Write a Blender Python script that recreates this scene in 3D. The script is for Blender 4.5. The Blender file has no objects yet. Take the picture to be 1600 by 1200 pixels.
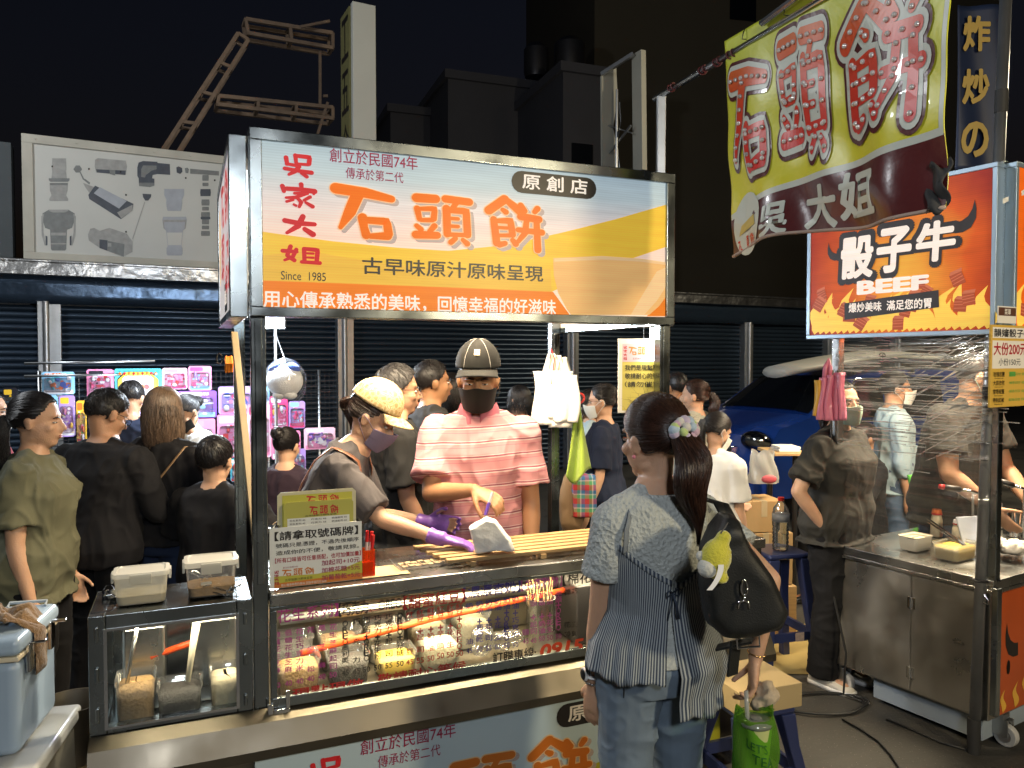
import bpy, bmesh, math, random
import numpy as np
from math import sin, cos, pi, radians, sqrt, atan2
from mathutils import Vector, Matrix, noise
random.seed(7)
SC = bpy.context.scene
COL = SC.collection
V = Vector
# ------------------------------------------------------------------ camera
F_PX, PITCH, CAM_H = 1200.0, 0.031, 1.8
cd = bpy.data.cameras.new('camera'); cam = bpy.data.objects.new('camera', cd); COL.objects.link(cam)
cd.sensor_fit = 'HORIZONTAL'; cd.sensor_width = 36; cd.lens = 36 * F_PX / 1600; cd.clip_start = .05; cd.clip_end = 600
cam.location = (0, 0, CAM_H); cam.rotation_euler = (pi / 2 - PITCH, 0, 0)
SC.camera = cam
# ------------------------------------------------------------------ night sky
W = bpy.data.worlds.new("World"); SC.world = W; W.use_nodes = True
wn = W.node_tree.nodes; wl = W.node_tree.links
bg = wn['Background']; sky = wn.new('ShaderNodeTexSky'); sky.sky_type = 'NISHITA'; sky.sun_disc = False
sky.sun_elevation = radians(-2); sky.sun_rotation = radians(200)
tint = wn.new('ShaderNodeMix'); tint.data_type = 'RGBA'; tint.blend_type = 'MULTIPLY'; tint.inputs[0].default_value = 1; tint.inputs[7].default_value = (.72, .82, 1.2, 1)
wl.new(sky.outputs[0], tint.inputs[6]); wl.new(tint.outputs[2], bg.inputs[0]); bg.inputs[1].default_value = .036
sl = bpy.data.lights.new('moon', 'SUN'); sl.energy = .012; sl.angle = radians(1); sl.color = (.8, .88, 1)
so = bpy.data.objects.new('moon', sl); COL.objects.link(so); so.rotation_euler = (radians(40), 0, radians(-25))
SC.view_settings.view_transform = 'Standard'; SC.view_settings.look = 'None'
SC.view_settings.exposure = .1; SC.view_settings.gamma = 1
SC.render.engine = 'CYCLES'; SC.cycles.use_denoising = True
SC.cycles.max_bounces = 8; SC.cycles.transparent_max_bounces = 24; SC.cycles.caustics_reflective = False; SC.cycles.caustics_refractive = False
SC.cycles.sample_clamp_indirect = 4; SC.cycles.sample_clamp_direct = 0

def lamp(name, loc, energy, col=(1, 1, 1), size=.1, kind='POINT', rot=None, sy=None, spread=None, spot=None):
    l = bpy.data.lights.new(name, kind); l.energy = energy; l.color = col
    if kind == 'AREA':
        l.size = size
        if sy: l.shape = 'RECTANGLE'; l.size_y = sy
        if spread: l.spread = spread
    else: l.shadow_soft_size = size
    if kind == 'SPOT': l.spot_size = spot or 2.2; l.spot_blend = .6
    o = bpy.data.objects.new(name, l); COL.objects.link(o); o.location = loc
    if rot: o.rotation_euler = rot
    return o

def ray(px, py):
    a = (px - 800) / F_PX; b = (600 - py) / F_PX
    return V((a, cos(PITCH) + b * sin(PITCH), -sin(PITCH) + b * cos(PITCH)))
def gz(px, py, z):                 # point of height z seen at that pixel of the photograph
    r = ray(px, py); t = (z - CAM_H) / r.z
    return V((r.x * t, r.y * t, z))
def gd(px, py, d):                 # point at ground distance d
    r = ray(px, py); t = d / r.y
    return V((r.x * t, d, CAM_H + r.z * t))
class Plane:                       # a real plane in the place: origin, right, up
    def __init__(s, O, X, Y):
        s.O = V(O); s.X = V(X).normalized(); s.Y = V(Y).normalized(); s.N = s.X.cross(s.Y)
    def uv(s, p):
        r = ray(*p); c = V((0, 0, CAM_H)); t = (s.O - c).dot(s.N) / r.dot(s.N); q = c + r * t - s.O
        return q.dot(s.X), q.dot(s.Y), t
    def pt(s, u, v, off=0): return s.O + s.X * u + s.Y * v + s.N * off
    def at(s, p, off=0):
        u, v, t = s.uv(p); return s.pt(u, v, off)
# street lamps and facing stalls that light the lane (they stand outside the frame)
lamp('street_lamp_light', (-6.5, 3.6, 6.2), 820, (.93,.97,1), .25)
lamp('facing_stall_light', (.6, -1.6, 3.0), 230, (.92,.96,1), .25)
lamp('facing_stall_warm_light', (3.4, -.6, 2.9), 430, (1,.82,.52), .2)
lamp('lane_lamp_light', (7.0, 8.5, 5.5), 700, (1,.86,.6), .25)
# ------------------------------------------------------------------ mesh helpers
def frame(p, q, up=(0, 0, 1)):
    z = (V(q) - V(p)); L = z.length; z = z / L if L > 1e-9 else V((0, 0, 1))
    x = V(up).cross(z)
    if x.length < 1e-4: x = V((1, 0, 0)).cross(z)
    if x.length < 1e-4: x = V((0, 1, 0)).cross(z)
    x.normalize(); return x, z.cross(x), z, L
class MB:
    def __init__(s, F=None): s.v = []; s.f = []; s.m = []; s.F = F
    def add(s, vs, fs, mi=0):
        b = len(s.v)
        s.v += [s.F @ V(p) for p in vs] if s.F else [V(p) for p in vs]
        s.f += [tuple(i + b for i in f) for f in fs]; s.m += [mi] * len(fs); return s
    def merge(s, o, M=None):
        b = len(s.v); s.v += [M @ p for p in o.v] if M else [p.copy() for p in o.v]
        s.f += [tuple(i + b for i in f) for f in o.f]; s.m += o.m; return s
    def box(s, x0, x1, y0, y1, z0, z1, mi=0):
        return s.add([(x0,y0,z0),(x1,y0,z0),(x1,y1,z0),(x0,y1,z0),(x0,y0,z1),(x1,y0,z1),(x1,y1,z1),(x0,y1,z1)],
                     [(3,2,1,0),(4,5,6,7),(0,1,5,4),(1,2,6,5),(2,3,7,6),(3,0,4,7)], mi)
    def bar(s, p, q, w, h=None, mi=0, up=(0, 0, 1)):
        h = h or w; x, y, z, L = frame(p, q, up); p = V(p); q = V(q)
        c = [(-w/2,-h/2),(w/2,-h/2),(w/2,h/2),(-w/2,h/2)]
        return s.add([p + x*a + y*b for a, b in c] + [q + x*a + y*b for a, b in c],
                     [(3,2,1,0),(4,5,6,7),(0,1,5,4),(1,2,6,5),(2,3,7,6),(3,0,4,7)], mi)
    def loft(s, rings, mi=0, caps=True, closed=True):
        n = len(rings[0]); vs = [p for r in rings for p in r]; fs = []
        for k in range(len(rings) - 1):
            for i in range(n if closed else n - 1):
                j = (i + 1) % n; fs.append((k*n+i, k*n+j, (k+1)*n+j, (k+1)*n+i))
        if caps and closed: fs += [tuple(reversed(range(n))), tuple(range((len(rings)-1)*n, len(rings)*n))]
        return s.add(vs, fs, mi)
    def tube(s, pts, r, n=8, mi=0, caps=True, flat=1.0):
        pts = [V(p) for p in pts]; k = len(pts); rs = r if isinstance(r, (list, tuple)) else [r] * k
        rings = []; px = None
        for i in range(k):
            d = (pts[min(i+1,k-1)] - pts[max(i-1,0)])
            if d.length < 1e-9: d = V((0,0,1))
            d.normalize()
            if px is None:
                px = d.cross(V((0,0,1)) if abs(d.z) < .9 else V((1,0,0)))
            px = (px - d * px.dot(d))
            if px.length < 1e-6: px = d.orthogonal()
            px.normalize(); py = d.cross(px)
            rings.append([pts[i] + (px*cos(2*pi*j/n) + py*sin(2*pi*j/n)*flat) * rs[i] for j in range(n)])
        return s.loft(rings, mi, caps)
    def cyl(s, p, q, r, n=16, mi=0, r2=None): return s.tube([p, q], [r, r if r2 is None else r2], n, mi)
    def lathe(s, prof, c=(0,0,0), n=24, mi=0, sx=1, sy=1):
        c = V(c)
        return s.loft([[c + V((r*cos(2*pi*j/n)*sx, r*sin(2*pi*j/n)*sy, z)) for j in range(n)] for r, z in prof], mi)
    def ell(s, c, r, R=None, n=16, mi=0):
        c = V(c); r = (r, r, r) if not hasattr(r, '__len__') else r; m = n // 2; rings = []
        for i in range(1, m):
            t = -pi/2 + pi*i/m
            ring = [V((r[0]*cos(t)*cos(2*pi*j/n), r[1]*cos(t)*sin(2*pi*j/n), r[2]*sin(t))) for j in range(n)]
            rings.append([c + (R @ p if R else p) for p in ring])
        b = V((0,0,-r[2])); t = V((0,0,r[2]))
        vs = [p for q in rings for p in q] + [c + (R @ b if R else b), c + (R @ t if R else t)]; fs = []
        for k in range(len(rings)-1):
            for j in range(n): fs.append((k*n+j, k*n+(j+1)%n, (k+1)*n+(j+1)%n, (k+1)*n+j))
        N = len(vs); L = (len(rings)-1)*n
        for j in range(n): fs += [(N-2, (j+1)%n, j), (N-1, L+j, L+(j+1)%n)]
        return s.add(vs, fs, mi)
    def cap(s, p, q, r0, r1, n=12, mi=0):      # tapered capsule
        p = V(p); q = V(q); x, y, z, L = frame(p, q); rings = []
        for c, r, ts in ((p, r0, (-80,-55,-28,0)), (q, r1, (0,28,55,80))):
            for t in ts:
                t = radians(t); rings.append([c + z*r*sin(t) + (x*cos(2*pi*j/n) + y*sin(2*pi*j/n))*r*cos(t) for j in range(n)])
        return s.loft(rings, mi)
    def grid(s, fn, nu, nv, mi=0, thick=0):
        P = [[V(fn(i/nu, j/nv)) for i in range(nu+1)] for j in range(nv+1)]
        vs = [p for r in P for p in r]; w = nu+1
        fs = [(j*w+i, j*w+i+1, (j+1)*w+i+1, (j+1)*w+i) for j in range(nv) for i in range(nu)]
        if thick:
            N = len(vs); ns = []
            for j in range(nv+1):
                for i in range(nu+1):
                    a = P[j][min(i+1,nu)] - P[j][max(i-1,0)]; b = P[min(j+1,nv)][i] - P[max(j-1,0)][i]
                    c = a.cross(b); ns.append(c.normalized() if c.length > 1e-12 else V((0,0,1)))
            vs = vs + [p - q*thick for p, q in zip(vs, ns)]
            fs = fs + [tuple(N+i for i in reversed(f)) for f in fs]
            e = [j*w for j in range(nv+1)]; ring = list(range(w)) + [j*w+nu for j in range(1,nv+1)] + [nv*w+i for i in range(nu-1,-1,-1)] + [j*w for j in range(nv-1,0,-1)]
            k = len(ring)
            fs += [(ring[(i+1)%k], ring[i], N+ring[i], N+ring[(i+1)%k]) for i in range(k)]
        return s.add(vs, fs, mi)
    def poly(s, pl, uv, off=0, mi=0, thick=0):   # polygon on a Plane
        n = len(uv); a = [pl.pt(u, v, off) for u, v in uv]
        ar = sum(uv[i][0]*uv[(i+1)%n][1] - uv[(i+1)%n][0]*uv[i][1] for i in range(n))
        if ar < 0: a.reverse()
        if not thick: return s.add(a, [tuple(range(n))], mi)
        b = [p - pl.N*thick for p in a]
        return s.add(a + b, [tuple(range(n)), tuple(range(2*n-1, n-1, -1))] + [((i+1)%n, i, n+i, n+(i+1)%n) for i in range(n)], mi)
    def mesh(s, name):
        me = bpy.data.meshes.new(name); me.from_pydata([tuple(p) for p in s.v], [], s.f); return me
    def build(s, name, mats, parent=None, base=None, smooth=False, bevel=0, seg=2, sub=0, rz=0):
        mats = mats if isinstance(mats, (list, tuple)) else [mats]
        M = None
        if parent is not None:
            M = WM[parent.name].inverted()
        elif base is not None:
            M = (Matrix.Translation(V(base)) @ Matrix.Rotation(rz, 4, 'Z')).inverted()
        me = bpy.data.meshes.new(name); me.from_pydata([tuple(M @ p) if M else tuple(p) for p in s.v], [], s.f)
        for m in mats: me.materials.append(m)
        if any(s.m): me.polygons.foreach_set('material_index', s.m)
        return link(me, name, parent, base, smooth, bevel, seg, sub, rz)
WM = {}                                   # world matrices of the things and parts
def link(me, name, parent=None, base=None, smooth=False, bevel=0, seg=2, sub=0, rz=0):
    if smooth: me.shade_smooth() if smooth is True else me.set_sharp_from_angle(angle=smooth)
    if smooth and smooth is not True: 
        me.polygons.foreach_set('use_smooth', [True]*len(me.polygons))
    o = bpy.data.objects.new(name, me); COL.objects.link(o)
    if parent is not None: o.parent = parent; WM[o.name] = WM[parent.name].copy()
    else:
        if base is not None: o.location = base; o.rotation_euler = (0, 0, rz); WM[o.name] = Matrix.Translation(V(base)) @ Matrix.Rotation(rz, 4, 'Z')
        else: WM[o.name] = Matrix.Identity(4)
    if bevel:
        b = o.modifiers.new('bevel', 'BEVEL'); b.width = bevel; b.segments = seg; b.limit_method = 'ANGLE'; b.angle_limit = radians(40)
        me.polygons.foreach_set('use_smooth', [True]*len(me.polygons)); b.harden_normals = True
    if sub: b = o.modifiers.new('sub', 'SUBSURF'); b.levels = sub; b.render_levels = sub
    return o
def tag(o, label, cat, group=None):
    o['label'] = label; o['category'] = cat
    if group: o['group'] = group
    return o
def thing(name, label, cat, loc, rz=0, group=None):
    o = bpy.data.objects.new(name, None); COL.objects.link(o); o.location = loc; o.rotation_euler = (0, 0, rz); o.empty_display_size = .1
    WM[o.name] = Matrix.Translation(V(loc)) @ Matrix.Rotation(rz, 4, 'Z')
    return tag(o, label, cat, group)
def struct(o): o['kind'] = 'structure'; return o
def rot(ax, a): return Matrix.Rotation(a, 3, ax)
# ------------------------------------------------------------------ remesh into one continuous surface
def remesh(mb, voxel, it=4, name='m'):
    me = mb.mesh('t'); o = bpy.data.objects.new('t', me); COL.objects.link(o)
    r = o.modifiers.new('r', 'REMESH'); r.mode = 'VOXEL'; r.voxel_size = voxel
    if it: sm = o.modifiers.new('s', 'SMOOTH'); sm.factor = .5; sm.iterations = it
    dg = bpy.context.evaluated_depsgraph_get(); dg.update()
    out = bpy.data.meshes.new_from_object(o.evaluated_get(dg)); out.name = name
    bpy.data.objects.remove(o); bpy.data.meshes.remove(me)
    out.polygons.foreach_set('use_smooth', [True]*len(out.polygons))
    return out
def co(me):
    a = np.empty(len(me.vertices)*3); me.vertices.foreach_get('co', a); return a.reshape(-1, 3)
def setco(me, a): me.vertices.foreach_set('co', a.ravel()); me.update()
def nrm(me):
    a = np.empty(len(me.vertices)*3); me.vertices.foreach_get('normal', a); return a.reshape(-1, 3)
def vnoise(P, seed=0):
    I = np.floor(P).astype(np.int64); Fr = P - I; Fr = Fr*Fr*(3-2*Fr); out = 0
    def h(i, j, k):
        n = (i*374761393 + j*668265263 + k*2147483647 + seed*974634777) & 0xffffffff
        n = ((n ^ (n >> 13)) * 1274126177) & 0xffffffff
        return ((n ^ (n >> 16)) & 0xffff) / 65535.0
    for a in (0, 1):
        for b in (0, 1):
            for c in (0, 1):
                w = (Fr[:,0] if a else 1-Fr[:,0])*(Fr[:,1] if b else 1-Fr[:,1])*(Fr[:,2] if c else 1-Fr[:,2])
                out = out + w*h(I[:,0]+a, I[:,1]+b, I[:,2]+c)
    return out*2 - 1
# ------------------------------------------------------------------ lettering
_tc = {}
def tmesh(body, bold=0, space=1):
    k = (body, bold, space)
    if k not in _tc:
        c = bpy.data.curves.new('t', 'FONT'); c.body = body; c.offset = bold; c.space_character = space; c.resolution_u = 3
        o = bpy.data.objects.new('t', c); COL.objects.link(o); dg = bpy.context.evaluated_depsgraph_get(); dg.update()
        me = bpy.data.meshes.new_from_object(o.evaluated_get(dg)); P = co(me)[:, :2] if len(me.vertices) else np.zeros((1, 2))
        fs = [tuple(p.vertices) for p in me.polygons]
        lo = P.min(0); hi = P.max(0); _tc[k] = ((P - lo), fs, hi - lo)
        bpy.data.objects.remove(o); bpy.data.curves.remove(c); bpy.data.meshes.remove(me)
    return _tc[k]
def text(mb, pl, body, u0, u1, v, h, mi=0, bold=0, off=.0015, slant=0, rise=0, fn=None):
    """one line of lettering between u0 and u1, centred at height v, h tall"""
    P, fs, sz = tmesh(body)
    sx = (u1-u0)/max(sz[0], 1e-6); sy = h/max(sz[1], 1e-6)
    bd = bold*1.2; kk_ = 1 if not bd else (5 if bd < .035 else 14)     # bolder strokes: the same outline laid down again a hair to each side
    for c in range(kk_):
        ang = 2*pi*c/max(1, kk_-1); dx, dy = (0, 0) if c == kk_-1 else (bd*cos(ang), bd*sin(ang)); pts = []; o_ = off + c*.00005
        for x, y in P:
            a = u0 + (x+dx)*sx + slant*(y*sy); b = v - h/2 + (y+dy)*sy + rise*(x*sx)
            pts.append(fn(a, b, o_) if fn else pl.pt(a, b, o_))
        mb.add(pts, fs, mi)
def ptext(mb, pl, body, a, b, hpx, mi=0, bold=0, off=.0015, slant=0):
    ua, va, ta = pl.uv(a); ub, vb, tb = pl.uv(b)
    text(mb, pl, body, ua, ub, (va+vb)/2, hpx*(ta+tb)/2/F_PX, mi, bold, off, slant, rise=(vb-va)/max(1e-6, ub-ua)*0)
def vtext(mb, pl, body, a, b, w, mi=0, bold=0, off=.0015, asp=1.0):
    """characters stacked between pixel a (centre of first) and pixel b (centre of last), w pixels wide"""
    n = len(body); ua, va, ta = pl.uv(a); ub, vb, tb = pl.uv(b); s = w*ta/F_PX
    for i, ch in enumerate(body):
        if ch == ' ': continue
        f = i/max(1, n-1); u = ua + (ub-ua)*f; v = va + (vb-va)*f
        k = .3 if ch in '1' else (.72 if ord(ch) < 128 else 1)
        hh = s*asp*(.2 if ch in '-一' else 1)
        text(mb, pl, ch, u - s*k/2, u + s*k/2, v, hh, mi, bold, off)
# brush lettering of the stall: strokes (points, radii) in the pixels they were read from
BR = {}
BR['石'] = (40,815,335,1085,[([(68,842),(200,852),(318,872)],[25,24,17]),([(165,862),(130,950),(88,1028)],[28,26,10]),([(186,975),(192,1020),(202,1058)],[22,18,20]),([(190,985),(296,985),(304,1045)],[16,18,20]),([(222,1062),(300,1056)],[13,20])])
BR['頭'] = (405,860,690,1105,[([(428,884),(512,882)],[21,20]),([(430,935),(440,985)],[14,12]),([(442,936),(508,930),(503,980)],[10,13,14]),([(448,990),(498,987)],[10,11]),([(428,1020),(446,1036)],[11,13]),([(506,1015),(484,1045)],[14,11]),([(425,1063),(518,1060)],[19,17]),([(556,878),(664,884)],[18,18]),([(604,895),(585,925)],[13,12]),([(560,925),(564,1050)],[18,17]),([(566,932),(650,930),(656,1048)],[14,17,17]),([(572,972),(612,972)],[9,9]),([(572,1010),(612,1010)],[9,9]),([(572,1052),(648,1050)],[11,11]),([(600,1070),(580,1090)],[12,13]),([(634,1074),(654,1092)],[10,14])])
BR['餅'] = (735,870,1002,1135,[([(820,886),(752,944)],[20,20]),([(828,888),(888,936)],[14,20]),([(812,936),(826,946)],[10,13]),([(772,985),(786,1096)],[15,17]),([(782,992),(846,986),(856,1052)],[11,15,15]),([(790,1022),(832,1022)],[8,8]),([(792,1060),(850,1056)],[9,10]),([(798,1104),(822,1096)],[14,12]),([(856,1078),(870,1096)],[11,14]),([(892,908),(910,934)],[13,13]),([(968,918),(956,934)],[14,12]),([(894,962),(974,970)],[18,17]),([(880,1027),(988,1032)],[12,15]),([(918,985),(912,1040),(880,1084)],[13,14,10]),([(964,985),(970,1118)],[14,16])])
BR['吳'] = (365,170,547,327,[([(386,206),(392,246)],[14,12]),([(440,186),(445,236)],[13,11]),([(440,188),(524,190),(520,232)],[12,14,14]),([(450,240),(514,238)],[9,10]),([(388,246),(462,252)],[10,11]),([(378,276),(462,284),(534,288)],[12,12,14]),([(462,256),(436,290),(402,312)],[13,13,9]),([(476,296),(506,316)],[11,12])])
BR['家'] = (350,338,567,502,[([(368,368),(376,400)],[14,12]),([(474,348),(476,368)],[14,12]),([(392,382),(470,380),(550,386)],[14,14,17]),([(552,388),(546,402)],[14,8]),([(436,408),(508,402)],[9,11]),([(500,406),(440,434),(388,440)],[10,11,8]),([(446,430),(474,462),(462,492)],[10,12,9]),([(392,464),(428,450)],[9,8]),([(432,480),(444,486)],[8,8]),([(524,424),(490,448)],[11,9]),([(500,462),(538,484)],[9,13])])
BR['大'] = (365,515,567,657,[([(382,564),(460,576),(550,576)],[15,16,13]),([(484,532),(458,592),(394,640)],[16,17,10]),([(494,610),(540,640)],[14,18])])
BR['姐'] = (355,693,587,817,[([(412,706),(392,764),(432,792)],[13,12,13]),([(368,736),(446,738)],[13,11]),([(444,724),(424,770),(378,794)],[12,12,8]),([(488,718),(490,796)],[13,12]),([(488,716),(566,720),(560,792)],[12,14,13]),([(506,744),(540,744)],[7,8]),([(506,770),(540,770)],[7,8]),([(474,800),(578,802)],[11,12])])
def brush(mb, ch, put, u0, v0, u1, v1, mi=0, grow=0, off=.0015, n=8, dots=None):
    """a brush written character in the box u0..u1, v0..v1; put(u, v, off) gives the point"""
    x0, y0, x1, y1, S = BR[ch]; sx = (u1-u0)/(x1-x0); sy = (v1-v0)/(y1-y0)
    for si, (pts, rs) in enumerate(S):
        P = [(p, r) for p, r in zip(pts, rs)]; Q = []
        for k in range(len(P)-1):
            (a, ra), (b, rb) = P[k], P[k+1]
            for j in range(6): t = j/6; Q.append((a[0]+(b[0]-a[0])*t, a[1]+(b[1]-a[1])*t, ra+(rb-ra)*t))
        Q.append((pts[-1][0], pts[-1][1], rs[-1]))
        L = []; R = []; m = len(Q)
        for k in range(m):
            dx = Q[min(k+1,m-1)][0]-Q[max(k-1,0)][0]; dy = Q[min(k+1,m-1)][1]-Q[max(k-1,0)][1]; l = sqrt(dx*dx+dy*dy) or 1
            nx, ny = -dy/l, dx/l; r = Q[k][2]*1.02+grow
            L.append((Q[k][0]+nx*r, Q[k][1]+ny*r)); R.append((Q[k][0]-nx*r, Q[k][1]-ny*r))
        o = off + si*.00012
        T = lambda p: put(u0+(p[0]-x0)*sx, v1-(p[1]-y0)*sy, o)
        vs = []; fs = []
        for a, b in zip(L, R): vs += [T(a), T(b)]
        for k in range(m-1): fs.append((2*k, 2*k+1, 2*k+3, 2*k+2))
        for e, sgn in ((0, -1), (m-1, 1)):
            dx = Q[min(e+1,m-1)][0]-Q[max(e-1,0)][0]; dy = Q[min(e+1,m-1)][1]-Q[max(e-1,0)][1]; a0 = atan2(dy*sgn, dx*sgn); r = Q[e][2]*1.02+grow
            b0 = len(vs); vs.append(T((Q[e][0], Q[e][1])))
            for k in range(n+1):
                a = a0 - pi/2 + pi*k/n; vs.append(T((Q[e][0]+cos(a)*r, Q[e][1]+sin(a)*r)))
            for k in range(n): fs.append((b0, b0+1+k, b0+2+k))
        mb.add(vs, fs, mi)
        if dots is not None:
            acc = 0
            for k in range(m):
                if k: acc += sqrt((Q[k][0]-Q[k-1][0])**2+(Q[k][1]-Q[k-1][1])**2)
                if acc > 27 or k == 0 or (k == m-1 and acc > 14):
                    dots.append((u0+(Q[k][0]-x0)*sx, v1-(Q[k][1]-y0)*sy)); acc = 0
# ------------------------------------------------------------------ materials
def mat(name, col, rough=.5, metal=0, var=.12, vs=6, bump=0, bs=60, em=0, spec=.5, sheen=0, coat=0, stretch=None, isl=0, sss=0, alpha=1, rvar=0, trans=0, ior=1.45):
    m = bpy.data.materials.new(name); m.use_nodes = True; t = m.node_tree; n = t.nodes; L = t.links
    b = n['Principled BSDF']; I = b.inputs
    tc = n.new('ShaderNodeTexCoord'); src = tc.outputs['Object']
    if stretch:
        mp = n.new('ShaderNodeMapping'); mp.inputs['Scale'].default_value = stretch; L.new(src, mp.inputs[0]); src = mp.outputs[0]
    c4 = (*col, 1)
    nz = n.new('ShaderNodeTexNoise'); nz.inputs['Scale'].default_value = vs; nz.inputs['Detail'].default_value = 5; L.new(src, nz.inputs['Vector'])
    mx = n.new('ShaderNodeMix'); mx.data_type = 'RGBA'
    mx.inputs[6].default_value = tuple(max(0, c*(1-var)) for c in col) + (1,); mx.inputs[7].default_value = tuple(min(1, c*(1+var)) for c in col) + (1,)
    L.new(nz.outputs[0], mx.inputs[0]); out = mx.outputs[2]
    if isl:
        g = n.new('ShaderNodeNewGeometry'); hs = n.new('ShaderNodeHueSaturation'); mr = n.new('ShaderNodeMapRange')
        mr.inputs[3].default_value = 1-isl; mr.inputs[4].default_value = 1+isl; L.new(g.outputs['Random Per Island'], mr.inputs[0]); L.new(mr.outputs[0], hs.inputs['Value']); L.new(out, hs.inputs['Color']); out = hs.outputs[0]
    L.new(out, I['Base Color']); I['Roughness'].default_value = rough; I['Metallic'].default_value = metal; I['Specular IOR Level'].default_value = spec
    if rvar:
        mr = n.new('ShaderNodeMapRange'); mr.inputs[1].default_value = .3; mr.inputs[2].default_value = .7; mr.inputs[3].default_value = max(0, rough-rvar); mr.inputs[4].default_value = min(1, rough+rvar)
        L.new(nz.outputs[0], mr.inputs[0]); L.new(mr.outputs[0], I['Roughness'])
    if bump:
        nb = n.new('ShaderNodeTexNoise'); nb.inputs['Scale'].default_value = bs; nb.inputs['Detail'].default_value = 4; L.new(src, nb.inputs['Vector'])
        bp = n.new('ShaderNodeBump'); bp.inputs['Strength'].default_value = 1; bp.inputs['Distance'].default_value = bump; L.new(nb.outputs[0], bp.inputs['Height']); L.new(bp.outputs[0], I['Normal'])
    if em: L.new(out, I['Emission Color']); I['Emission Strength'].default_value = em
    if sheen: I['Sheen Weight'].default_value = sheen
    if coat: I['Coat Weight'].default_value = coat; I['Coat Roughness'].default_value = .05
    if sss: I['Subsurface Weight'].default_value = sss; I['Subsurface Radius'].default_value = (.01, .004, .002); I['Subsurface Scale'].default_value = 1
    if trans: I['Transmission Weight'].default_value = trans; I['IOR'].default_value = ior
    I['Alpha'].default_value = alpha
    return m
def clear(name, tint=(1, 1, 1), gloss=.12, rough=.03, milk=0, bump=0, bs=20, stretch=None, milkcol=(.8,.8,.8)):
    """thin clear sheet: see through with a reflective skin, optionally milky"""
    m = bpy.data.materials.new(name); m.use_nodes = True; t = m.node_tree; n = t.nodes; L = t.links; n.remove(n['Principled BSDF'])
    tr = n.new('ShaderNodeBsdfTransparent'); tr.inputs[0].default_value = (*tint, 1)
    gl = n.new('ShaderNodeBsdfGlossy'); gl.inputs['Roughness'].default_value = rough
    lw = n.new('ShaderNodeLayerWeight'); lw.inputs[0].default_value = .25
    mr = n.new('ShaderNodeMapRange'); mr.inputs[3].default_value = gloss*.5; mr.inputs[4].default_value = min(1, gloss*5); L.new(lw.outputs['Fresnel'], mr.inputs[0])
    mx = n.new('ShaderNodeMixShader'); L.new(mr.outputs[0], mx.inputs[0]); L.new(tr.outputs[0], mx.inputs[1]); L.new(gl.outputs[0], mx.inputs[2]); o = mx.outputs[0]
    if milk:
        df = n.new('ShaderNodeBsdfDiffuse'); df.inputs[0].default_value = (*milkcol, 1); tl = n.new('ShaderNodeBsdfTranslucent'); tl.inputs[0].default_value = (*milkcol, 1)
        ms = n.new('ShaderNodeMixShader'); L.new(df.outputs[0], ms.inputs[1]); L.new(tl.outputs[0], ms.inputs[2])
        m2 = n.new('ShaderNodeMixShader'); m2.inputs[0].default_value = milk; L.new(o, m2.inputs[1]); L.new(ms.outputs[0], m2.inputs[2]); o = m2.outputs[0]
    if bump:
        tc = n.new('ShaderNodeTexCoord'); mp = n.new('ShaderNodeMapping'); mp.inputs['Scale'].default_value = stretch or (1,1,1); L.new(tc.outputs['Object'], mp.inputs[0])
        nz = n.new('ShaderNodeTexNoise'); nz.inputs['Scale'].default_value = bs; nz.inputs['Detail'].default_value = 3; L.new(mp.outputs[0], nz.inputs[0])
        bp = n.new('ShaderNodeBump'); bp.inputs['Strength'].default_value = 1; bp.inputs['Distance'].default_value = bump; L.new(nz.outputs[0], bp.inputs[2]); L.new(bp.outputs[0], gl.inputs['Normal'])
    L.new(o, n['Material Output'].inputs[0])
    return m
def N(m): return m.node_tree.nodes, m.node_tree.links, m.node_tree.nodes['Principled BSDF']
def objcoord(n):
    for x in n:
        if x.type == 'TEX_COORD': return x.outputs['Object']
def sep(n, L):
    s = n.new('ShaderNodeSeparateXYZ'); L.new(objcoord(n), s.inputs[0]); return s.outputs
def mth(n, L, op, a, b=None):
    x = n.new('ShaderNodeMath'); x.operation = op
    for i, q in enumerate((a, b)):
        if q is None: continue
        if isinstance(q, (int, float)): x.inputs[i].default_value = q
        else: L.new(q, x.inputs[i])
    return x.outputs[0]
def ramp(n, L, fac, stops, interp='LINEAR'):
    r = n.new('ShaderNodeValToRGB'); r.color_ramp.interpolation = interp; e = r.color_ramp.elements
    while len(e) < len(stops): e.new(.5)
    for k, (p, c) in enumerate(stops): e[k].position = p; e[k].color = (*c, 1)
    L.new(fac, r.inputs[0]); return r.outputs[0]
def steel(name, col=(.55,.55,.54), rough=.28, dent=.004, ds=3.5, stretch=(1,1,1)):
    m = mat(name, col, rough, 1, var=.25, vs=4, rvar=.12, stretch=stretch)
    n, L, b = N(m)
    a = n.new('ShaderNodeTexNoise'); a.inputs['Scale'].default_value = ds; a.inputs['Detail'].default_value = 2; L.new(objcoord(n), a.inputs[0])
    c = n.new('ShaderNodeTexNoise'); c.inputs['Scale'].default_value = 90; c.inputs['Detail'].default_value = 6
    mp = n.new('ShaderNodeMapping'); mp.inputs['Scale'].default_value = (.25, .25, 2); L.new(objcoord(n), mp.inputs[0]); L.new(mp.outputs[0], c.inputs[0])
    s = mth(n, L, 'ADD', a.outputs[0], mth(n, L, 'MULTIPLY', c.outputs[0], .02))
    bp = n.new('ShaderNodeBump'); bp.inputs['Distance'].default_value = dent; bp.inputs['Strength'].default_value = 1; L.new(s, bp.inputs['Height']); L.new(bp.outputs[0], b.inputs['Normal'])
    return m
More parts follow.
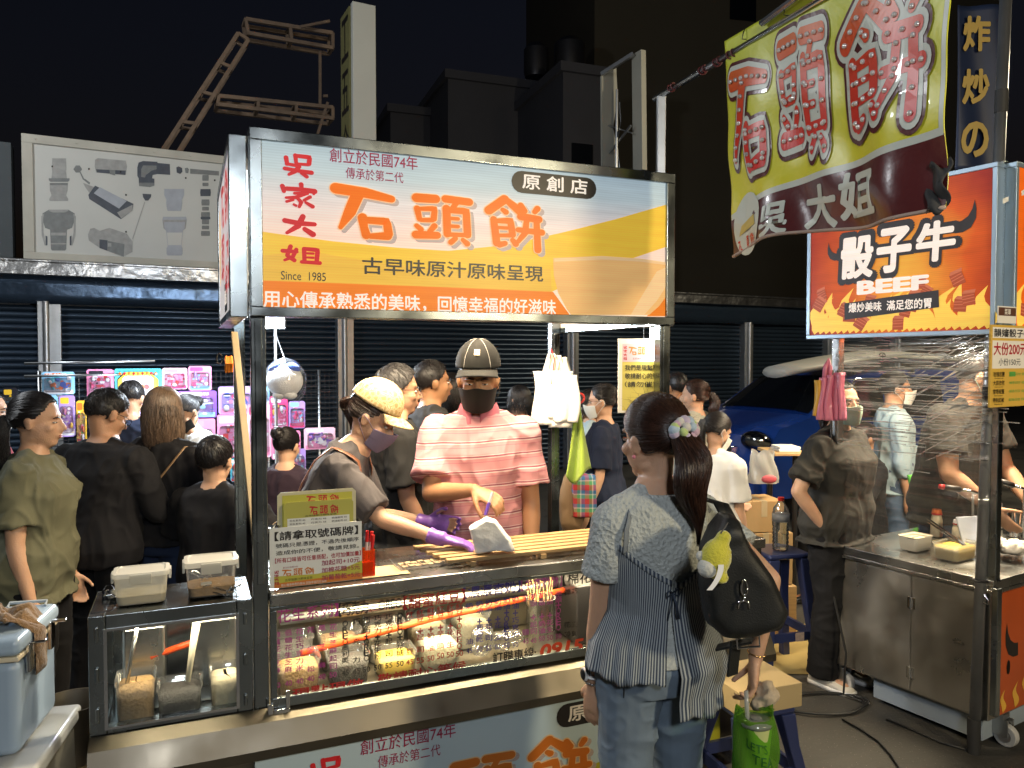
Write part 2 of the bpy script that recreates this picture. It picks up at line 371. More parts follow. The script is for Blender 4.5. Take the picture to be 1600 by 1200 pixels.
def lit(m, strength, tubes=None):
    """printed corrugated plastic sheet with lamps behind it"""
    n, L, b = N(m); src = b.inputs['Base Color'].links[0].from_socket; b.inputs['Specular IOR Level'].default_value = .2
    tc = n.new('ShaderNodeTexCoord'); sx = n.new('ShaderNodeSeparateXYZ'); L.new(tc.outputs['Object'], sx.inputs[0])
    nz = n.new('ShaderNodeTexNoise'); nz.inputs['Scale'].default_value = 9; mp = n.new('ShaderNodeMapping'); mp.inputs['Scale'].default_value = (.35,.35,5); L.new(tc.outputs['Object'], mp.inputs[0]); L.new(mp.outputs[0], nz.inputs[0])
    rb = mth(n, L, 'MULTIPLY', mth(n, L, 'SINE', mth(n, L, 'MULTIPLY', sx.outputs[2], 700)), .04); rb = mth(n, L, 'ADD', mth(n, L, 'ADD', rb, .80), mth(n, L, 'MULTIPLY', nz.outputs[0], .30))
    vm = n.new('ShaderNodeVectorMath'); vm.operation = 'SCALE'; L.new(src, vm.inputs[0]); L.new(rb, vm.inputs['Scale']); src = vm.outputs[0]; L.new(src, b.inputs['Base Color'])
    L.new(src, b.inputs['Emission Color']); b.inputs['Emission Strength'].default_value = strength; return m
STEEL = steel('stainless steel', (.5,.5,.49), .27)
STEELD = steel('dark stainless steel', (.27,.30,.31), .24, .002)
STEELB = steel('brushed cart steel', (.50,.48,.44), .36, .006, 2.2)
STEELW = steel('worn stainless steel', (.25,.225,.18), .42, .006, 2.5)
CHROME = mat('chrome', (.7,.7,.7), .12, 1, .05)
ALU = mat('aluminium', (.5,.52,.54), .35, 1, .1)
GALV = mat('galvanised pipe', (.45,.46,.47), .38, .9, .25, 9, bump=.0006, bs=80)
BLACKP = mat('black plastic', (.012,.012,.013), .4)
WHITEP = mat('white plastic', (.75,.75,.74), .35, var=.04)
RUBBER = mat('rubber', (.02,.02,.02), .7)
GLASS = clear('clear glass', (.95,.97,.96), .10)
BLACKCLOTH = mat('black cloth', (.008,.008,.009), .85, bump=.0008, bs=300, sheen=.1)
WOOD = mat('pale wood', (.42,.27,.12), .5, var=.35, vs=7, stretch=(1,1,14), bump=.0005, bs=30)
CARD = mat('cardboard', (.36,.23,.1), .8, var=.1, vs=3, bump=.0006, bs=40)
PAPERW = mat('white paper', (.8,.79,.76), .7, var=.04, bump=.001, bs=30)
BLACKINK = mat('black ink', (.012,.01,.01), .5, var=0)
REDINK = mat('red ink', (.45,.015,.02), .5, var=0)
CABLE = mat('black cable', (.015,.015,.015), .5)
# ------------------------------------------------------------------ ground
ASPH = mat('asphalt', (.066,.062,.054), .62, var=.5, vs=2.2, bump=.004, bs=55, rvar=.12)
n, L, b = N(ASPH)
vo = n.new('ShaderNodeTexVoronoi'); vo.inputs['Scale'].default_value = 75; L.new(objcoord(n), vo.inputs['Vector'])
sp = ramp(n, L, vo.outputs['Distance'], [(0, (.5,.48,.42)), (.12, (.2,.19,.17)), (.2, (0,0,0))])  # pale specks in the asphalt colour, standing in for bright glints
wn2 = n.new('ShaderNodeTexWhiteNoise'); L.new(vo.outputs['Position'], wn2.inputs[0])
mx = n.new('ShaderNodeMix'); mx.data_type = 'RGBA'; mx.blend_type = 'ADD'; src = b.inputs['Base Color'].links[0].from_socket
L.new(mth(n, L, 'MULTIPLY', mth(n, L, 'GREATER_THAN', wn2.outputs[0], .62), .55), mx.inputs[0]); L.new(src, mx.inputs[6]); L.new(sp, mx.inputs[7]); L.new(mx.outputs[2], b.inputs['Base Color'])
ck = n.new('ShaderNodeTexVoronoi'); ck.feature = 'DISTANCE_TO_EDGE'; ck.inputs['Scale'].default_value = .55; wob_ = n.new('ShaderNodeTexNoise'); wob_.inputs['Scale'].default_value = 3; L.new(objcoord(n), wob_.inputs[0]); va = n.new('ShaderNodeVectorMath'); va.operation = 'MULTIPLY_ADD'; va.inputs[1].default_value = (.5,.5,.5); L.new(wob_.outputs[1], va.inputs[0]); L.new(objcoord(n), va.inputs[2]); L.new(va.outputs[0], ck.inputs['Vector'])
st_ = n.new('ShaderNodeTexNoise'); st_.inputs['Scale'].default_value = 1.1; st_.inputs['Detail'].default_value = 6; L.new(objcoord(n), st_.inputs[0])
dk_ = mth(n, L, 'MULTIPLY', ramp(n, L, ck.outputs['Distance'], [(0,(.25,.25,.25)), (.006,(1,1,1))]), ramp(n, L, st_.outputs[0], [(.36,(.45,.43,.4)), (.5,(1,1,1)), (.72,(1.0,1.0,1.0))]))
m9 = n.new('ShaderNodeVectorMath'); m9.operation = 'SCALE'; L.new(b.inputs['Base Color'].links[0].from_socket, m9.inputs[0]); L.new(dk_, m9.inputs['Scale']); L.new(m9.outputs[0], b.inputs['Base Color'])
g = MB(); g.add([(-300,-300,0),(300,-300,0),(300,300,0),(-300,300,0)], [(0,1,2,3)])
struct(g.build('ground', ASPH))
# ------------------------------------------------------------------ shuttered shop behind
BF = Matrix.Translation((0, 12, 0)) @ Matrix.Rotation(radians(27), 4, 'Z')
SHUT = mat('painted shutter', (.035,.055,.085), .32, .6, var=.25, vs=1.2, spec=.6, bump=.0015, bs=20)
HEAD = mat('shutter housing', (.045,.07,.11), .25, .7, var=.2, vs=1.5, bump=.03, bs=1.6)
FLASH = mat('crumpled flashing', (.5,.5,.5), .3, 1, var=.2, vs=3, bump=.035, bs=3.2)
CONC = mat('dark concrete', (.09,.085,.08), .85, var=.3, vs=2)
shop = thing('shuttered_shop', 'long dark shop front with closed roller shutters and a crumpled metal flashing', 'building', (0,12,0), radians(27))
m = MB(BF); m.box(-13, 9.4, .25, 6, 0, 2.93); m.build('wall', CONC, shop)
cols = [-9.9, -6.2, -2.62, 1.12, 4.93, 7.1, 9.1]
for i in range(len(cols)-1):
    x0, x1 = cols[i]+.12, cols[i+1]-.12
    def fn(u, v):
        k = v*32; fr = k - int(k)
        y = .14 - .030*sin(pi*fr)**.6 + .012*noise.noise(V((u*3+i*7, v*4, 0)))
        return BF @ V((x0+(x1-x0)*u, y, .02+2.44*v))
    m = MB(); m.grid(fn, 14, 32*8); m.build('roller_shutter', SHUT, shop, smooth=radians(50))
for c in cols:
    m = MB(BF); m.box(c-.12, c-.04, -.02, .24, 0, 2.5); m.box(c-.02, c+.12, .02, .24, 0, 2.5); m.cyl((c-.03,-.05,0), (c-.03,-.05,2.5), .035)
    m.build('column', GALV, shop, bevel=.006)
def fn(u, v): return BF @ V((-12.5+21.9*u, .02-.03*v+.012*sin(u*60), 2.47+.34*v))
m = MB(); m.grid(fn, 120, 3, thick=.02); m.build('shutter_housing', HEAD, shop, smooth=True)
m = MB(BF); m.box(-12.6, 9.5, -.09, .3, 2.8, 2.97); m.box(-12.6, 9.5, -.12, .3, 2.95, 2.985); m.build('flashing', FLASH, shop, bevel=.012)
# billboard of pipe fittings
BW = mat('dirty white sheet', (.5,.5,.47), .5, var=.12, vs=1.5); BWF = mat('stained cream trim', (.42,.4,.34), .6, var=.3, vs=3)
GR1 = mat('pale grey print', (.3,.3,.29), .5, var=.35, vs=14); GR2 = mat('mid grey print', (.17,.18,.18), .5, var=.4, vs=16); GR3 = mat('slate print', (.06,.07,.09), .5, var=.4, vs=12); GR4 = mat('light blue grey print', (.34,.36,.4), .5, var=.2, vs=10)
bb = thing('pipe_fitting_billboard', 'weathered white billboard printed with pale grey pipe fittings and couplings', 'billboard', BF @ V((-5,-.05,2.98)), radians(27))
m = MB(BF); m.box(-6.42, -3.3, -.05, .2, 2.99, 4.42); m.build('sheet', BW, bb)
m = MB(BF)
m.box(-6.44,-3.28,-.075,-.05,4.34,4.44); m.box(-6.44,-3.28,-.075,-.05,2.985,3.07); m.box(-6.44,-6.33,-.075,-.05,3.07,4.34); m.box(-3.4,-3.28,-.075,-.05,3.07,4.34)
for k in range(8): m.ell(BF @ V((0,0,0)) if 0 else (-6.3+k*.42,-.08,4.39), (.012,.006,.012), n=6)
m.build('trim', BWF, bb, bevel=.004)
BP = Plane(BF @ V((0,-.051,0)), BF.to_3x3() @ V((1,0,0)), (0,0,1))
m = MB()
def P4(pts, mi, off): m.poly(BP, [BP.uv((200/666.5*0+x/3.3325, 200+y/3.3325))[:2] for x, y in pts], off, mi)
def prof(cx, segs, mi, off=.002):      # vertical turned part: list of (y, half width)
    P4([(cx-w, y) for y, w in segs] + [(cx+w, y) for y, w in reversed(segs)], mi, off)
prof(308, [(158,36),(215,38),(225,36),(262,40)], 0); prof(308,[(262,54),(272,54),(280,46)],1,.003); prof(306,[(286,48),(325,46),(350,38),(370,50),(380,48)],0); prof(306,[(286,46),(298,46)],1,.003)
prof(305,[(425,50),(445,84),(490,80),(520,70),(530,44),(630,40),(638,34)],1); prof(305,[(425,48),(432,52),(440,30)],0,.003); prof(305,[(545,40),(560,40)],0,.003); prof(305,[(600,40),(606,40)],0,.003)
for sx in (-1,1):
    P4([(305+sx*75,445),(305+sx*90,460),(305+sx*88,560),(305+sx*72,612),(305+sx*62,608),(305+sx*78,545),(305+sx*80,470)],0,.0025); P4([(305+sx*58,565),(305+sx*68,560),(305+sx*66,612),(305+sx*58,610)],2,.003)
P4([(495,165),(510,157),(655,170),(662,200),(655,245),(500,232),(493,200)],0,.002); P4([(500,215),(655,222),(652,245),(505,232)],2,.003); P4([(570,218),(600,220),(600,248),(572,240)],1,.0035)
P4([(715,205),(722,180),(745,172),(820,176),(820,240),(795,245),(792,262),(804,264),(804,300),(780,308),(724,302),(722,262),(715,250)],2,.002); P4([(820,182),(884,188),(886,244),(820,240)],2,.0024); P4([(735,215),(745,195),(815,196),(815,215),(790,222),(760,245),(755,258),(735,255)],1,.003); P4([(724,285),(804,285),(804,300),(780,308),(724,302)],1,.003)
P4([(460,348),(495,300),(695,395),(690,430),(630,475),(465,370)],2,.002); P4([(488,340),(520,308),(660,380),(620,420)],3,.003); P4([(610,440),(690,400),(690,430),(632,472)],0,.0035)
P4([(382,215),(395,195),(415,195),(428,215),(415,232),(395,232)],1,.002); P4([(414,230),(420,228),(440,268),(432,270)],1,.002); P4([(432,268),(442,264),(470,285),(465,295)],1,.002); P4([(432,285),(470,300),(500,310),(470,345),(445,310)],0,.0018)
P4([(458,555),(470,525),(490,520),(520,535),(570,520),(660,550),(690,590),(690,645),(640,672),(520,625),(480,598),(462,585)],0,.002); P4([(518,580),(560,585),(560,640),(518,625)],2,.003); P4([(562,588),(648,605),(645,670),(562,640)],1,.003); P4([(560,600),(580,600),(580,618),(560,618)],0,.0035)
P4([(742,342),(788,345),(786,360),(772,378),(756,378),(745,360)],2,.002); P4([(752,385),(756,386),(692,580),(688,578)],0,.002)
prof(907,[(317,52),(350,52),(375,40),(390,42),(420,38),(432,34)],3); prof(909,[(462,60),(478,64),(520,58),(535,44),(615,36),(625,42),(655,42),(664,36)],3); prof(909,[(478,62),(522,58),(528,52),(490,55)],0,.003); prof(909,[(545,40),(610,34)],4,.003)
P4([(918,205),(930,200),(948,208),(950,228),(938,240),(920,232)],2,.002); P4([(962,210),(975,206),(984,215),(980,236),(966,234)],1,.002); P4([(990,212),(1140,225),(1140,248),(990,238)],1,.002); P4([(1154,230),(1170,230),(1170,254),(1154,254)],1,.002); P4([(1180,232),(1200,232),(1200,260),(1182,256)],1,.002)
for y0, y1, w in ((245,275,16),(285,303,15),(318,355,26),(372,404,20),(410,430,17),(438,462,22),(462,476,24),(476,502,18),(508,528,18),(536,562,22)): prof(1070,[(y0,w),((y0+y1)/2,w*1.08),(y1,w)],1 if w<24 else 2)
for x, y in ((272,200),(463,213),(628,228),(656,348),(656,540),(967,260),(1118,272),(1145,628),(1160,602)): P4([(x-4,y-4),(x+4,y-4),(x+4,y+5),(x-4,y+5)],5,.004)
m.build('fitting_print', [GR1,GR2,GR3,GR4,BW,BLACKINK], bb)
# corrugated shed at the far left
m = MB(BF)
SHED = mat('grey corrugated wall', (.05,.06,.065), .6, .2, var=.2, vs=1.5)
for k in range(34): m.box(-13+k*.19, -13+k*.19+.17, .1-.02*(k%2), .4, 2.98, 4.35)
tag(m.build('corrugated_wall', SHED, base=BF @ V((-9.8,.2,2.98))), 'dark grey corrugated metal wall left of the billboard', 'wall')
# blade sign and its rusty truss
BF3 = BF.to_3x3()
RUST = mat('rusty angle iron', (.16,.11,.075), .75, .2, var=.45, vs=9)
def bp(px, py, y): # point on a plane parallel to the shop front, y behind it
    return Plane(BF @ V((0,y,0)), BF3 @ V((1,0,0)), (0,0,1)).at((px,py))
bs = thing('blade_sign', 'tall blank white blade sign with dark lettering on its yellow side', 'sign', BF @ V((-2.6,0,2.98)), radians(27))
m = MB(BF); m.box(-2.62,-2.30,-.45,-.35,2.99,6.60); m.build('edge_panel', mat('weathered white panel', (.5,.5,.45), .6, var=.12, vs=1.2), bs, bevel=.01)
m = MB(BF); m.box(-2.64,-2.28,-.34,.1,2.99,6.57); m.build('sign_body', mat('faded yellow panel', (.16,.15,.06), .6, var=.2), bs)
m = MB(); q = Plane(BF @ V((-2.642,.1,0)), BF3 @ V((0,-1,0)), (0,0,1))
for k, ch in enumerate('工五金行水'): text(m, q, ch, .06, .40, 6.2-k*.72, .56, 0, .01)
m.build('lettering', BLACKINK, bs)
tr = thing('sign_truss', 'rusty angle iron truss bracing the tall blade sign above the billboard', 'steel frame', BF @ V((-4,.6,2.98)), radians(27))
def truss(a, b, c, d, k, y, dy, name):
    m = MB()
    A0, A1, B0, B1 = bp(*a,y), bp(*b,y), bp(*c,y), bp(*d,y); dn = BF3 @ V((0,dy,0))
    for o in (V(), dn):
        m.bar(A0+o, A1+o, .05, .05); m.bar(B0+o, B1+o, .05, .05)
        for i in range(k+1):
            f = i/k; m.bar(A0.lerp(A1,f)+o, B0.lerp(B1,f)+o, .04, .04)
    for i in range(k+1):
        f = i/k; m.bar(A0.lerp(A1,f), A0.lerp(A1,f)+dn, .04, .04); m.bar(B0.lerp(B1,f), B0.lerp(B1,f)+dn, .04, .04)
    m.build(name, RUST, tr)
truss((252,238),(372,52),(278,238),(388,62), 4, .5, .3, 'diagonal_leg')
truss((342,150),(520,168),(340,163),(520,185), 3, .5, .3, 'cross_arm')
truss((384,30),(520,52),(388,52),(520,75), 2, .6, .25, 'top_arm')
m = MB()
for a, b in (((500,80),(500,165)),((512,160),(488,235)),((470,42),(515,33)),((505,150),(512,150))): m.bar(bp(*a,.5), bp(*b,.5), .035)
m.build('brace', RUST, tr)
# broken light box on the right
lb = thing('broken_sign_box', 'broken empty white sign box with torn panel and bare tubes', 'sign', BF @ V((2.3,0,2.98)), radians(27))
WPNL = mat('weathered ivory panel', (.42,.41,.35), .6, var=.2, vs=2)
A = lambda px, py, y=-.2: bp(px, py, y)
m = MB()
for (x0,y0),(x1,y1),w in (((998,86),(1000,268),.27),):
    m.bar(bp(x0,y0-4,-.3), bp(x1,y1,-.3), .26, .1)
m.build('edge_panel', WPNL, lb, bevel=.008)
m = MB(); pl = Plane(BF @ V((0,.25,0)), BF3 @ V((1,0,0)), (0,0,1))
m.poly(pl, [pl.uv(p)[:2] for p in ((940,118),(963,106),(965,150),(958,200),(966,240),(962,266),(941,266))], 0, 0, .04); m.build('torn_panel', WPNL, lb)
m = MB()
m.bar(bp(940,116,.25), bp(990,84,-.3), .06); m.bar(bp(952,240,.25), bp(986,196,-.3), .03); m.bar(bp(950,196,.25), bp(988,208,-.3), .02)
m.tube([bp(964,140,0), bp(963,262,0)], .022); m.tube([bp(968,160,0), bp(970,190,.05), bp(964,225,0), bp(968,262,0)], .008)
m.build('inner_frame', GALV, lb)
# dark town behind
DK = mat('night facade', (.10,.10,.115), .9, var=.2, vs=.4); DK2 = mat('night render wall', (.16,.14,.10), .9, var=.15, vs=.3); DKW = mat('dark window glass', (.01,.012,.015), .15)
def block(nm, lab, px0, px1, pytop, d, depth, m_, wins=(), skew=radians(20)):
    a = gd(px0, pytop, d); b_ = gd(px1, pytop, d); h = a.z; w = (b_.x-a.x)
    t = thing(nm, lab, 'building', (a.x, d, 0), skew); F = Matrix.Translation((a.x, d, 0)) @ Matrix.Rotation(skew, 4, 'Z')
    m = MB(F); m.box(0, w/cos(skew)*.97, 0, depth, 0, h); m.box(-.15, w/cos(skew)*.97+.15, -.15, depth, h-.25, h+.05); m.build('wall', m_, t)
    for x0, x1, z0, z1 in wins:
        m = MB(F); m.box(w*x0, w*x1, -.06, .05, h*z0, h*z1); m.build('window', DKW, t)
    return t, F, w, h
block('apartment_block', 'unlit grey flat roofed apartment block behind the stall sign', 700, 925, 112, 28, 12, DK, [(.35,.5,.55,.72),(.75,.85,.5,.68)])
block('town_house', 'low dark gabled house at the left of the unlit apartment block', 610, 700, 165, 30, 8, DK, [(.1,.25,.55,.72),(.5,.75,.55,.75)])
block('high_rise', 'tall plain dark tower rising out of the frame behind the broken sign box', 930, 1700, -260, 36, 14, DK2, [(.3,.36,.5,.56),(.3,.36,.7,.76)], radians(12))
t, F, w, h = block('rear_house', 'dark narrow house with a balcony window beside the tower', 880, 952, 100, 25, 8, DK, [(.2,.7,.62,.78)])
m = MB()
for px, py, r in ((838,98,.5),(890,90,.62)):
    c = gd(px, py, 31); m.lathe([(r*.9,-.6),(r,-.4),(r,.5),(r*.6,.72),(.1,.8)], c, 16)
    t = thing('water_tank', 'round dark water tank on the apartment roof, ' + ('farther left' if px < 850 else 'nearer the tower'), 'water tank', (c.x, c.y, c.z-.6)); m.build('tank', CHROME if 0 else mat('dull tank', (.12,.12,.13), .4, .8), t, smooth=radians(40)); m = MB()
# ------------------------------------------------------------------ the pancake stall
P0 = V((-.885, 2.604, 0)); RZ = pi/2 - 1.171
SF = Matrix.Translation(P0) @ Matrix.Rotation(RZ, 4, 'Z'); SR = SF.to_3x3()
def S(a, b, z): return SF @ V((a, b, z))
U3 = SR @ V((1,0,0)); W3 = SR @ V((0,1,0)); UP = V((0,0,1))
SW, SL, ZT, ZB, ZC = 1.69, 1.1, 2.578, 1.948, 1.0
stall = thing('pancake_stall', 'stainless steel pancake stall with a lit orange and white sign above its glass counter', 'food stall', P0, RZ)
for a, b in ((0,0),(SW-.05,0),(0,SL-.05),(SW-.05,SL-.05)):
    m = MB(SF); m.box(a, a+.05, b, b+.05, .1, ZT-.01); m.box(a+.012, a+.038, b-.003, b+.01, 1.03, ZB)
    m.build('post', STEELD, stall, bevel=.004)
# printed sign: colours of the print, lamps behind the sheet
def print_mat(name, c, e): return lit(mat(name, c, .35, var=.05, vs=3), e)
EM = .56
GRAD = mat('printed sky sheet', (.7,.7,.7), .35, var=0); n, L, b = N(GRAD)
o = sep(n, L); zz = n.new('ShaderNodeMapRange'); zz.inputs[1].default_value = ZB; zz.inputs[2].default_value = ZT; L.new(o[2], zz.inputs[0])
cc = ramp(n, L, zz.outputs[0], [(0, (.78,.66,.52)), (.45, (.80,.60,.50)), (.62, (.68,.60,.58)), (.8, (.44,.53,.57)), (1, (.33,.44,.52))])  # blue to pink print, its dim top also standing for uneven backlight
L.new(cc, b.inputs['Base Color']); lit(GRAD, EM)
OR = print_mat('printed orange', (.72,.19,.02), EM); YE = print_mat('printed yellow', (.74,.47,.05), EM); YE2 = print_mat('printed deep yellow', (.7,.42,.06), EM)
TANP = print_mat('printed tan', (.72,.42,.16), EM); TAN2 = print_mat('printed light tan', (.74,.5,.26), EM); RD = print_mat('printed red', (.6,.025,.03), .4); ORD = print_mat('printed letter orange', (.74,.15,.01), EM)
SHD = print_mat('printed grey shadow', (.42,.34,.31), EM); MAR = print_mat('printed maroon', (.3,.02,.06), .4); BKP = mat('printed black', (.01,.008,.008), .4, var=0); WHP = print_mat('printed white', (.8,.74,.68), EM)
SIGN = [GRAD, YE, OR, TANP, TAN2, RD, ORD, SHD, MAR, BKP, WHP, YE2]
FP = Plane(S(0,-.018,0), U3, UP)
q = lambda x, y: FP.uv((x, y))[:2]
def art(mk, put, names, par, mats, upper=True):
    """the stall's printed artwork; put(u, v, off) places sign coordinates"""
    def poly(px, mi, off):
        vs = [put(*q(*p), off) for p in px]; m.add(vs, [tuple(range(len(vs)))], mi)
    def tx(body, a, b, h, mi, bold=0, off=.003):
        ua, va = q(*a); ub, vb = q(*b); text(m, FP, body, ua, ub, (va+vb)/2, h*2.72/F_PX, mi, bold, off, fn=put)
    m = MB()
    poly([(403,361),(460,369),(520,377),(620,387),(700,392),(790,383),(880,363),(960,343),(1040,320),(1040,386),(940,420),(862,456),(700,449),(403,438)], 1, .0006)
    poly([(403,400),(480,392),(600,412),(720,424),(860,420),(862,456),(700,449),(403,438)], 11, .0009)
    poly([(403,438),(700,449),(864,456),(890,492),(403,492)], 2, .0012)
    poly([(1010,494),(1025,482),(1040,462),(1040,494)], 2, .0012)
    bowl = [(864,403),(865,430),(872,458),(886,484),(892,492),(1014,492),(1030,478),(1040,464),(1040,410),(1000,404),(940,400)]
    poly(bowl, 3, .0015); poly([(1040,418),(1026,424),(1004,460),(985,492),(1006,492),(1026,470),(1040,448)], 4, .0018); poly([(866,404),(940,400),(1000,404),(1040,410),(1040,414),(1000,409),(940,406),(866,409)], 4, .0018)
    par('artwork', m); m = MB()
    for ch, bx in (('石',(514,285,617,379)),('頭',(642,301,741,386)),('餅',(757,304,850,397))):
        for mi, dx, dy, off, gr in ((7,6,5,.002,2),(10,0,0,.0040,4.5),(6,0,0,.0062,0)):
            u0, v1 = q(bx[0]+dx, bx[1]+dy); u1, v0 = q(bx[2]+dx, bx[3]+dy)
            brush(m, ch, put, u0, v0, u1, v1, mi if gr != 4.5 else (10 if 0 else 4), gr if mi != 4 else 4, off)
    for ch, bx in (('吳',(441,237,490,280)),('家',(436,283,496,328)),('大',(440,332,496,371)),('姐',(438,381,502,415))):
        u0, v1 = q(*bx[:2]); u1, v0 = q(*bx[2:]); brush(m, ch, put, u0, v0, u1, v1, 5, 0, .003)
    tx('創立於民國74年', (515,243), (652,255), 21, 8, .004); tx('傳承於第二代', (540,270), (630,278), 17, 8)
    tx('Since  1985', (439,430), (509,433), 13, 9); tx('古早味原汁原味呈現', (566,415), (848,428), 26, 9, .012)
    tx('用心傳承熟悉的美味，回憶幸福的好滋味', (411,466), (868,482), 27, 10, .014)
    pr = []
    u0, va = q(806,287); u1, vb = q(925,292); vc = (va+vb)/2; r = .042
    for k in range(9): a = pi/2+pi*k/8; pr.append((u0+r*.55+cos(a)*r, vc+sin(a)*r))
    for k in range(9): a = -pi/2+pi*k/8; pr.append((u1-r*.55+cos(a)*r, vc+sin(a)*r))
    m.add([put(*p, .002) for p in pr], [tuple(range(18))], 9); tx('原 創 店', (816,284), (917,292), 25, 10, .016)
    par('lettering', m)
sg = MB(SF)      # light box with its frame
a0, a1, z0, z1 = 0, SW, ZB, ZT; fb = .04
sg.box(a0, a1, -.03, .06, z1-fb, z1); sg.box(a0, a1, -.03, .06, z0, z0+.032); sg.box(a0, a0+fb, -.03, .06, z0+.032, z1-fb); sg.box(a1-fb, a1, -.03, .06, z0+.032, z1-fb)
sg.box(a0+.002, a1-.002, .052, .058, z0+.002, z1-.002)
sgo = sg.build('front_sign', STEELD, stall, bevel=.004)
m = MB(SF); m.box(fb-.002, SW-fb+.002, -.0175, -.010, ZB+.030, ZT-fb+.002); m.build('printed_sheet', GRAD, sgo)
art(None, lambda u, v, off=0: FP.pt(u, v, off), None, lambda nm, m: m.build(nm, SIGN, sgo), SIGN)
# side light boxes
SP = Plane(S(-.062, SL, 0), -W3, UP)
sb = MB(SF)
for aa in (-.06, SW+.005):
    pass
def side_box(x0, x1, face):
    m = MB(SF)
    m.box(x0, x1, .065, .1, ZB, ZT-.005); m.box(x0, x1, SL-.035, SL, ZB, ZT-.005); m.box(x0, x1, .1, SL-.035, ZB, ZB+.03); m.box(x0, x1, .1, SL-.035, ZT-.04, ZT-.005)
    return m.build('side_sign', STEELD, stall, bevel=.004)
s1 = side_box(-.062, -.002, -1)
m = MB(SF); m.box(-.056, -.048, .1, SL-.035, ZB+.03, ZT-.04); m.box(-.016, -.01, .1, SL-.035, ZB+.03, ZT-.04); m.build('printed_sheet', lit(mat('white backlit sheet', (.72,.66,.64), .4, var=.05), .5), s1)
m = MB(); SPf = Plane(S(-.0565, SL-.03, 0), -W3, UP)
for ch, (u0,v0,u1,v1) in (('石',(.30,2.33,.55,2.52)),('頭',(.30,2.12,.55,2.31)),('餅',(.62,2.3,.9,2.52)),('吳',(.62,2.05,.78,2.16)),('大',(.72,2.17,.86,2.27)),('姐',(.8,2.05,.96,2.16))):
    brush(m, ch, lambda u,v,o: SPf.pt(u,v,o), u0,v0,u1,v1, 0)
m.poly(SPf, [(.52,1.99),(.72,1.99),(.72,2.1),(.52,2.1)], .001, 1); text(m, SPf, '原創店', .54, .70, 2.045, .06, 2, .01, .002)
m.poly(SPf, [(.06+.16*cos(k*pi/8)*.6+.05, 2.3+.17*sin(k*pi/8)) for k in range(16)], .0008, 3)
m.build('lettering', [RD, BKP, WHP, TAN2], s1)
s2 = side_box(SW+.002, SW+.062, 1)
m = MB(SF); m.box(SW+.012, SW+.018, .1, SL-.035, ZB+.03, ZT-.04); m.box(SW+.046, SW+.054, .1, SL-.035, ZB+.03, ZT-.04); m.build('printed_sheet', mat('white sheet', (.72,.68,.66), .4, var=.05), s2)
m = MB(SF); m.box(.02, SW-.02, .06, SL-.01, 2.52, 2.555); m.build('roof', WHITEP, stall)
# counter: steel body, glass case, ledge
m = MB(SF); m.box(.052, SW+.5, -.028, .46, .955, 1.0); m.build('counter_top', STEEL, stall, bevel=.006)
m = MB(SF); m.box(.052, SW-.05, -.022, -.002, .940, .954); m.box(.052, SW-.05, -.022, -.002, .60, .635); m.box(.052,.075,-.022,-.002,.635,.940); m.box(SW-.075,SW-.052,-.022,-.002,.635,.940)
m.build('case_frame', STEELD, stall, bevel=.003)
m = MB(SF); m.box(.075, SW-.075, -.014, -.010, .635, .940); m.build('case_glass', clear('case glass', (.93,.94,.92), .05), stall)
m = MB(SF); m.box(-.5, SW+.5, -.005, .46, .12, .52); m.box(.052, SW, -.005, .46, .56, .595); m.box(.052, SW, .43, .46, .595, .955); m.build('cabinet', STEELW, stall, bevel=.004)
m = MB(SF)   # ledge below the case
m.add([(-.5,-.005,.6),(SW+.5,-.005,.6),(SW+.5,-.06,.575),(-.5,-.06,.575),(-.5,-.10,.5),(SW+.5,-.10,.5),(-.5,-.10,.468),(SW+.5,-.10,.468),(-.5,-.02,.468),(SW+.5,-.02,.468)],
      [(0,3,2,1),(3,4,5,2),(4,6,7,5),(6,8,9,7),(0,8,6,4,3),(1,2,5,7,9)])
m.build('ledge', steel('brown stained steel', (.13,.115,.09), .40, .006, 2.5), stall)
m = MB(SF); m.box(.1,.115,-.034,-.02,.56,.66); m.box(.06,.115,-.036,-.022,.585,.6); m.box(.04,.06,-.034,-.02,.57,.62); m.build('latch', CHROME, stall, bevel=.003)
# printed sheet on the lower front
low = MB(SF); low.box(-.005, SW, -.062, -.006, .12, .466)
LS = mat('printed pale blue sheet', (.42,.52,.56), .35, var=.05, vs=2); lowo = low.build('front_panel', LS, stall)
def flat(m_): 
    k = m_.copy(); k.node_tree.nodes['Principled BSDF'].inputs['Emission Strength'].default_value = 0; return k
LOWM = [flat(x) for x in SIGN]; LOWM[6] = mat('printed dull orange', (.5,.13,.01), .4, var=.03); LOWM[1] = mat('printed olive yellow', (.36,.34,.02), .4, var=.03); LOWM[11] = LOWM[1]
LP = Plane(S(0,-.0625,0), U3, UP); kk = 1.13; ua = LP.uv((563,1166))[0]; q0 = q(515,243)[0]
zl = LP.uv((647,1152))[1]; zq = (q(515,243)[1]+q(652,255)[1])/2
def lput(u, v, off=0): return LP.pt(ua+(u-q0)*kk, max(.125, zl+(v-zq)*kk), off)
art(None, lput, None, lambda nm, m: m.build(nm, LOWM, lowo), LOWM)
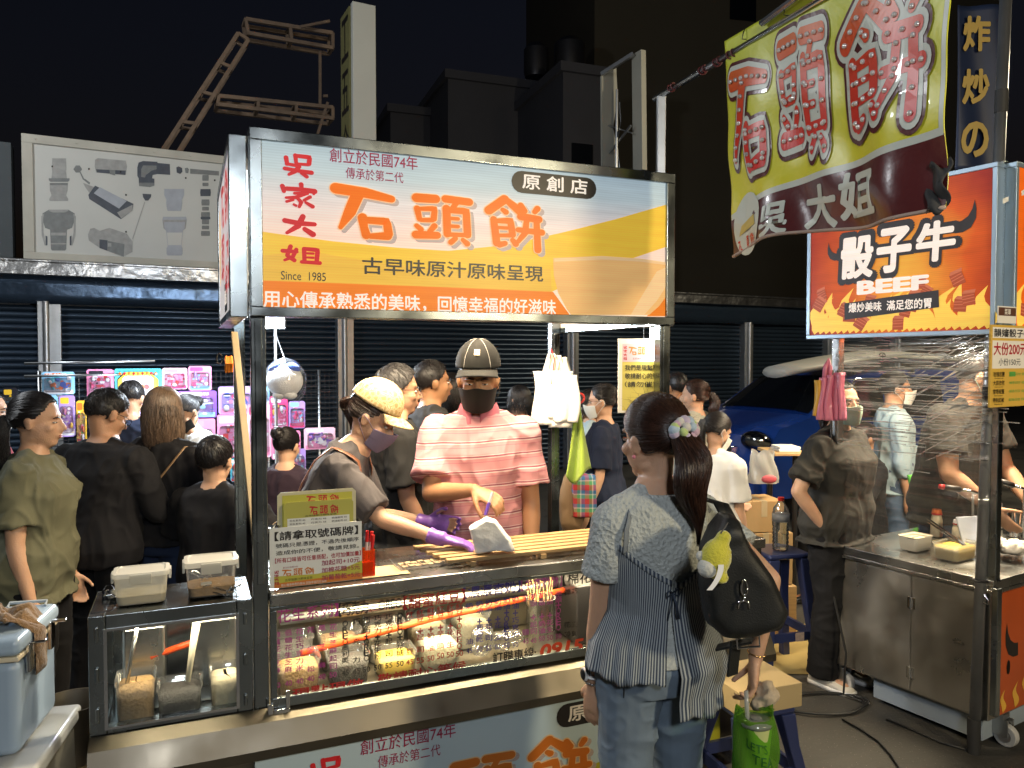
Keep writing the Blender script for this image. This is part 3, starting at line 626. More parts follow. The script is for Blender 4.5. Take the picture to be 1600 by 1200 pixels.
# side cases
CASEF = []
for x0, x1 in ((-.5, -.004), (SW+.004, SW+.5)):
    m = MB(SF); w = .05
    for a in (x0, x1-w):
        for b in (0, .26): m.box(a, a+w, b, b+.04, .57, .985)
    for z in (.57, .935):
        for b in (0, .26): m.box(x0+w, x1-w, b, b+.04, z, z+.05)
        for a in (x0, x1-w): m.box(a, a+w, .04, .26, z, z+.05)
    m.box(x0+.002, x1-.002, .002, .298, .55, .572); m.box(x0+.02, x1-.02, .02, .28, .972, .984)
    m.box(x0+.004, x1-.004, .29, .298, .572, .97)
    for k in range(3): m.box(x0+.018, x0+.03, -.008, .002, .64+k*.13, .69+k*.13); m.box(x1-.03, x1-.018, -.008, .002, .62+k*.14, .66+k*.14)
    cf = m.build('display_case', STEELD, stall, bevel=.004)
    m = MB(SF); m.box(x0+w, x1-w, .012, .016, .62, .935); m.build('case_pane', GLASS, cf)
    m = MB(SF); m.box(x0+w-.006, x1-w+.006, -.004, .002, .614, .622); m.box(x0+w-.006, x1-w+.006, -.004, .002, .933, .941); m.box(x0+w-.006, x0+w+.004, -.004, .002, .622, .933); m.box(x1-w-.004, x1-w+.006, -.004, .002, .622, .933); m.build('seal', CHROME, cf)
m = MB(SF); m.box(-.46,-.05,-.003,.002,.20,.45); m.build('drawer_front', STEELW, stall, bevel=.006)
# lettering on the case glass
GP = Plane(S(0,-.0145,0), U3, UP)
MAG = mat('magenta vinyl', (.32,.03,.2), .4, var=0); NAVY = mat('navy vinyl', (.04,.03,.22), .4, var=0); REDV = mat('red vinyl', (.42,.02,.02), .4, var=0); PINKV = mat('plum vinyl', (.36,.07,.26), .4, var=0); ORV = mat('orange red vinyl', (.6,.06,.02), .4, var=0); DKR = mat('dark red vinyl', (.25,.01,.03), .4, var=0)
m = MB(); o = .002
Z = lambda x, y: (400+x/3.158, 740+y/3.158)
ptext(m, GP, '【花生系列】', Z(78,705), Z(405,672), 21, 0, .01); ptext(m, GP, '【巧克力、OREO】', Z(408,668), Z(735,635), 21, 1, .01); ptext(m, GP, '【甜蜜紅豆】', Z(728,640), Z(1030,600), 21, 3, .012)
def colm(s, x, y0, y1, mi, w=11, price=None, py=None):
    k = 1 if y1 is None else None
    vtext(m, GP, s, (x, y0), (x, y1), w, mi, .012, asp=.82)
    if price: ptext(m, GP, price, (x-5, py), (x+5, py), 8, mi, .006)
def zc(s, x, y0, y1, mi, price, py, w=11.5):
    a = Z(x, y0); b = Z(x, y1); vtext(m, GP, s, a, b, w, mi, .012, asp=.8)
    c = Z(x, py); ptext(m, GP, price, (c[0]-5.5, c[1]), (c[0]+5.5, c[1]-1), 8.5, mi, .008)
for s, x, y0, y1, pr, py in (('懷舊花生芝麻',102,795,970,'40',1045),('低糖花生芝麻',160,785,965,'40',1035),('花生巧克力米',215,778,958,'40',1025),('花  生  松',270,770,962,'40',1012),('黑  芝  麻',325,762,945,'40',1003),('花生芝麻起司',380,755,950,'50',993)): zc(s,x,y0,y1,0,pr,py)
for s, x, y0, y1, pr, py in (('OREO奧利奧',440,740,920,'45',983),('巧  克  力',495,730,918,'45',975),('巧克力+OREO',545,722,910,'50',967),('巧克力+花生粉',600,712,900,'50',957),('巧克力+起 司',655,706,888,'55',947),('OREO+棉花糖',710,700,885,'50',938)): zc(s,x,y0,y1,1,pr,py)
for s, x, y0, y1, pr, py in (('紅     豆',758,697,878,'45',930),('紅豆 +起 司',810,685,868,'55',922),('紅豆 +奶 油',862,675,860,'50',912),('紅豆 +芋 頭',910,668,850,'50',900),('紅豆 +花 生',958,660,842,'50',893),('紅豆+OREO',1003,652,850,'50',888)): zc(s,x,y0,y1,3,pr,py)
Y = lambda x, y: (720+x/5, 860+y/5)
ptext(m, GP, '【濃濃香奶】', Y(20,322), Y(465,275), 21, 2, .012); ptext(m, GP, '【芋香奶酥】', Y(470,268), Y(790,225), 21, 4, .01); ptext(m, GP, '【棉花】', Y(795,228), Y(1050,196), 20, 1, .01)
def yc(s, x, y0, y1, mi, price, py, w=11.5):
    a = Y(x, y0); b = Y(x, y1); vtext(m, GP, s, a, b, w, mi, .012, asp=.8); c = Y(x, py); ptext(m, GP, price, (c[0]-4.5, c[1]), (c[0]+4.5, c[1]-1), 8, mi, .006)
for s, x, y0, y1, pr, py in (('奶    油',66,432,710,'45',785),('奶油 +葡萄乾',145,418,692,'50',775),('奶油 +起 司',217,408,683,'55',765),('奶油 +花 生',288,398,675,'50',755),('奶油+OREO',357,388,680,'50',742),('奶油+巧克力',425,378,655,'50',738)): yc(s,x,y0,y1,2,pr,py)
for s, x, y0, y1, pr, py in (('芋    頭',505,370,640,'45',710),('芋頭 +起司',567,360,632,'45',705),('芋頭 +奶油',632,352,625,'50',690),('芋頭 +花生',695,345,615,'50',683),('芋頭+OREO',762,340,600,'50',672)): yc(s,x,y0,y1,4,pr,py)
yc('棉  花',830,325,580,1,'50',655); yc('巧  克',890,318,575,1,'50',650)
ptext(m, GP, '現點現做，', Z(180,1090), Z(560,1028), 17, 3, .014); ptext(m, GP, '敬請耐心等候', Z(600,1015), Z(1035,950), 17, 3, .014)
ptext(m, GP, '訂購專線:', Y(250,845), Y(585,800), 19, 1, .01); ptext(m, GP, '0915', Y(615,790), Y(940,735), 19, 5, .03, slant=.2)
m.build('glass_lettering', [MAG, BKP, NAVY, REDV, PINKV, ORV], stall)
# lamps of the stall: strip lights under the roof and in the case, plus an added rear fill
m = MB(SF); m.box(.35, 1.35, .11, .155, 2.495, 2.52); m.box(.35, 1.35, .60, .645, 2.495, 2.52); m.build('strip_light', mat('warm strip light', (1,.78,.5), .4, var=0, em=9), stall)
for b in (.13, .62):
    lamp('stall_strip', S(.85, b, 2.49), 58, (1,.80,.54), 1.0, 'AREA', (0,0,RZ), .06)
m = MB(SF); m.cyl((SW-.03,.08,1.8),(SW-.03,.08,1.94),.017); lamp('tube_light_glow', S(SW-.03,.045,1.86), 16, (1,.96,.88), .03)
m.build('tube_light', mat('white tube', (1,.95,.85), .4, var=0, em=14), stall)
m = MB(SF); m.cyl((.1,.025,.945),(SW-.1,.025,.945),.006); m.build('case_light', mat('warm tube', (1,.8,.5), .4, var=0, em=10), stall)
lamp('case_strip', S(.85,.06,.945), 26, (1,.82,.55), 1.5, 'AREA', (0,0,RZ), .02)
lamp('case_rear_fill', S(.85,.30,.945), 12, (1,.80,.5), 1.5, 'AREA', (0,0,RZ), .03)  # added fill without a fixture, brightens the case from the rear
lamp('side_case_strip', S(-.25,.06,.965), 3, (1,.85,.6), .36, 'AREA', (0,0,RZ), .02)
# ------------------------------------------------------------------ the beef stall on the right
C2 = V((2.17, 3.45, 0)); RZ2 = atan2(.516, .856)
BS = Matrix.Translation(C2) @ Matrix.Rotation(RZ2, 4, 'Z'); BR3 = BS.to_3x3()
def B(t, s, z): return BS @ V((t, s, z))
T3 = BR3 @ V((1,0,0)); S3 = BR3 @ V((0,1,0))
beef = thing('beef_stall', 'worn stainless steel beef stall with an orange flame sign and a plastic film screen', 'food stall', C2, RZ2)
m = MB(BS); m.box(.004, 1.7, .004, .79, .15, .76); m.build('cabinet', STEELB, beef, bevel=.004)
m = MB(BS); m.box(-.025, 1.72, -.025, .82, .745, .765); m.box(-.025, 1.72, -.025, -.0, .765, .808); m.box(-.025, 0, 0, .82, .765, .808); m.box(0, 1.72, 0, .82, .79, .804); m.build('counter_top', STEEL, beef, bevel=.004)
SPL = Plane(B(0,.8,0), -S3, UP)
sm = .8 - SPL.uv((1424,1000))[0]
for s0, s1 in ((.03, sm-.006), (sm+.006, .77)):
    m = MB(BS); m.box(-.004, .003, s0, s1, .16, .735); m.build('cabinet_door', STEELB, beef, bevel=.003)
m = MB(BS)
for z in (.25, .6): m.cyl((-.012,sm,z-.03),(-.012,sm,z+.03),.006); m.box(-.007,-.004,sm-.02,sm+.02,z-.028,z+.028)
m.build('hinge', CHROME, beef)
m = MB(BS); m.box(.05,1.6,.05,.6,.03,.15); m.build('skirt', mat('pale blue board', (.28,.33,.38), .5, var=.2), beef)
for a, b in ((.05,.80),(.16,.03),(1.5,.1)):
    m = MB(BS); m.box(a-.03,a+.03,b-.03,b+.03,.125,.15); m.box(a-.028,a-.022,b-.05,b+.02,.05,.13); m.box(a+.022,a+.028,b-.05,b+.02,.05,.13); c = m.build('caster', ALU, beef, bevel=.002)
    m = MB(); p = B(a-.018,b-.03,.052); q2 = B(a+.018,b-.03,.052); m.cyl(p,q2,.052,24); m.build('wheel', mat('grey rubber tyre', (.42,.42,.41), .6), c, smooth=radians(40), bevel=.006)
    m = MB(); m.cyl(B(a-.021,b-.03,.052),B(a+.021,b-.03,.052),.03,20); m.build('hub', GALV, c)
m = MB(BS); m.box(-.02,.02,-.03,.01,.808,2.68); m.box(-.035,.0,-.05,-.02,.2,.78); m.build('post', STEELD, beef, bevel=.004)
m = MB(BS); m.box(-.03,.015,.775,.82,.45,2.62); m.box(-.06,-.03,.79,.815,.55,.8); m.build('post', STEEL, beef, bevel=.004)
m = MB(BS); m.box(1.62,1.66,-.02,.02,.8,2.6); m.build('post', STEEL, beef, bevel=.004)
# orange front of the cart
FR = mat('printed flame red', (.42,.07,.012), .4, var=.25, vs=5)
m = MB(BS); m.box(.05,1.68,-.012,.004,.17,.735); fpn = m.build('front_panel', FR, beef)
FPL = Plane(B(0,-.0125,0), T3, UP); m = MB()
horn = [(0,.0),(.012,.05),(.03,.09),(.03,.12),(.024,.17),(.0,.10),(-.012,.04)]
def hornp(mb, pl, u, v, s, flip, mi, off=.001):
    # a bull's horn: outer curve, then inner curve
    O = [(0,1),(-.06,.7),(-.05,.4),(.1,.12),(.36,0),(.62,0),(.6,.36),(.4,.38),(.2,.5),(.07,.72)]
    mb.poly(pl, [(u+(-x if flip else x)*s, v+y*s) for x, y in O], off, mi)
hornp(m, FPL, .12, .42, .17, False, 0); hornp(m, FPL, .62, .42, .17, True, 0)
for k in range(5): m.poly(FPL, [(.14+.02*cos(a)*.8, .38+.035*sin(a)) for a in [j*pi/4 for j in range(8)]], .001, 0)
YEF = mat('printed flame yellow', (.72,.40,.05), .4, var=.2)
rnd = random.Random(3)
def flame(mb, pl, u, v, h, mi, off, lean=.2):
    w = h*.28; pts = []
    for k in range(9): f = k/8; pts.append((u - w*sin(pi*(f**.6))*.8 + lean*h*f*f + .12*h*sin(f*7), v+h*f))
    for k in range(7, 0, -1): f = k/8; pts.append((u + w*sin(pi*(f**.6))*.5 + lean*h*f*f + .12*h*sin(f*7), v+h*f))
    mb.poly(pl, pts, off, mi)
for k in range(14): flame(m, FPL, .1+k*.11, .175, rnd.uniform(.08,.2), 1, .0008+k*1e-5, rnd.uniform(-.2,.3))
m.build('flame_print', [BKP, YEF], fpn)
# signs
SG0, SG1, Z0, Z1 = -.03, .955, 1.915, 2.67
FL = mat('printed fire sheet', (.6,.3,.1), .4, var=0); n, L, b = N(FL)
gp = n.new('ShaderNodeVectorMath'); gp.operation = 'DISTANCE'; gp.inputs[1].default_value = (-.03, .42, 2.25); L.new(objcoord(n), gp.inputs[0])
nz = n.new('ShaderNodeTexNoise'); nz.inputs['Scale'].default_value = 5; L.new(objcoord(n), nz.inputs[0])
cc = ramp(n, L, mth(n, L, 'ADD', gp.outputs['Value'], mth(n, L, 'MULTIPLY', mth(n, L, 'SUBTRACT', nz.outputs[0], .5), .25)), [(0,(.74,.40,.05)), (.18,(.70,.25,.03)), (.34,(.56,.085,.012)), (.55,(.28,.02,.01))])
L.new(cc, b.inputs['Base Color']); lit(FL, .5)
FY = print_mat('printed flame', (.8,.5,.08), .6); MEAT = print_mat('printed meat', (.36,.07,.03), .5); MEAT2 = print_mat('printed meat edge', (.5,.14,.07), .5); WLT = print_mat('printed pale letter', (.76,.66,.58), .62); BK2 = mat('printed dark outline', (.02,.012,.012), .5, var=0)
FRB = mat('pale blue aluminium', (.35,.45,.55), .4, .6)
m = MB(BS); f = .022
m.box(-.07,-.0,SG0,SG1,Z0,Z0+f); m.box(-.07,0,SG0,SG1,Z1-f,Z1); m.box(-.07,0,SG0,SG0+f,Z0+f,Z1-f); m.box(-.07,0,SG1-f,SG1,Z0+f,Z1-f); m.box(-.012,-.002,SG0+.002,SG1-.002,Z0+.002,Z1-.002)
s2s = m.build('side_sign', FRB, beef, bevel=.003)
m = MB(BS); m.box(-.064,-.056,SG0+f,SG1-f,Z0+f,Z1-f); m.build('printed_sheet', FL, s2s)
SQ = Plane(B(-.0645,SG1,0), -S3, UP); m = MB()
for k in range(26):
    flame(m, SQ, .05+k*.036, Z0+f+.002, rnd.uniform(.08,.24), 0, .0006+k*2e-5, rnd.uniform(-.3,.4))
for k in range(15):
    u = .06+rnd.random()*.86; v = Z0+.06+rnd.random()*.2; s = rnd.uniform(.025,.04); a = rnd.uniform(-.5,.5)
    R_ = lambda x, y: (u+(x*cos(a)-y*sin(a))*s, v+(x*sin(a)+y*cos(a))*s)
    m.poly(SQ, [R_(*p) for p in ((-1,-.8),(.8,-1),(1,.7),(-.8,1))], .0016+k*6e-5, 1); m.poly(SQ, [R_(*p) for p in ((-.8,1),(1,.7),(1.25,1.15),(-.4,1.4))], .0016+k*6e-5, 2)
    for j in (-.4,.1,.5): m.poly(SQ, [R_(*p) for p in ((-.9,j),(.85,j-.1),(.85,j+.02),(-.9,j+.12))], .0017+k*6e-5, 2)
def sq(ch, x0, y0, x1, y1, mi, bold, off, g=0):
    u0, v1, _ = SQ.uv((x0,y0)); u1, v0, _ = SQ.uv((x1,y1)); text(m, SQ, ch, u0-g, u1+g, (v0+v1)/2, v1-v0+2*g, mi, bold, off, slant=.04)
for mi, bold, off, g in ((3,.075,.003,.016), (4,.035,.0045,0)):
    sq('骰', 1316,376,1362,430,mi,bold,off,g); sq('子',1372,362,1421,420,mi,bold,off,g); sq('牛',1434,352,1490,403,mi,bold,off,g)
u0,v0,_ = SQ.uv((1342,458)); u1,v1,_ = SQ.uv((1449,432)); text(m, SQ, 'BEEF', u0, u1, (v0+v1)/2, .062, 4, .045, .004)
m.poly(SQ, [SQ.uv(p)[:2] for p in ((1320,474),(1467,453),(1468,480),(1320,500))], .003, 3)
ptext(m, SQ, '爆炒美味  滿足您的胃', (1327,486), (1456,468), 15, 4, .02, .004)
u,v,_ = SQ.uv((1300,408)); hornp(m, SQ, u-.02, v, .10, False, 3, .002); u,v,_ = SQ.uv((1512,362)); hornp(m, SQ, u+.03, v, .14, True, 3, .002)
m.build('lettering', [FY, MEAT, MEAT2, BK2, WLT], s2s)
m = MB(BS); m.box(-.0,1.66,-.075,-.02,Z0+.0,Z0+f); m.box(0,1.66,-.075,-.02,Z1-f,Z1); m.box(0,f,-.075,-.02,Z0+f,Z1-f); f2s = m.build('front_sign', FRB, beef, bevel=.003)
FL2 = print_mat('printed flame orange', (.66,.11,.01), .55)
m = MB(BS); m.box(f,1.66,-.07,-.06,Z0+f,Z1-f); m.build('printed_sheet', FL2, f2s)
FQ = Plane(B(0,-.0705,0), T3, UP); m = MB()
hornp(m, FQ, .09, 2.25, .2, False, 0); m.tube([FQ.pt(.17,2.19,.001),FQ.pt(.19,2.14,.001),FQ.pt(.24,2.1,.001)], .008)
for k in range(12): flame(m, FQ, .05+k*.09, Z0+f, rnd.uniform(.1,.25), 1, .0006+k*2e-5)
for k in range(6):
    u = .06+k*.07; v = 2.0+.04*(k%2); m.poly(FQ, [(u,v),(u+.05,v-.01),(u+.055,v+.05),(u+.004,v+.055)], .0016+k*5e-5, 2)
    for j in range(3): m.poly(FQ, [(u+.003,v+.01+j*.015),(u+.05,v+.004+j*.015),(u+.05,v+.009+j*.015),(u+.003,v+.016+j*.015)], .0022+k*5e-5, 3)
for mi, bd, off, g in ((0,.075,.003,.02),(4,.04,.0045,0)): text(m, FQ, '骰', .3-g, .56+g, 2.3, .36+2*g, mi, bd, off)
m.build('lettering', [BK2, FY, MEAT, MEAT2, WLT], f2s)
m = MB(BS); m.box(.02,1.64,.03,.82,2.6,2.63); m.build('roof', WHITEP, beef)
# menu boards hung on the front
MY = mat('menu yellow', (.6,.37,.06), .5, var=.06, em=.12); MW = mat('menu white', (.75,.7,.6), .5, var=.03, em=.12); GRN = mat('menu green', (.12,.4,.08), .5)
MPL = Plane(B(0,-.11,0), T3, UP); uL, vT, _ = MPL.uv((1549,507)); _, vB, _ = MPL.uv((1562,636)); uR = uL+.34
mb_ = thing('menu_board', 'yellow menu board with red prices hung on the front of the beef stall', 'menu board', MPL.pt((uL+uR)/2, vB), RZ2)
m = MB(); m.poly(MPL, [(uL,vB),(uR,vB),(uR,vT),(uL,vT)], 0, 0, .008); m.build('board', MY, mb_)
m = MB(); H = vT-vB
m.poly(MPL, [(uL+.01,vT-H*.16),(uR-.01,vT-H*.16),(uR-.01,vT-.01),(uL+.01,vT-.01)], .001, 0); m.poly(MPL, [(uL+.01,vT-H*.53),(uR-.01,vT-H*.53),(uR-.01,vT-H*.19),(uL+.01,vT-H*.19)], .001, 0)
text(m, MPL, '韻嬸骰子牛', uL+.02, uR-.02, vT-H*.095, H*.1, 1, .015, .002); text(m, MPL, '大份200元', uL+.02, uR-.05, vT-H*.29, H*.15, 2, .02, .002); text(m, MPL, '小份150元', uL+.06, uR-.1, vT-H*.45, H*.09, 1, .0, .002)
for k, (c, e) in enumerate((('玫瑰岩鹽','Himalayan salt'),('大蒜孜然','Cumin powder'),('雪塔椒鹽','Black pepper'),('帶刺紅椒','Spicy'))):
    v = vT-H*(.60+k*.105); text(m, MPL, c, uL+.02, uL+.11, v, H*.06, 1, .01, .002); text(m, MPL, e, uL+.03, uL+.10, v-H*.05, H*.022, 1, 0, .002); text(m, MPL, '鹹香回甘 經典', uL+.15, uL+.3, v, H*.035, 3, 0, .002)
m.poly(MPL, [(uL+.15,vT-H*.57),(uL+.2,vT-H*.57),(uL+.2,vT-H*.63),(uL+.15,vT-H*.63)], .0015, 3); m.build('lettering', [MW, BKP, REDINK, GRN], mb_)
mc = thing('menu_card', 'small white and brown card clipped above the yellow menu board', 'card', MPL.pt(uL+.12, vT), RZ2)
m = MB(); m.poly(MPL, [(uL+.05,vT+.008),(uL+.2,vT+.008),(uL+.2,vT+.08),(uL+.05,vT+.08)], 0, 0, .003); m.build('card', MW, mc)
m = MB(); m.poly(MPL, [(uL+.055,vT+.04),(uL+.195,vT+.04),(uL+.195,vT+.075),(uL+.055,vT+.075)], .001, 0); text(m, MPL, '菜單', uL+.1, uL+.15, vT+.057, .025, 1, .01, .002); m.build('lettering', [mat('brown ink', (.12,.05,.03), .5), MW], mc)
# plastic film stretched along the side
FILM = clear('stretched film', (.94,.95,.96), .12, .10, 0.02, bump=.03, bs=11, stretch=(1.5,.5,7))
def ff(u, v):
    return B(-.035+.006*sin(v*31+u*2)+.004*sin(v*77), .80-.80*u, .82+1.1*v-.02*sin(pi*u)*(1-v))
m = MB(); m.grid(ff, 24, 120); film = m.build('plastic_film', FILM, beef, smooth=True)
WR = clear('crumpled film', (.9,.91,.92), .22, .08, .03, bump=.02, bs=16, stretch=(1,1,1))
m = MB(); rr = random.Random(5)
for k in range(34):   # creases radiating from where the film is tied on the near post
    z = 1.45+rr.random()*.5; l = rr.uniform(.1,.4); s0 = .02; p = B(-.04, s0, z); e = B(-.046-rr.random()*.01, s0+l, z-(.1+rr.random()*.5)*l*1.2)
    mid = p.lerp(e,.5)+V((0,0,rr.uniform(-.01,.01))); m.tube([p, mid, e], [.0015,.003,.0006], 5)
for k in range(230):
    z = 1.25+rr.random()**.55*.67; s0 = rr.uniform(.12,.79); l = rr.uniform(.06,.30); m.tube([B(-.043,s0,z),B(-.043,s0-l,z+rr.uniform(-.008,.008))], [.0012,.0026], 5)
m.build('film_crease', clear('film crease', (.92,.94,.96), .55, .12, .10), beef)
lamp('beef_strip', B(.75,.4,2.56), 140, (1,.84,.58), 1.2, 'AREA', (0,0,RZ2), .08)
m = MB(BS); m.box(.15,1.45,.38,.42,2.57,2.6); m.build('strip_light', mat('strip light', (1,.85,.6), .4, var=0, em=9), beef)
# tent pole strapped to the cart
p0 = gz(1521,1176,0); p1 = V((p0.x+.07, p0.y-.02, 3.5))
tp = thing('tent_pole', 'scuffed galvanised pole strapped to the beef stall corner', 'pole', p0)
m = MB(); m.cyl(p0+V((0,0,.02)), p1, .024, 20); m.build('tube', GALV, tp, smooth=True)
m = MB(); m.cyl(p0, p0+V((0,0,.16)), .028, 20); m.build('rubber_foot', RUBBER, tp, smooth=radians(40))
m = MB(); a = lambda z: p0.lerp(p1, z/3.5)
m.cyl(a(1.62),a(1.68),.027,16); m.cyl(a(2.9),a(3.0),.027,16); m.build('black_tape', RUBBER, tp)
m = MB(); m.tube([a(.80)+V((.028*cos(t),.028*sin(t),0)) for t in [j*pi/8 for j in range(17)]], .012, 6, flat=.4); m.bar(a(.80)+V((.02,0,0)), B(.02,-.03,.81), .03, .008); m.build('strap', BLACKP, tp)
m = MB(); m.tube([a(.74)+V((.0,-.028,0)),a(.72)+V((.012,-.04,0)),a(.70)+V((.012,-.04,.0)),a(.71)+V((-.004,-.03,0))], .004, 6); m.build('shackle', CHROME, tp)
m = MB(); m.bar(B(-.02,-.02,2.5), B(.5,-.3,2.75), .02); m.build('side_arm', GALV, tp)
# ------------------------------------------------------------------ banner on its pole
BE = V((.389,-.921,0)); BO = V((.80,2.93,0))
bp_ = thing('banner_pole', 'steel pole with hooks reaching out from the stall roof corner', 'pole', S(SW-.02,.02,ZT))
m = MB(); m.tube([BO-BE*.47+UP*2.93, BO+BE*1.5+UP*2.97], .012, 10); m.build('tube', STEEL, bp_, smooth=True)
m = MB(); c = BO-BE*.42; m.bar(V((c.x,c.y,2.40)), V((c.x,c.y,2.925)), .035, .035); m.bar(V((c.x,c.y,2.4)), S(SW-.02,.0,2.4), .03); m.build('bracket', GALV, bp_, bevel=.003)
m = MB()
for d in (-.36,-.15,-.06,.02): 
    p = BO+BE*d+UP*2.937; m.tube([p+V((.014*cos(t),0,.016*sin(t))) + BE*(t*.004) for t in [j*pi/6 for j in range(22)]], .003, 5)
m.build('wire', mat('dark red wire', (.12,.02,.02), .5), bp_)
BNP = Plane(BO, BE, UP); BW_, BZ0, BZ1 = .945, 2.185, 3.0
def cloth(u, v, off=0):
    """u metres along, v height: hangs in soft folds"""
    h = (BZ1-v)/(BZ1-BZ0); lo = BZ0
    vv = BZ1 - (BZ1-v)*(1 - .03*sin(u*5) - .055*u)
    w = h*(.030*sin(u*9+.5)+.012*sin(u*23+v*4)+.010*sin(u*6-v*9)) + .006*sin(v*25+u*11)*h
    uu = u + .075*h*(1-u)*(1 if u < 1 else 0) - .02*h*u
    return BNP.pt(uu, vv + .01*sin(u*8)*h, w+off)
bn = thing('hanging_banner', 'wrinkled yellow green banner with bulb studded red lettering on a maroon hem', 'banner', cloth(.45, BZ0), 0)
BYG = mat('yellow green vinyl', (.40,.38,.03), .38, var=.22, vs=3, coat=.12, bump=.004, bs=9); BMAR = mat('maroon vinyl', (.09,.016,.016), .3, var=.2, vs=4, coat=.3, bump=.004, bs=9); BCR = mat('cream vinyl', (.55,.58,.50), .4, var=.06, coat=.2)
n, L, b = N(BYG); o = sep(n, L); cc = ramp(n, L, mth(n, L, 'ADD', o[2], .2), [(.0,(.85,.55,.02)), (.4,(.66,.62,.03)), (.95,(.52,.56,.04))])
nz_ = [x for x in n if x.type == 'TEX_NOISE'][0]; mxx = n.new('ShaderNodeMix'); mxx.data_type = 'RGBA'; mxx.blend_type = 'MULTIPLY'; mxx.inputs[0].default_value = .3; L.new(cc, mxx.inputs[6]); L.new(nz_.outputs[1], mxx.inputs[7]); L.new(cc, b.inputs['Base Color'])
m = MB(); m.grid(lambda a, c: cloth(a*BW_, BZ0+(BZ1-BZ0)*c), 90, 80, thick=.002); m.build('sheet', BYG, bn, smooth=True)
hem = lambda u: 2.315 + .045*u + .03*sin(u*2.4)
m = MB(); m.grid(lambda a, c: cloth(a*BW_, BZ0+.004+(hem(a*BW_)-BZ0)*c, .0015), 90, 22); m.build('hem_panel', BMAR, bn, smooth=True)
m = MB(); m.grid(lambda a, c: cloth(.004+a*(BW_-.006), hem(a*BW_)+.022*c, .002), 90, 2, 0); m.grid(lambda a, c: cloth(BW_-.016+.014*a, hem(BW_)+(BZ1-.01-hem(BW_))*c, .0018), 2, 60, 0); m.build('cream_stripe', BCR, bn, smooth=True)
put = lambda u, v, o: cloth(u, v, o); dots = []
LR = mat('banner letter red', (.36,.03,.02), .35, var=.2, coat=.2); n, L, b = N(LR); o = sep(n, L); L.new(ramp(n, L, mth(n, L, 'ADD', o[2], .0), [(.25,(.60,.02,.015)), (.5,(.62,.05,.012)), (.75,(.62,.16,.01))]), b.inputs['Base Color'])
m = MB()
for k, (ch, u0, v0, u1, v1) in enumerate((('石',.02,2.43,.235,2.87),('頭',.275,2.44,.50,2.89),('餅',.55,2.44,.885,2.885))):
    for mi, gr, off in ((0,20,.003),(1,11,.0052),(2,-1,.0074)):
        brush(m, ch, put, u0, v0, u1, v1, mi, gr, off, dots=dots if mi == 2 else None)
m.build('big_lettering', [BMAR, BCR, LR], bn)
BULB = mat('clear bulb', (.75,.72,.68), .12, .35, var=.15, isl=.35, coat=.6)
m = MB(); m.ell((0,0,0), .0085, n=8); bme = m.mesh('bulb'); bme.materials.append(BULB); bme.polygons.foreach_set('use_smooth', [True]*len(bme.polygons)); dots.sort(key=lambda q_: -q_[0])
for u, v in dots[:100]:
    p = WM[bn.name].inverted() @ cloth(u, v, .010); o = bpy.data.objects.new('bulb', bme); COL.objects.link(o); o.parent = bn; o.location = p
m = MB()
for u, v in dots[100:]: m.ell(cloth(u, v, .010), .0085, n=8)
if dots[100:]: m.build('small_bulbs', BULB, bn, smooth=True)['kind'] = 'stuff'
m = MB()
tp4 = lambda u, v, o: cloth(u, v, o)
text(m, BNP, '吳', .19, .30, 2.245, .115, 0, .03, .003, fn=tp4); text(m, BNP, '大', .37, .52, 2.265, .14, 0, .03, .003, fn=tp4); text(m, BNP, '姐', .545, .71, 2.285, .14, 0, .03, .003, fn=tp4)
m.build('hem_lettering', BCR, bn)
m = MB(); 
for k in range(24): a, c = 2*pi*k/24, 2*pi*(k+1)/24; m.add([cloth(.10,2.27,.004), cloth(.10+.085*cos(a),2.27+.115*sin(a),.004), cloth(.10+.085*cos(c),2.27+.115*sin(c),.004)], [(0,1,2)])
m.poly(BNP, [(0,0)]*0 or [(-9,-9),(-9.01,-9),(-9,-9.01)], 0, 0) if 0 else None
m.add([cloth(.04,2.24,.005), cloth(.16,2.25,.005), cloth(.15,2.29,.005), cloth(.05,2.27,.005)], [(0,1,2,3)], 1)
for ch, u in (('石',.035),('頭',.075),('餅',.118)): brush(m, ch, put, u, 2.185, u+.034, 2.225, 2, 0, .006)
m.build('round_emblem', [BCR, mat('emblem yellow', (.55,.42,.1), .5), LR], bn)
m = MB(); m.tube([cloth(k/40*BW_, BZ0-.002, .002) for k in range(41)], .006, 6); m.build('rope_edge', mat('pale rope', (.4,.3,.24), .8, bump=.003, bs=120), bn, smooth=True)
m = MB(); m.grid(lambda a, c: cloth(BW_-.05+.055*a+.01*sin(c*9), BZ0-.01+.13*c+.012*sin(a*8), .008+.01*sin(a*5+c*7)), 10, 14, thick=.003); m.build('black_patch', RUBBER, bn, smooth=True)
m = MB()
for u in (.12,.33,.60,.80): m.tube([cloth(u,BZ1,.004), cloth(u,BZ1-.02,.012), BNP.pt(u,2.96,.016), BNP.pt(u+.01,2.96,-.014), cloth(u,BZ1-.015,-.01)], .002, 5)
m.build('tie', BLACKP, bn)
m = MB(); m.bar(BNP.pt(.23,2.97,.02), BNP.pt(.46,2.995,.02), .03, .012); m.bar(BNP.pt(.235,2.96,.028), BNP.pt(.455,2.985,.028), .006, .004); tag(m.build('clip_lamp', CHROME, base=BNP.pt(.35,2.97,.02)), 'chrome clip rail fixed on the banner pole above the banner', 'clip')
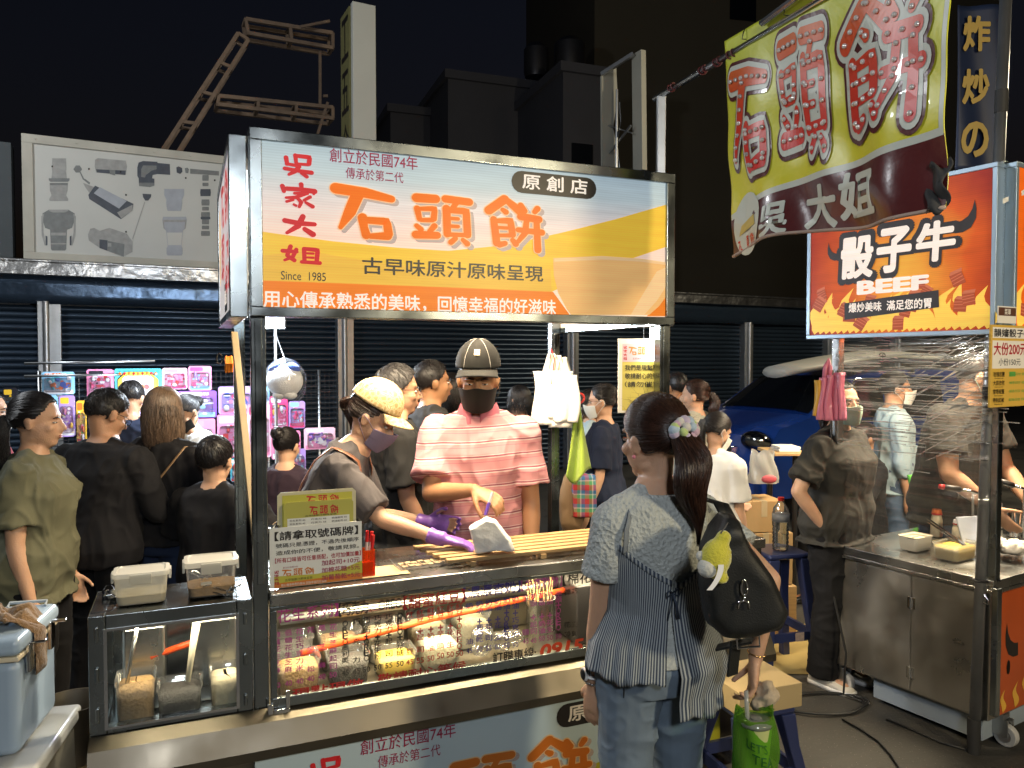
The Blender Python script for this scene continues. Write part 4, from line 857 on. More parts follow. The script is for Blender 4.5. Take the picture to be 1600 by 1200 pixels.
# navy banner behind
nb0 = gd(1492,265,4.6); nb1 = gd(1568,265,4.6); NP = Plane((nb0.x, nb0.y, 0), (nb1.x-nb0.x, .0, 0), UP); w = nb1.x-nb0.x; zt = gd(1492,8,4.6).z; zb = nb0.z
nb = thing('navy_banner', 'navy blue vertical banner with yellow brush characters behind the tent pole', 'banner', (nb0.x+w/2, 4.6, zb))
m = MB(); m.grid(lambda a, c: NP.pt(w*a, zb+(zt-zb)*c, .015*sin(a*7+c*3)), 16, 30, thick=.003); m.build('sheet', mat('navy vinyl sheet', (.012,.022,.06), .5, var=.2), nb, smooth=True)
m = MB(); h = zt-zb
for ch, v in (('炸',.82),('炒',.5),('の',.18)): text(m, NP, ch, w*.1, w*.62, zb+h*v, h*.2, 0, .03, .02)
m.build('lettering', mat('mustard vinyl', (.42,.30,.08), .5), nb)
# ------------------------------------------------------------------ people
def skinmat(name, c): 
    return mat(name, c, .48, var=.16, vs=14, bump=.0012, bs=160, sss=.12, spec=.4)
SK1 = skinmat('light skin', (.52,.31,.20)); SK2 = skinmat('warm skin', (.45,.25,.15)); SK3 = skinmat('tan skin', (.40,.205,.105))
def hairmat(name, c, r=.42): return mat(name, c, r, var=.3, vs=30, isl=.65, spec=.55, stretch=(1,1,.2))
HBLK = hairmat('black hair', (.010,.008,.008)); HBRN = hairmat('dark brown hair', (.026,.011,.007), .32); HLBR = hairmat('light brown hair', (.13,.085,.055)); HGRY = hairmat('greying hair', (.035,.033,.033))
EYEW = mat('eye white', (.7,.68,.65), .2, var=.02); EYED = mat('dark iris', (.012,.008,.006), .1, var=0); LIP = mat('lips', (.38,.13,.1), .4, var=.1)
def cloth_mat(name, c, rough=.8, var=.12, weave=380, **k): 
    return mat(name, c, rough, var=var, vs=7, bump=.0007, bs=weave, sheen=.02, spec=.2, **k)
def ik(p, t, l1, l2, hint):
    d = t-p; D = min(d.length, (l1+l2)*.999); d = d.normalized(); t = p+d*D
    a = (l1*l1-l2*l2+D*D)/(2*D); h = sqrt(max(0, l1*l1-a*a)); hp = hint - d*hint.dot(d); hp.normalize()
    return p+d*a+hp*h, t
def hand(mb, w, d, n, side, s, curl=.5, spread=.1, pinch=0):
    """palm and five fingers from wrist w along d; n is the palm's normal (the way fingers curl)"""
    d = d.normalized(); n = (n - d*n.dot(d)).normalized(); x = d.cross(n).normalized()*side      # x towards the thumb
    L = .092*s; P = w + d*L
    rings = []
    for f, hw, ht in ((-.12,.022,.019),(.1,.027,.019),(.45,.036,.018),(.8,.041,.015),(1.0,.039,.012)):
        c = w + d*L*f; rings.append([c + x*cos(a)*hw*s + n*sin(a)*ht*s for a in [2*pi*j/14 for j in range(14)]])
    mb.loft(rings)
    for k, (o, l) in enumerate(((.030,.072),(.010,.080),(-.010,.075),(-.029,.058))):
        p = P + x*o*s - d*.006*s; dd = (d + x*(o*spread*12)).normalized(); ang = curl*(.55+.12*k)+ (pinch if k < 2 else 0)*.35; r = .0092*s
        for j, seg in enumerate((.42,.33,.25)):
            a = ang*(j+.6)*(.75 if j else .6); q_ = p + (dd*cos(a) + n*sin(a))*l*seg*s; mb.cap(p, q_, r, r*.92, 10); p = q_; r *= .92
    p = w + d*L*.18 + x*.022*s; dd = (x*.75 + d*.75 + n*.3).normalized()
    for j, (l, b) in enumerate(((.040,0),(.032,.4),(.026,.7))):
        q_ = p + (dd*cos(b*(.5+curl*.6)) + (d*.55+n*.8 - x*.45).normalized()*sin(b*(.5+curl*.6)))*l*s; mb.cap(p, q_, (.0135,.0115,.0105)[j]*s, (.0115,.0105,.009)[j]*s, 10); p = q_
def head_mesh(mb, M, s, fat=1):
    h = MB()
    h.ell((0,-.012,.018), (.076*fat**.5,.097,.092), n=28); h.ell((0,.022,-.045), (.062*fat,.072,.082), n=24)
    h.ell((0,.052,-.102), (.032*fat,.036,.026), n=16); h.ell((0,.0,-.085), (.056*fat,.05,.03), n=16)
    h.ell((0,.076,.016), (.05,.016,.012), n=16)
    for sx in (-1, 1):
        h.ell((sx*.038,.062,-.038), (.026,.024,.022), n=14)
        h.ell((sx*.077*fat**.5,-.006,-.022), (.009,.019,.031), rot('Z', -sx*.35), n=14); h.ell((sx*.081*fat**.5,-.012,-.008), (.008,.016,.016), rot('Z', -sx*.4), n=10)
        h.cap((sx*.010,.098,-.044), (sx*.013,.094,-.046), .009, .008, 8)
    h.cap((0,.088,.002), (0,.112,-.040), .0085, .012, 10)
    h.ell((0,.093,-.070), (.023,.010,.006), n=12); h.ell((0,.091,-.080), (.019,.010,.006), n=12)
    mb.merge(h, M)
def sdir(az, el): return V((sin(az)*cos(el), cos(az)*cos(el), sin(el)))     # az 0 = face, el 90 = crown
HC = V((0,-.012,.018)); HR = V((.076,.097,.092))
def hp(d, k, fat=1): return HC + V((d.x*HR.x*k*fat**.5, d.y*HR.y*k, d.z*HR.z*k))
def in_hair(d, low=-.35):
    az = abs(atan2(d.x, d.y)); el = math.asin(max(-1, min(1, d.z)))
    lim = .62 if az < .55 else (.62-(az-.55)*1.1 if az < 1.25 else (-.15-(az-1.25)*1.2 if az < 1.8 else -.55-(az-1.8)*.25))
    return el > max(lim, low-.5)
def strand(mb, pts, r, mi=0): mb.tube(pts, [r*(1-.85*(k/(len(pts)-1))**2) for k in range(len(pts))], 3, mi, caps=False)
def slerp(a, b, t):
    o = math.acos(max(-1, min(1, a.dot(b))))
    if o < 1e-4: return a.copy()
    return (a*sin((1-t)*o) + b*sin(t*o))/sin(o)
def do_hair(mb, M, st, s, fat, rr, dens, H2P):
    """hair in head space merged by M; H2P maps to the person's space where it hangs"""
    h = MB(); kind = st['style']; th = st.get('th', 1.07)
    def cap(u, v):
        az = -pi+2*pi*u; el = -1.2+(pi/2+1.2)*v; d = sdir(az, el); k = th+.012*vnoise1(d*6) if in_hair(d) else .86
        return hp(d, k, fat)
    h.grid(cap, 64, 40)
    tie = None; n = int(dens); W_ = []
    def scalp():
        while True:
            d = V((rr.gauss(0,1), rr.gauss(0,1), rr.gauss(0,1)+.3)).normalized()
            if in_hair(d): return d
    if kind in ('ponytail', 'bun'):
        td = sdir(pi+st.get('taz',0), st.get('tel',.1)).normalized(); tie = hp(td, 1.12, fat)
        for i in range(n):
            d = scalp(); k0 = th*.985; b = rr.uniform(.0,.05); P = []
            for j in range(9):
                t = j/8; e = slerp(d, td, t); P.append(hp(e, k0+.02+b*sin(pi*t)+.03*t*t+rr.uniform(-.004,.004), fat))
            P[-1] = tie + V((rr.gauss(0,.006),0,rr.gauss(0,.006))); strand(h, P, rr.uniform(.0009,.0019))
        for i in range(n//40):   # stray hair
            d = scalp(); P = [hp(d,1.05,fat)]; v_ = (d+V((rr.gauss(0,.6),rr.gauss(0,.6),rr.gauss(0,.6)-.3))).normalized()
            for j in range(4): P.append(P[-1]+v_*.012+V((rr.gauss(0,.003),rr.gauss(0,.003),rr.gauss(0,.003)))); 
            strand(h, P, .0004)
    elif kind == 'short':
        cr = sdir(pi, .95); ln = st.get('len', .55)
        for i in range(n):
            d = scalp(); ax = (d-cr*d.dot(cr)); ax = ax.normalized() if ax.length > .05 else V((1,0,0)); away = (ax*1 + V((0,.15,-.25))).normalized(); l = ln*rr.uniform(.5,1.1); P = []
            for j in range(5):
                t = j/4; e = (d + (away - d*away.dot(d))*l*t).normalized()
                if not in_hair(e, -.6) and j > 2: e = (d + (away - d*away.dot(d))*l*.5).normalized()
                P.append(hp(e, th-.02+.05*sin(pi*t*.7)+rr.uniform(-.006,.012), fat))
            strand(h, P, rr.uniform(.0008,.0017))
    elif kind == 'long':
        L0 = st.get('len', .3)
        for i in range(n):
            az = rr.uniform(.55, 2*pi-.55); el0 = rr.uniform(.2,1.5) if rr.random() < .7 else rr.uniform(1.2,1.55); P = []
            ee = rr.uniform(-.55,-.0)
            for j in range(6):
                t = j/5; el = el0+(ee-el0)*t; P.append(hp(sdir(az, el), th-.01+.05*t+rr.uniform(-.004,.01), fat))
            W_.append((P, az, L0*rr.uniform(.75,1.05)))
    mb.merge(h, M)
    for P, az, l in W_:
        Q = [M @ p for p in P]; last = Q[-1]; out = (M.to_3x3() @ V((sin(az),cos(az),0))); out.z = 0; ph = rr.uniform(0,6)
        for j in range(1, 8): t = j/7; Q.append(last + V((0,0,-l*t)) + out*(.018*sin(pi*t*.8)) - out*.02*t + V((sin(ph+t*5)*.006, cos(ph*2+t*5)*.006, 0)))
        strand(mb, Q, rr.uniform(.0012,.0026)*s)
    if kind == 'ponytail':
        T = M @ tie; back = M.to_3x3() @ V((sin(pi+st.get('taz',0)), cos(pi+st.get('taz',0)), 0)); L0 = st.get('len',.35); wv = st.get('wave',.012); th_ = st.get('pr',.030)
        def axis(t): return T + back*(.035*sin(min(1,t*3)*pi/2) - .02*t) + V((0,0,-L0*t + .012*sin(t*3))) + V(st.get('drift',(0,0,0)))*t + V((sin(t*9)*wv, cos(t*8)*wv*.6, 0))*min(1,t*2)
        core = []; m_ = 14
        for j in range(m_+1):
            t = j/m_; r = th_*(.45+.9*sin(pi*min(1,t*1.05+.12))**.7)*(1 if t < .85 else (1.02-t)/.17)
            c = axis(t); core.append([c + V((cos(a)*r*(1+.1*sin(3*a+t*6)), sin(a)*r*.8, 0)) for a in [2*pi*k/12 for k in range(12)]])
        mb.loft(core)
        for i in range(int(n*st.get('pd',.5))):
            a = rr.uniform(0,2*pi); rad = rr.uniform(.8,1.15); ph = rr.uniform(0,6); P = []; e = rr.uniform(.7,1.04); a2 = rr.uniform(-.8,.8)
            for j in range(13):
                t = j/12*e; r = th_*(.42+.9*sin(pi*min(1,t*1.05+.12))**.7)*rad*(1 if t < .82 else max(.25,(1.05-t)/.23)); aa = a+a2*t+.25*sin(ph+t*7)
                P.append(axis(t) + V((cos(aa)*r, sin(aa)*r*.85, .004*sin(ph+t*12))))
            strand(mb, P, rr.uniform(.0011,.0022)*s)
    if kind == 'bun':
        T = M @ (tie + (tie-HC).normalized()*.02); 
        mb.ell(T, (.042*s,.04*s,.036*s), n=16)
        for i in range(n//5):
            a = V((rr.gauss(0,1),rr.gauss(0,1),rr.gauss(0,1))).normalized(); b = a.orthogonal().normalized(); P = [T + (a*cos(t)+b*sin(t))*.043*s*rr.uniform(.95,1.06) for t in [k*.35 for k in range(8)]]; strand(mb, P, .0016)
    return (M @ tie) if tie else None
def vnoise1(d): return noise.noise(d)
def wrinkle(me, amp, sc, seed=0, zlo=None, zhi=None):
    P = co(me); Nn = nrm(me); Q = P*np.array(sc)
    w = Q + .6*np.stack([vnoise(Q*.7+9,seed+1), vnoise(Q*.7+19,seed+2), vnoise(Q*.7+29,seed+3)], 1)
    a = 1-np.abs(vnoise(w, seed+4)); b_ = 1-np.abs(vnoise(w*2.1+5, seed+5)); d = (a**2-.5)+.45*(b_**2-.5)
    k = amp*np.ones(len(P))
    if zlo is not None: k = amp*np.clip((P[:,2]-zlo)/(zhi-zlo),.25,1)
    setco(me, P + Nn*(d*k)[:,None]); return me
def person(label, pos, face, H, skin=SK1, lean=0, side=0, fat=1.0, fem=False, hyaw=0, hpitch=0, hroll=0, arms=(None,None), hair=None, hairm=HBLK, top=None, bottom=None, shoes=None,
           vox=.009, group=None, mask=None, capm=None, glasses=False, seat=0, hd=1.0, twist=0, topf=1.0, hair_n=700, gloves=(None,None), legs=None, legspread=1.0, eyes=True):
    """face: direction the body faces, degrees from +Y anticlockwise. arms: (right, left) dicts"""
    s = H/1.70; rr = random.Random(hash(label) % 9973 if 0 else sum(map(ord, label))); seed = rr.randint(0, 999)
    root_rz = radians(face); fw = 1.0 if not fem else .93
    # spine
    hip = V((0,0,.93*s)) if not seat else V((0,0,seat)); lr = radians(lean); sr = radians(side)
    def rise(p, l, a): 
        d = V((sin(sr*a/max(1e-6,lr)) if 0 else sin(sr*min(1,a if lr == 0 else 1))*0, sin(a), cos(a))); return p + d*l*s
    acc = [0, lr*.45, lr*.8, lr, lr*1.0]; waist = rise(hip,.14,acc[1]); chest = rise(waist,.18,acc[2]); sh = rise(chest,.14,acc[3]); neck = rise(sh,.075,acc[4])
    frames = {}
    def spine(h):     # h metres (unscaled) above the hip
        seg = ((0,hip,waist,0,.14),(1,waist,chest,.14,.32),(2,chest,sh,.32,.46),(3,sh,neck,.46,.535))
        for k, a, b, h0, h1 in seg:
            if h <= h1 or k == 3:
                f = (h-h0)/(h1-h0); c = a.lerp(b, f) if f >= 0 else a + (b-a)*f
                if h < 0: return hip + V((0,0,h*s)), 0
                an = acc[k]+(acc[k+1]-acc[k])*max(0,min(1,f)); return c, an
    def ring(h, hw, hd_, yo=0, n=28, inf=0, tw=0, ex=2.35):
        c, a = spine(h); up = V((0,sin(a),cos(a))); fwd = V((0,cos(a),-sin(a))); t = radians(twist)*max(0,min(1,h/.4)); xr = V((cos(t),sin(t),0)); fr = fwd*cos(t) - V((1,0,0))*sin(t)
        out = []
        for j in range(n):
            q_ = 2*pi*j/n; cx, sy = cos(q_), sin(q_); x = (abs(cx)**(2/ex))*(1 if cx >= 0 else -1); y = (abs(sy)**(2/ex))*(1 if sy >= 0 else -1)
            out.append(c + xr*x*(hw*s+inf) + fr*(y*(hd_*s+inf)+yo*s))
        return out
    bf = fat
    if fem: TR = [(-.10,.150*bf,.100*bf,-.012),(-.02,.178*bf,.120*bf,-.015),(.06,.165*bf,.112*bf,0),(.15,.136*bf,.098*bf,.006),(.26,.150*bf,.110*bf,.014),(.33,.158*bf,.118*bf**.7,.018),(.40,.160*bf**.6,.098,.0),(.455,.135,.075,-.012),(.49,.085,.062,-.01),(.53,.052,.055,.0)]
    else: TR = [(-.10,.150*bf,.108*bf,-.005),(-.02,.168*bf,.120*bf,-.008),(.06,.164*bf,.118*bf,.004),(.15,.156*bf,.115*bf,.012),(.26,.168*bf,.118*bf**.9,.010),(.34,.180*bf**.8,.120*bf**.6,.006),(.41,.182*bf**.6,.102,-.002),(.46,.150,.08,-.012),(.495,.090,.066,-.008),(.535,.060,.060,.004)]
    TR = [(h, a, b*bf**-.35 if h < .45 else b, y) for h, a, b, y in TR]
    body = MB()
    body.loft([ring(*t) for t in TR])
    for sd in (1,-1): c0_, _ = spine(.50); c1_, _ = spine(.43); body.cap(c0_+V((sd*.03*s,-.01*s,.012*s)), c1_+V((sd*.135*s,-.01*s,.012*s)), .026*s, .030*s, 12)
    # head
    ha = acc[4]; hc_base = neck; np_ = radians(hpitch); hy = radians(hyaw); HRm = Matrix.Rotation(radians(twist)+hy, 3, 'Z') @ Matrix.Rotation(-np_, 3, 'X') @ Matrix.Rotation(radians(hroll), 3, 'Y')
    ndir = V((0, sin(ha*.8)+.12, cos(ha*.8))).normalized(); hpos = neck + ndir*.118*s*hd
    hb = neck + ndir*.05*s
    M = Matrix.Translation(hpos) @ HRm.to_4x4() @ Matrix.Scale(s*hd*(1.0 if fem else 1.04), 4)
    body.cap(neck - V((0,0,.05*s)), hpos + HRm @ V((0,-.02,-.05))*s, (.056 if not fem else .047)*s*bf**.3, (.054 if not fem else .045)*s*bf**.3, 16)
    head_mesh(body, M, s, bf**.35)
    # arms
    shw = (.178 if not fem else .158)*bf**.45; cs, ca = spine(.415); t_ = radians(twist)
    J = {}
    for k, sd in ((0, 1), (1, -1)):       # right is +x when facing +y
        a = arms[k] or {}
        shp = cs + V((cos(t_),sin(t_),0))*sd*shw*s + V((0,-.005,0))
        l1, l2 = .285*s, .245*s
        if 'to' in a:
            tgt = V(a['to']); hint = V(a.get('hint', (sd*.6,-.7,-.3))); el, wr = ik(shp, tgt, l1, l2, hint)
        else:
            out = a.get('out', .14); fwd_ = a.get('fwd', .05); bend = a.get('bend', .25)
            d1 = V((sd*out, fwd_-.02, -1)).normalized(); el = shp + d1*l1; d2 = V((sd*(out*.3 - a.get('in',0)), fwd_+bend, -1)).normalized(); wr = el + d2*l2
        r = (.047 if not fem else .040)*s*bf**.6; 
        body.cap(shp, shp.lerp(el,.5), r*1.12, r, 14); body.cap(shp.lerp(el,.5), el, r, r*.80, 14); mid = el.lerp(wr,.3)
        body.cap(el, mid, r*.80, r*.84, 14); body.cap(mid, wr, r*.84, r*.52, 14)
        hd_ = (wr-el).normalized(); pn = V(a.get('palm', (-sd, .25, 0))); hdir = V(a['hdir']).normalized() if 'hdir' in a else hd_
        side_ = 1 if (hdir.cross(pn)).dot(V(a.get('thumb', (0,1,0)))) > 0 else -1
        if not a.get('hide'): hand(body, wr, hdir, pn, side_, s*(1 if not fem else .92), a.get('curl',.5), pinch=a.get('pinch',0))
        J[k] = (shp, el, wr, hdir, pn, side_)
    # legs
    KN = []
    for sd in (1, -1):
        hj = hip + V((sd*.088*s*bf**.5,0,-.02*s))
        if seat: kn = hj + V((sd*.06*s,.40*s,.0)); an = V((kn.x, kn.y-.03, .08))
        else:
            lg = (legs or {}).get(sd, (0,0)); kn = V((sd*.095*s*legspread+lg[0]*.5, .02*s+lg[1]*.5, .49*s)); an = V((sd*.105*s*legspread+lg[0], -.02*s+lg[1], .085*s))
        KN.append((hj, kn, an, sd)); f = bf**.6*(1.04 if fem else 1)
        body.cap(hj, hj.lerp(kn,.5), .092*s*f, .076*s*f, 16); body.cap(hj.lerp(kn,.5), kn, .076*s*f, .054*s*f, 16); c_ = kn.lerp(an,.32); body.cap(kn, c_, .054*s*f, .056*s*f, 14); body.cap(c_, an, .056*s*f, .037*s*f, 14)
        body.cap(an + V((0,-.02*s,-.04*s)), an + V((0,.13*s,-.055*s)), .034*s, .026*s, 10)
    me = remesh(body, vox, 3); me.materials.append(skin)
    root = link(me, 'person', None, (pos[0], pos[1], 0), True, rz=root_rz); tag(root, label, 'person', group)
    WMr = WM[root.name]
    def part(name, mb_or_me, mats, voxel=None, it=3, wr=None):
        if voxel: me_ = remesh(mb_or_me, voxel, it)
        elif isinstance(mb_or_me, MB): me_ = mb_or_me.mesh(name)
        else: me_ = mb_or_me
        if wr: wrinkle(me_, *wr)
        me_.name = name
        mats = mats if isinstance(mats, (list, tuple)) else [mats]
        if isinstance(mb_or_me, MB) and not voxel and any(mb_or_me.m): me_.polygons.foreach_set('material_index', mb_or_me.m)
        for m_ in mats: me_.materials.append(m_)
        me_.polygons.foreach_set('use_smooth', [True]*len(me_.polygons))
        o = bpy.data.objects.new(name, me_); COL.objects.link(o); o.parent = root; WM[o.name] = WMr; return o
    info = dict(root=root, M=M, J=J, spine=spine, ring=ring, s=s, W=WMr, part=part, KN=KN, TR=TR)
    # clothes
    if top:
        t = dict(hem=-.12, sleeve=.62, inf=.016, flare=.004, neck=.50, mat=None, wr=.010, col=False, name='shirt'); t.update(top); m = MB(); rs = []
        for h, hw, hd_, yo in TR:
            if h > t['neck']+.012: continue
            e = t['inf'] + t['flare']*max(0,(.2-h)/.3)
            if h >= t['hem']: rs.append(ring(h, hw, hd_, yo, inf=e, n=36))
        hw0, hd0, yo0 = TR[1][1:]; rs.insert(0, ring(t['hem'], hw0*1.0, hd0*1.02, yo0, inf=t['inf']+t['flare']*1.1, n=36))
        if t['hem'] < -.1: pass
        rs = [r for r in rs]; m.loft(rs)
        for sd in (1,-1): c0_, _ = spine(.47); c1_, _ = spine(.425); m.cap(c0_+V((sd*.055*s,-.01*s,.006*s)), c1_+V((sd*.135*s,-.01*s,.010*s)), .030*s+t['inf'], .036*s+t['inf'], 12)
        for k in (0, 1):
            shp, el, wr = J[k][:3]; r = (.047 if not fem else .040)*s*bf**.6; f = t['sleeve']; e = t['inf']
            if f <= 0: continue
            m.ell(shp, r*1.12+e*.9, n=16)
            if f <= 1: en = shp.lerp(el, f); m.tube([shp, shp.lerp(el,f*.5), en], [r*1.15+e, r*1.12+e*1.05, r*1.08+e*t.get('sw',1.5)], 20)
            else:
                m.tube([shp, el], [r*1.15+e, r*.85+e], 20); m.ell(el, r*.85+e, n=14); en = el.lerp(wr, f-1); m.tube([el, en], [r*.85+e, r*.62+e*.9], 18)
        me_ = remesh(m, vox, 4)
        if t['wr']: wrinkle(me_, t['wr']*1.5*s, (11,11,6.5), seed); 
        info['top'] = part(t['name'], me_, t['mat'])
        if t['col']:
            cm = MB(); c0, a0 = spine(.49)
            cols = []
            for j in range(25):
                q_ = 2*pi*j/24+pi/2; 
            def cf(u, v):
                q_ = pi/2 + .22 + (2*pi-.44)*u; rr_ = (.068+.022*v)*s; y = .062*s; c1, a1 = spine(.535-.055*v-.02*(1-abs(2*u-1))*0)
                op = .055*v*(1 if (u < .16 or u > .84) else 0)
                dz = -.05*s*(max(0,abs(2*u-1)-.6)/.4)*(.4+v); return c1 + V((cos(q_)*rr_*1.1, sin(q_)*rr_*1.0+.006*s, dz+.01*(1-v)))
            cm.grid(cf, 36, 5, thick=.004); part('collar', cm, t['colm'])
    if bottom:
        t = dict(top=.12, inf=.010, length=1.0, mat=None, wr=.006, flare=.0, name='trousers'); t.update(bottom); m = MB(); rs = [ring(t['top'], TR[3][1]*1.0, TR[3][2]*1.0, TR[3][3], inf=t['inf'], n=32)]
        for h, hw, hd_, yo in reversed(TR[:3]): rs.append(ring(h, hw, hd_, yo, inf=t['inf'], n=32))
        m.loft(list(reversed(rs))); f = bf**.6*(1.04 if fem else 1); e = t['inf']
        for hj, kn, an, sd in KN:
            m.cap(hj, hj.lerp(kn,.5), .092*s*f+e, .077*s*f+e*1.2, 18); c_ = kn.lerp(an,.32)
            if t['length'] > .55:
                m.cap(hj.lerp(kn,.5), kn, .077*s*f+e*1.2, .056*s*f+e*1.5, 18); en = kn.lerp(an, min(1.0,(t['length']-.5)*2)+ .06)
                m.tube([kn, c_ if t['length'] > .75 else kn.lerp(en,.5), en], [.055*s*f+e*1.5, .057*s*f+e*1.4, (.040*s*f+e*1.8+t['flare'])], 18); m.ell(kn, .056*s*f+e*1.5, n=14)
            else: en = hj.lerp(kn, t['length']*2*.9); m.cap(hj.lerp(kn,.5), en, .077*s*f+e*1.4, .07*s*f+e*2, 18)
        me_ = remesh(m, vox, 3)
        if fem and not seat:
            pass
        if t['wr']: wrinkle(me_, t['wr']*1.5*s, (8,8,12), seed+50)
        info['bottom'] = part(t['name'], me_, t['mat'])
    if shoes:
        for hj, kn, an, sd in KN:
            m = MB(); rings = []
            for y, w_, h_ in ((-.075,.022,.05),(-.06,.034,.075),(-.02,.038,.085),(.04,.042,.07),(.10,.046,.052),(.15,.043,.042),(.18,.028,.032)):
                rings.append([V((an.x + w_*s*cos(a), an.y+y*s, max(0,(h_*s*.5)*(1+sin(a))))) for a in [2*pi*j/16 for j in range(16)]])
            m.loft(rings, 0); 
            so_ = [];
            for z in (0, .022): so_.append([V((an.x+w_*1.08*s*cx, an.y+y*s, z*s)) for y, w_, cx in ((-.08,.02,1),(-.06,.034,1),(0,.038,1),(.08,.046,1),(.15,.043,1),(.188,.02,1),(.188,.02,-1),(.15,.043,-1),(.08,.046,-1),(0,.038,-1),(-.06,.034,-1),(-.08,.02,-1))])
            m.loft(so_, 1); part('shoe', m, [shoes, WHITEP if shoes is not BLACKP else RUBBER])
    if hair:
        hm = MB(); info['tie'] = do_hair(hm, M, hair, s, bf**.35, rr, hair_n, WMr); part('hair', hm, hairm)
    if eyes:
        for sx in (-1, 1):
            m = MB(); h = MB(); h.ell((sx*.031,.0812,-.012), (.0125,.0085,.0050), n=12, mi=0); h.ell((sx*.031,.0868,-.0122), (.0056,.0040,.0048), n=10, mi=1); h.tube([(sx*.018,.089,-.0085),(sx*.031,.0915,-.0068),(sx*.044,.083,-.0095)], [.0016,.0026,.0014], 6, 2)
            m.merge(h, M); part('eye', m, [EYEW, EYED, skin])
            m = MB(); h = MB(); h.tube([(sx*.014,.092,.006),(sx*.03,.092,.011),(sx*.048,.080,.006)], [.0025,.0036,.0015], 6); m.merge(h, M); part('eyebrow', m, hairm)
    if eyes and not mask:
        h = MB(); h.ell((0,.099,-.0715), (.019,.005,.0042), n=12); h.ell((0,.098,-.079), (.016,.005,.0046), n=12); m = MB(); m.merge(h, M); part('lips', m, LIP)
    if mask is not None:
        def mf(u, v):
            a = (2*u-1)*1.22; vv = v; z = -.032-.100*vv; w_ = .074*(1-.18*vv)*bf**.35*1.04
            fr = .128 - .028*vv**2 - .012*abs(2*u-1)*(1-vv); nose = .012*math.exp(-((2*u-1)/.25)**2)*(1-vv)
            y = -.012 + (fr+nose+.012)*(cos(a)**.8); x = w_*sin(a)*1.06; z += .018*(abs(2*u-1)**2)*(.2 if vv < .5 else 1)*vv + (.012*math.exp(-((2*u-1)/.3)**2) if vv < .25 else 0)*(1-vv*4)
            return V((x, y, z))
        h = MB(); h.grid(mf, 26, 14, thick=.003); m = MB(); m.merge(h, M); ms = part('mask', m, mask); mod = ms.modifiers.new('sub','SUBSURF'); mod.levels = 1; mod.render_levels = 1
        h = MB(); 
        for sx in (0, 1):
            a, b_ = mf(sx,.05), mf(sx,.85); ex = (1 if sx else -1)*.088*bf**.35; h.tube([a, V((ex,.01,-.012)), V((ex,-.02,.0)), V((ex,-.03,-.03)), V((ex*.96,.0,-.06)), b_], .0016, 5)
        m = MB(); m.merge(h, M); part('ear_loop', m, mask)
    if glasses:
        h = MB()
        for sx in (-1, 1):
            h.tube([(sx*.033+.024*cos(t), .108-.008*abs(cos(t)), -.012+.018*sin(t)) for t in [k*pi/8 for k in range(17)]], .0014, 5)
            h.tube([(sx*.057,.10,-.008),(sx*.083,.06,-.004),(sx*.086,-.01,-.004)], .0015, 5)
        h.tube([(-.010,.112,-.008),(.010,.112,-.008)], .0014, 5); m = MB(); m.merge(h, M); part('glasses', m, BLACKP)
    if capm:
        h = MB(); cm, extra = capm
        def dome(u, v):
            d = sdir(-pi+2*pi*u, -.02+(pi/2+.02)*v); k = 1.17+.035*cos(d.z)*0; p = hp(d, k, bf**.35); p.z += .034+.010*max(0,d.z)*max(0,d.y); 
            return p
        h.grid(dome, 48, 18, 0, thick=.004)
        def brim(u, v):
            a = (2*u-1)*1.02; r0 = hp(sdir(a,-.02), 1.19, bf**.35); l = .078*v*(cos((2*u-1)*1.25)**.5 if abs(2*u-1) < 1 else .3); d = V((sin(a)*.32, 1, 0)).normalized()
            p = r0 + d*l; p.z += .034 - .002*v - .024*(abs(2*u-1)**2)*(.3+v*.7) - .012*v*v; return p
        h.grid(brim, 28, 8, 1, thick=.004)
        h.ell(hp(V((0,0,1)),1.17)+V((0,0,.014)), (.008,.008,.004), n=10, mi=0)
        for a in (.62,-.62,2.4,-2.4): h.tube([hp(sdir(a*(1-.25*k/16),e),1.215,bf**.35)+V((0,0,.034+.010*max(0,sin(e))*max(0,cos(a)*cos(e)))) for k, e in [(k,k*.098) for k in range(16)]], .0012, 5, mi=2)
        m = MB(); m.merge(h, M); info['cap'] = part('cap', m, extra)
    info['fat'] = bf; info['hp'] = lambda d, k: M @ hp(d, k, bf**.35)
    for k in (0, 1):
        if gloves[k]:
            m = MB(); shp, el, wr, hdir, pn, sd_ = J[k]; hand(m, wr, hdir, pn, sd_, s*1.13*(1 if not fem else .92), (arms[k] or {}).get('curl',.5), pinch=(arms[k] or {}).get('pinch',0)); m.tube([wr+hdir*.02, wr-hdir*.02, wr+(el-wr).normalized()*.05], [.030*s,.030*s,.034*s], 16)
            part('glove', m, gloves[k], .006, 2)
    return info
def dp(px, d): p = gd(px, 600, d); return (p.x, p.y)
BLKT = cloth_mat('black jersey', (.009,.009,.011)); BLKT2 = cloth_mat('charcoal jersey', (.030,.029,.028)); NAVT = cloth_mat('navy jersey', (.012,.018,.04)); OLIVE = cloth_mat('olive jersey', (.115,.115,.072)); WHT = cloth_mat('white jersey', (.62,.62,.6)); PURP = cloth_mat('dark plum jersey', (.03,.018,.028)); GRYT = cloth_mat('grey brown jersey', (.062,.056,.058)); DGRY = cloth_mat('faded black shirt', (.02,.02,.02)); DENIMJ = cloth_mat('pale denim jacket cloth', (.34,.34,.28), var=.25); LBLUE = cloth_mat('pale blue shirt cloth', (.3,.4,.45)); REDT = cloth_mat('red jersey', (.16,.02,.025)); DTEE = cloth_mat('washed black tee', (.035,.034,.03), var=.2)
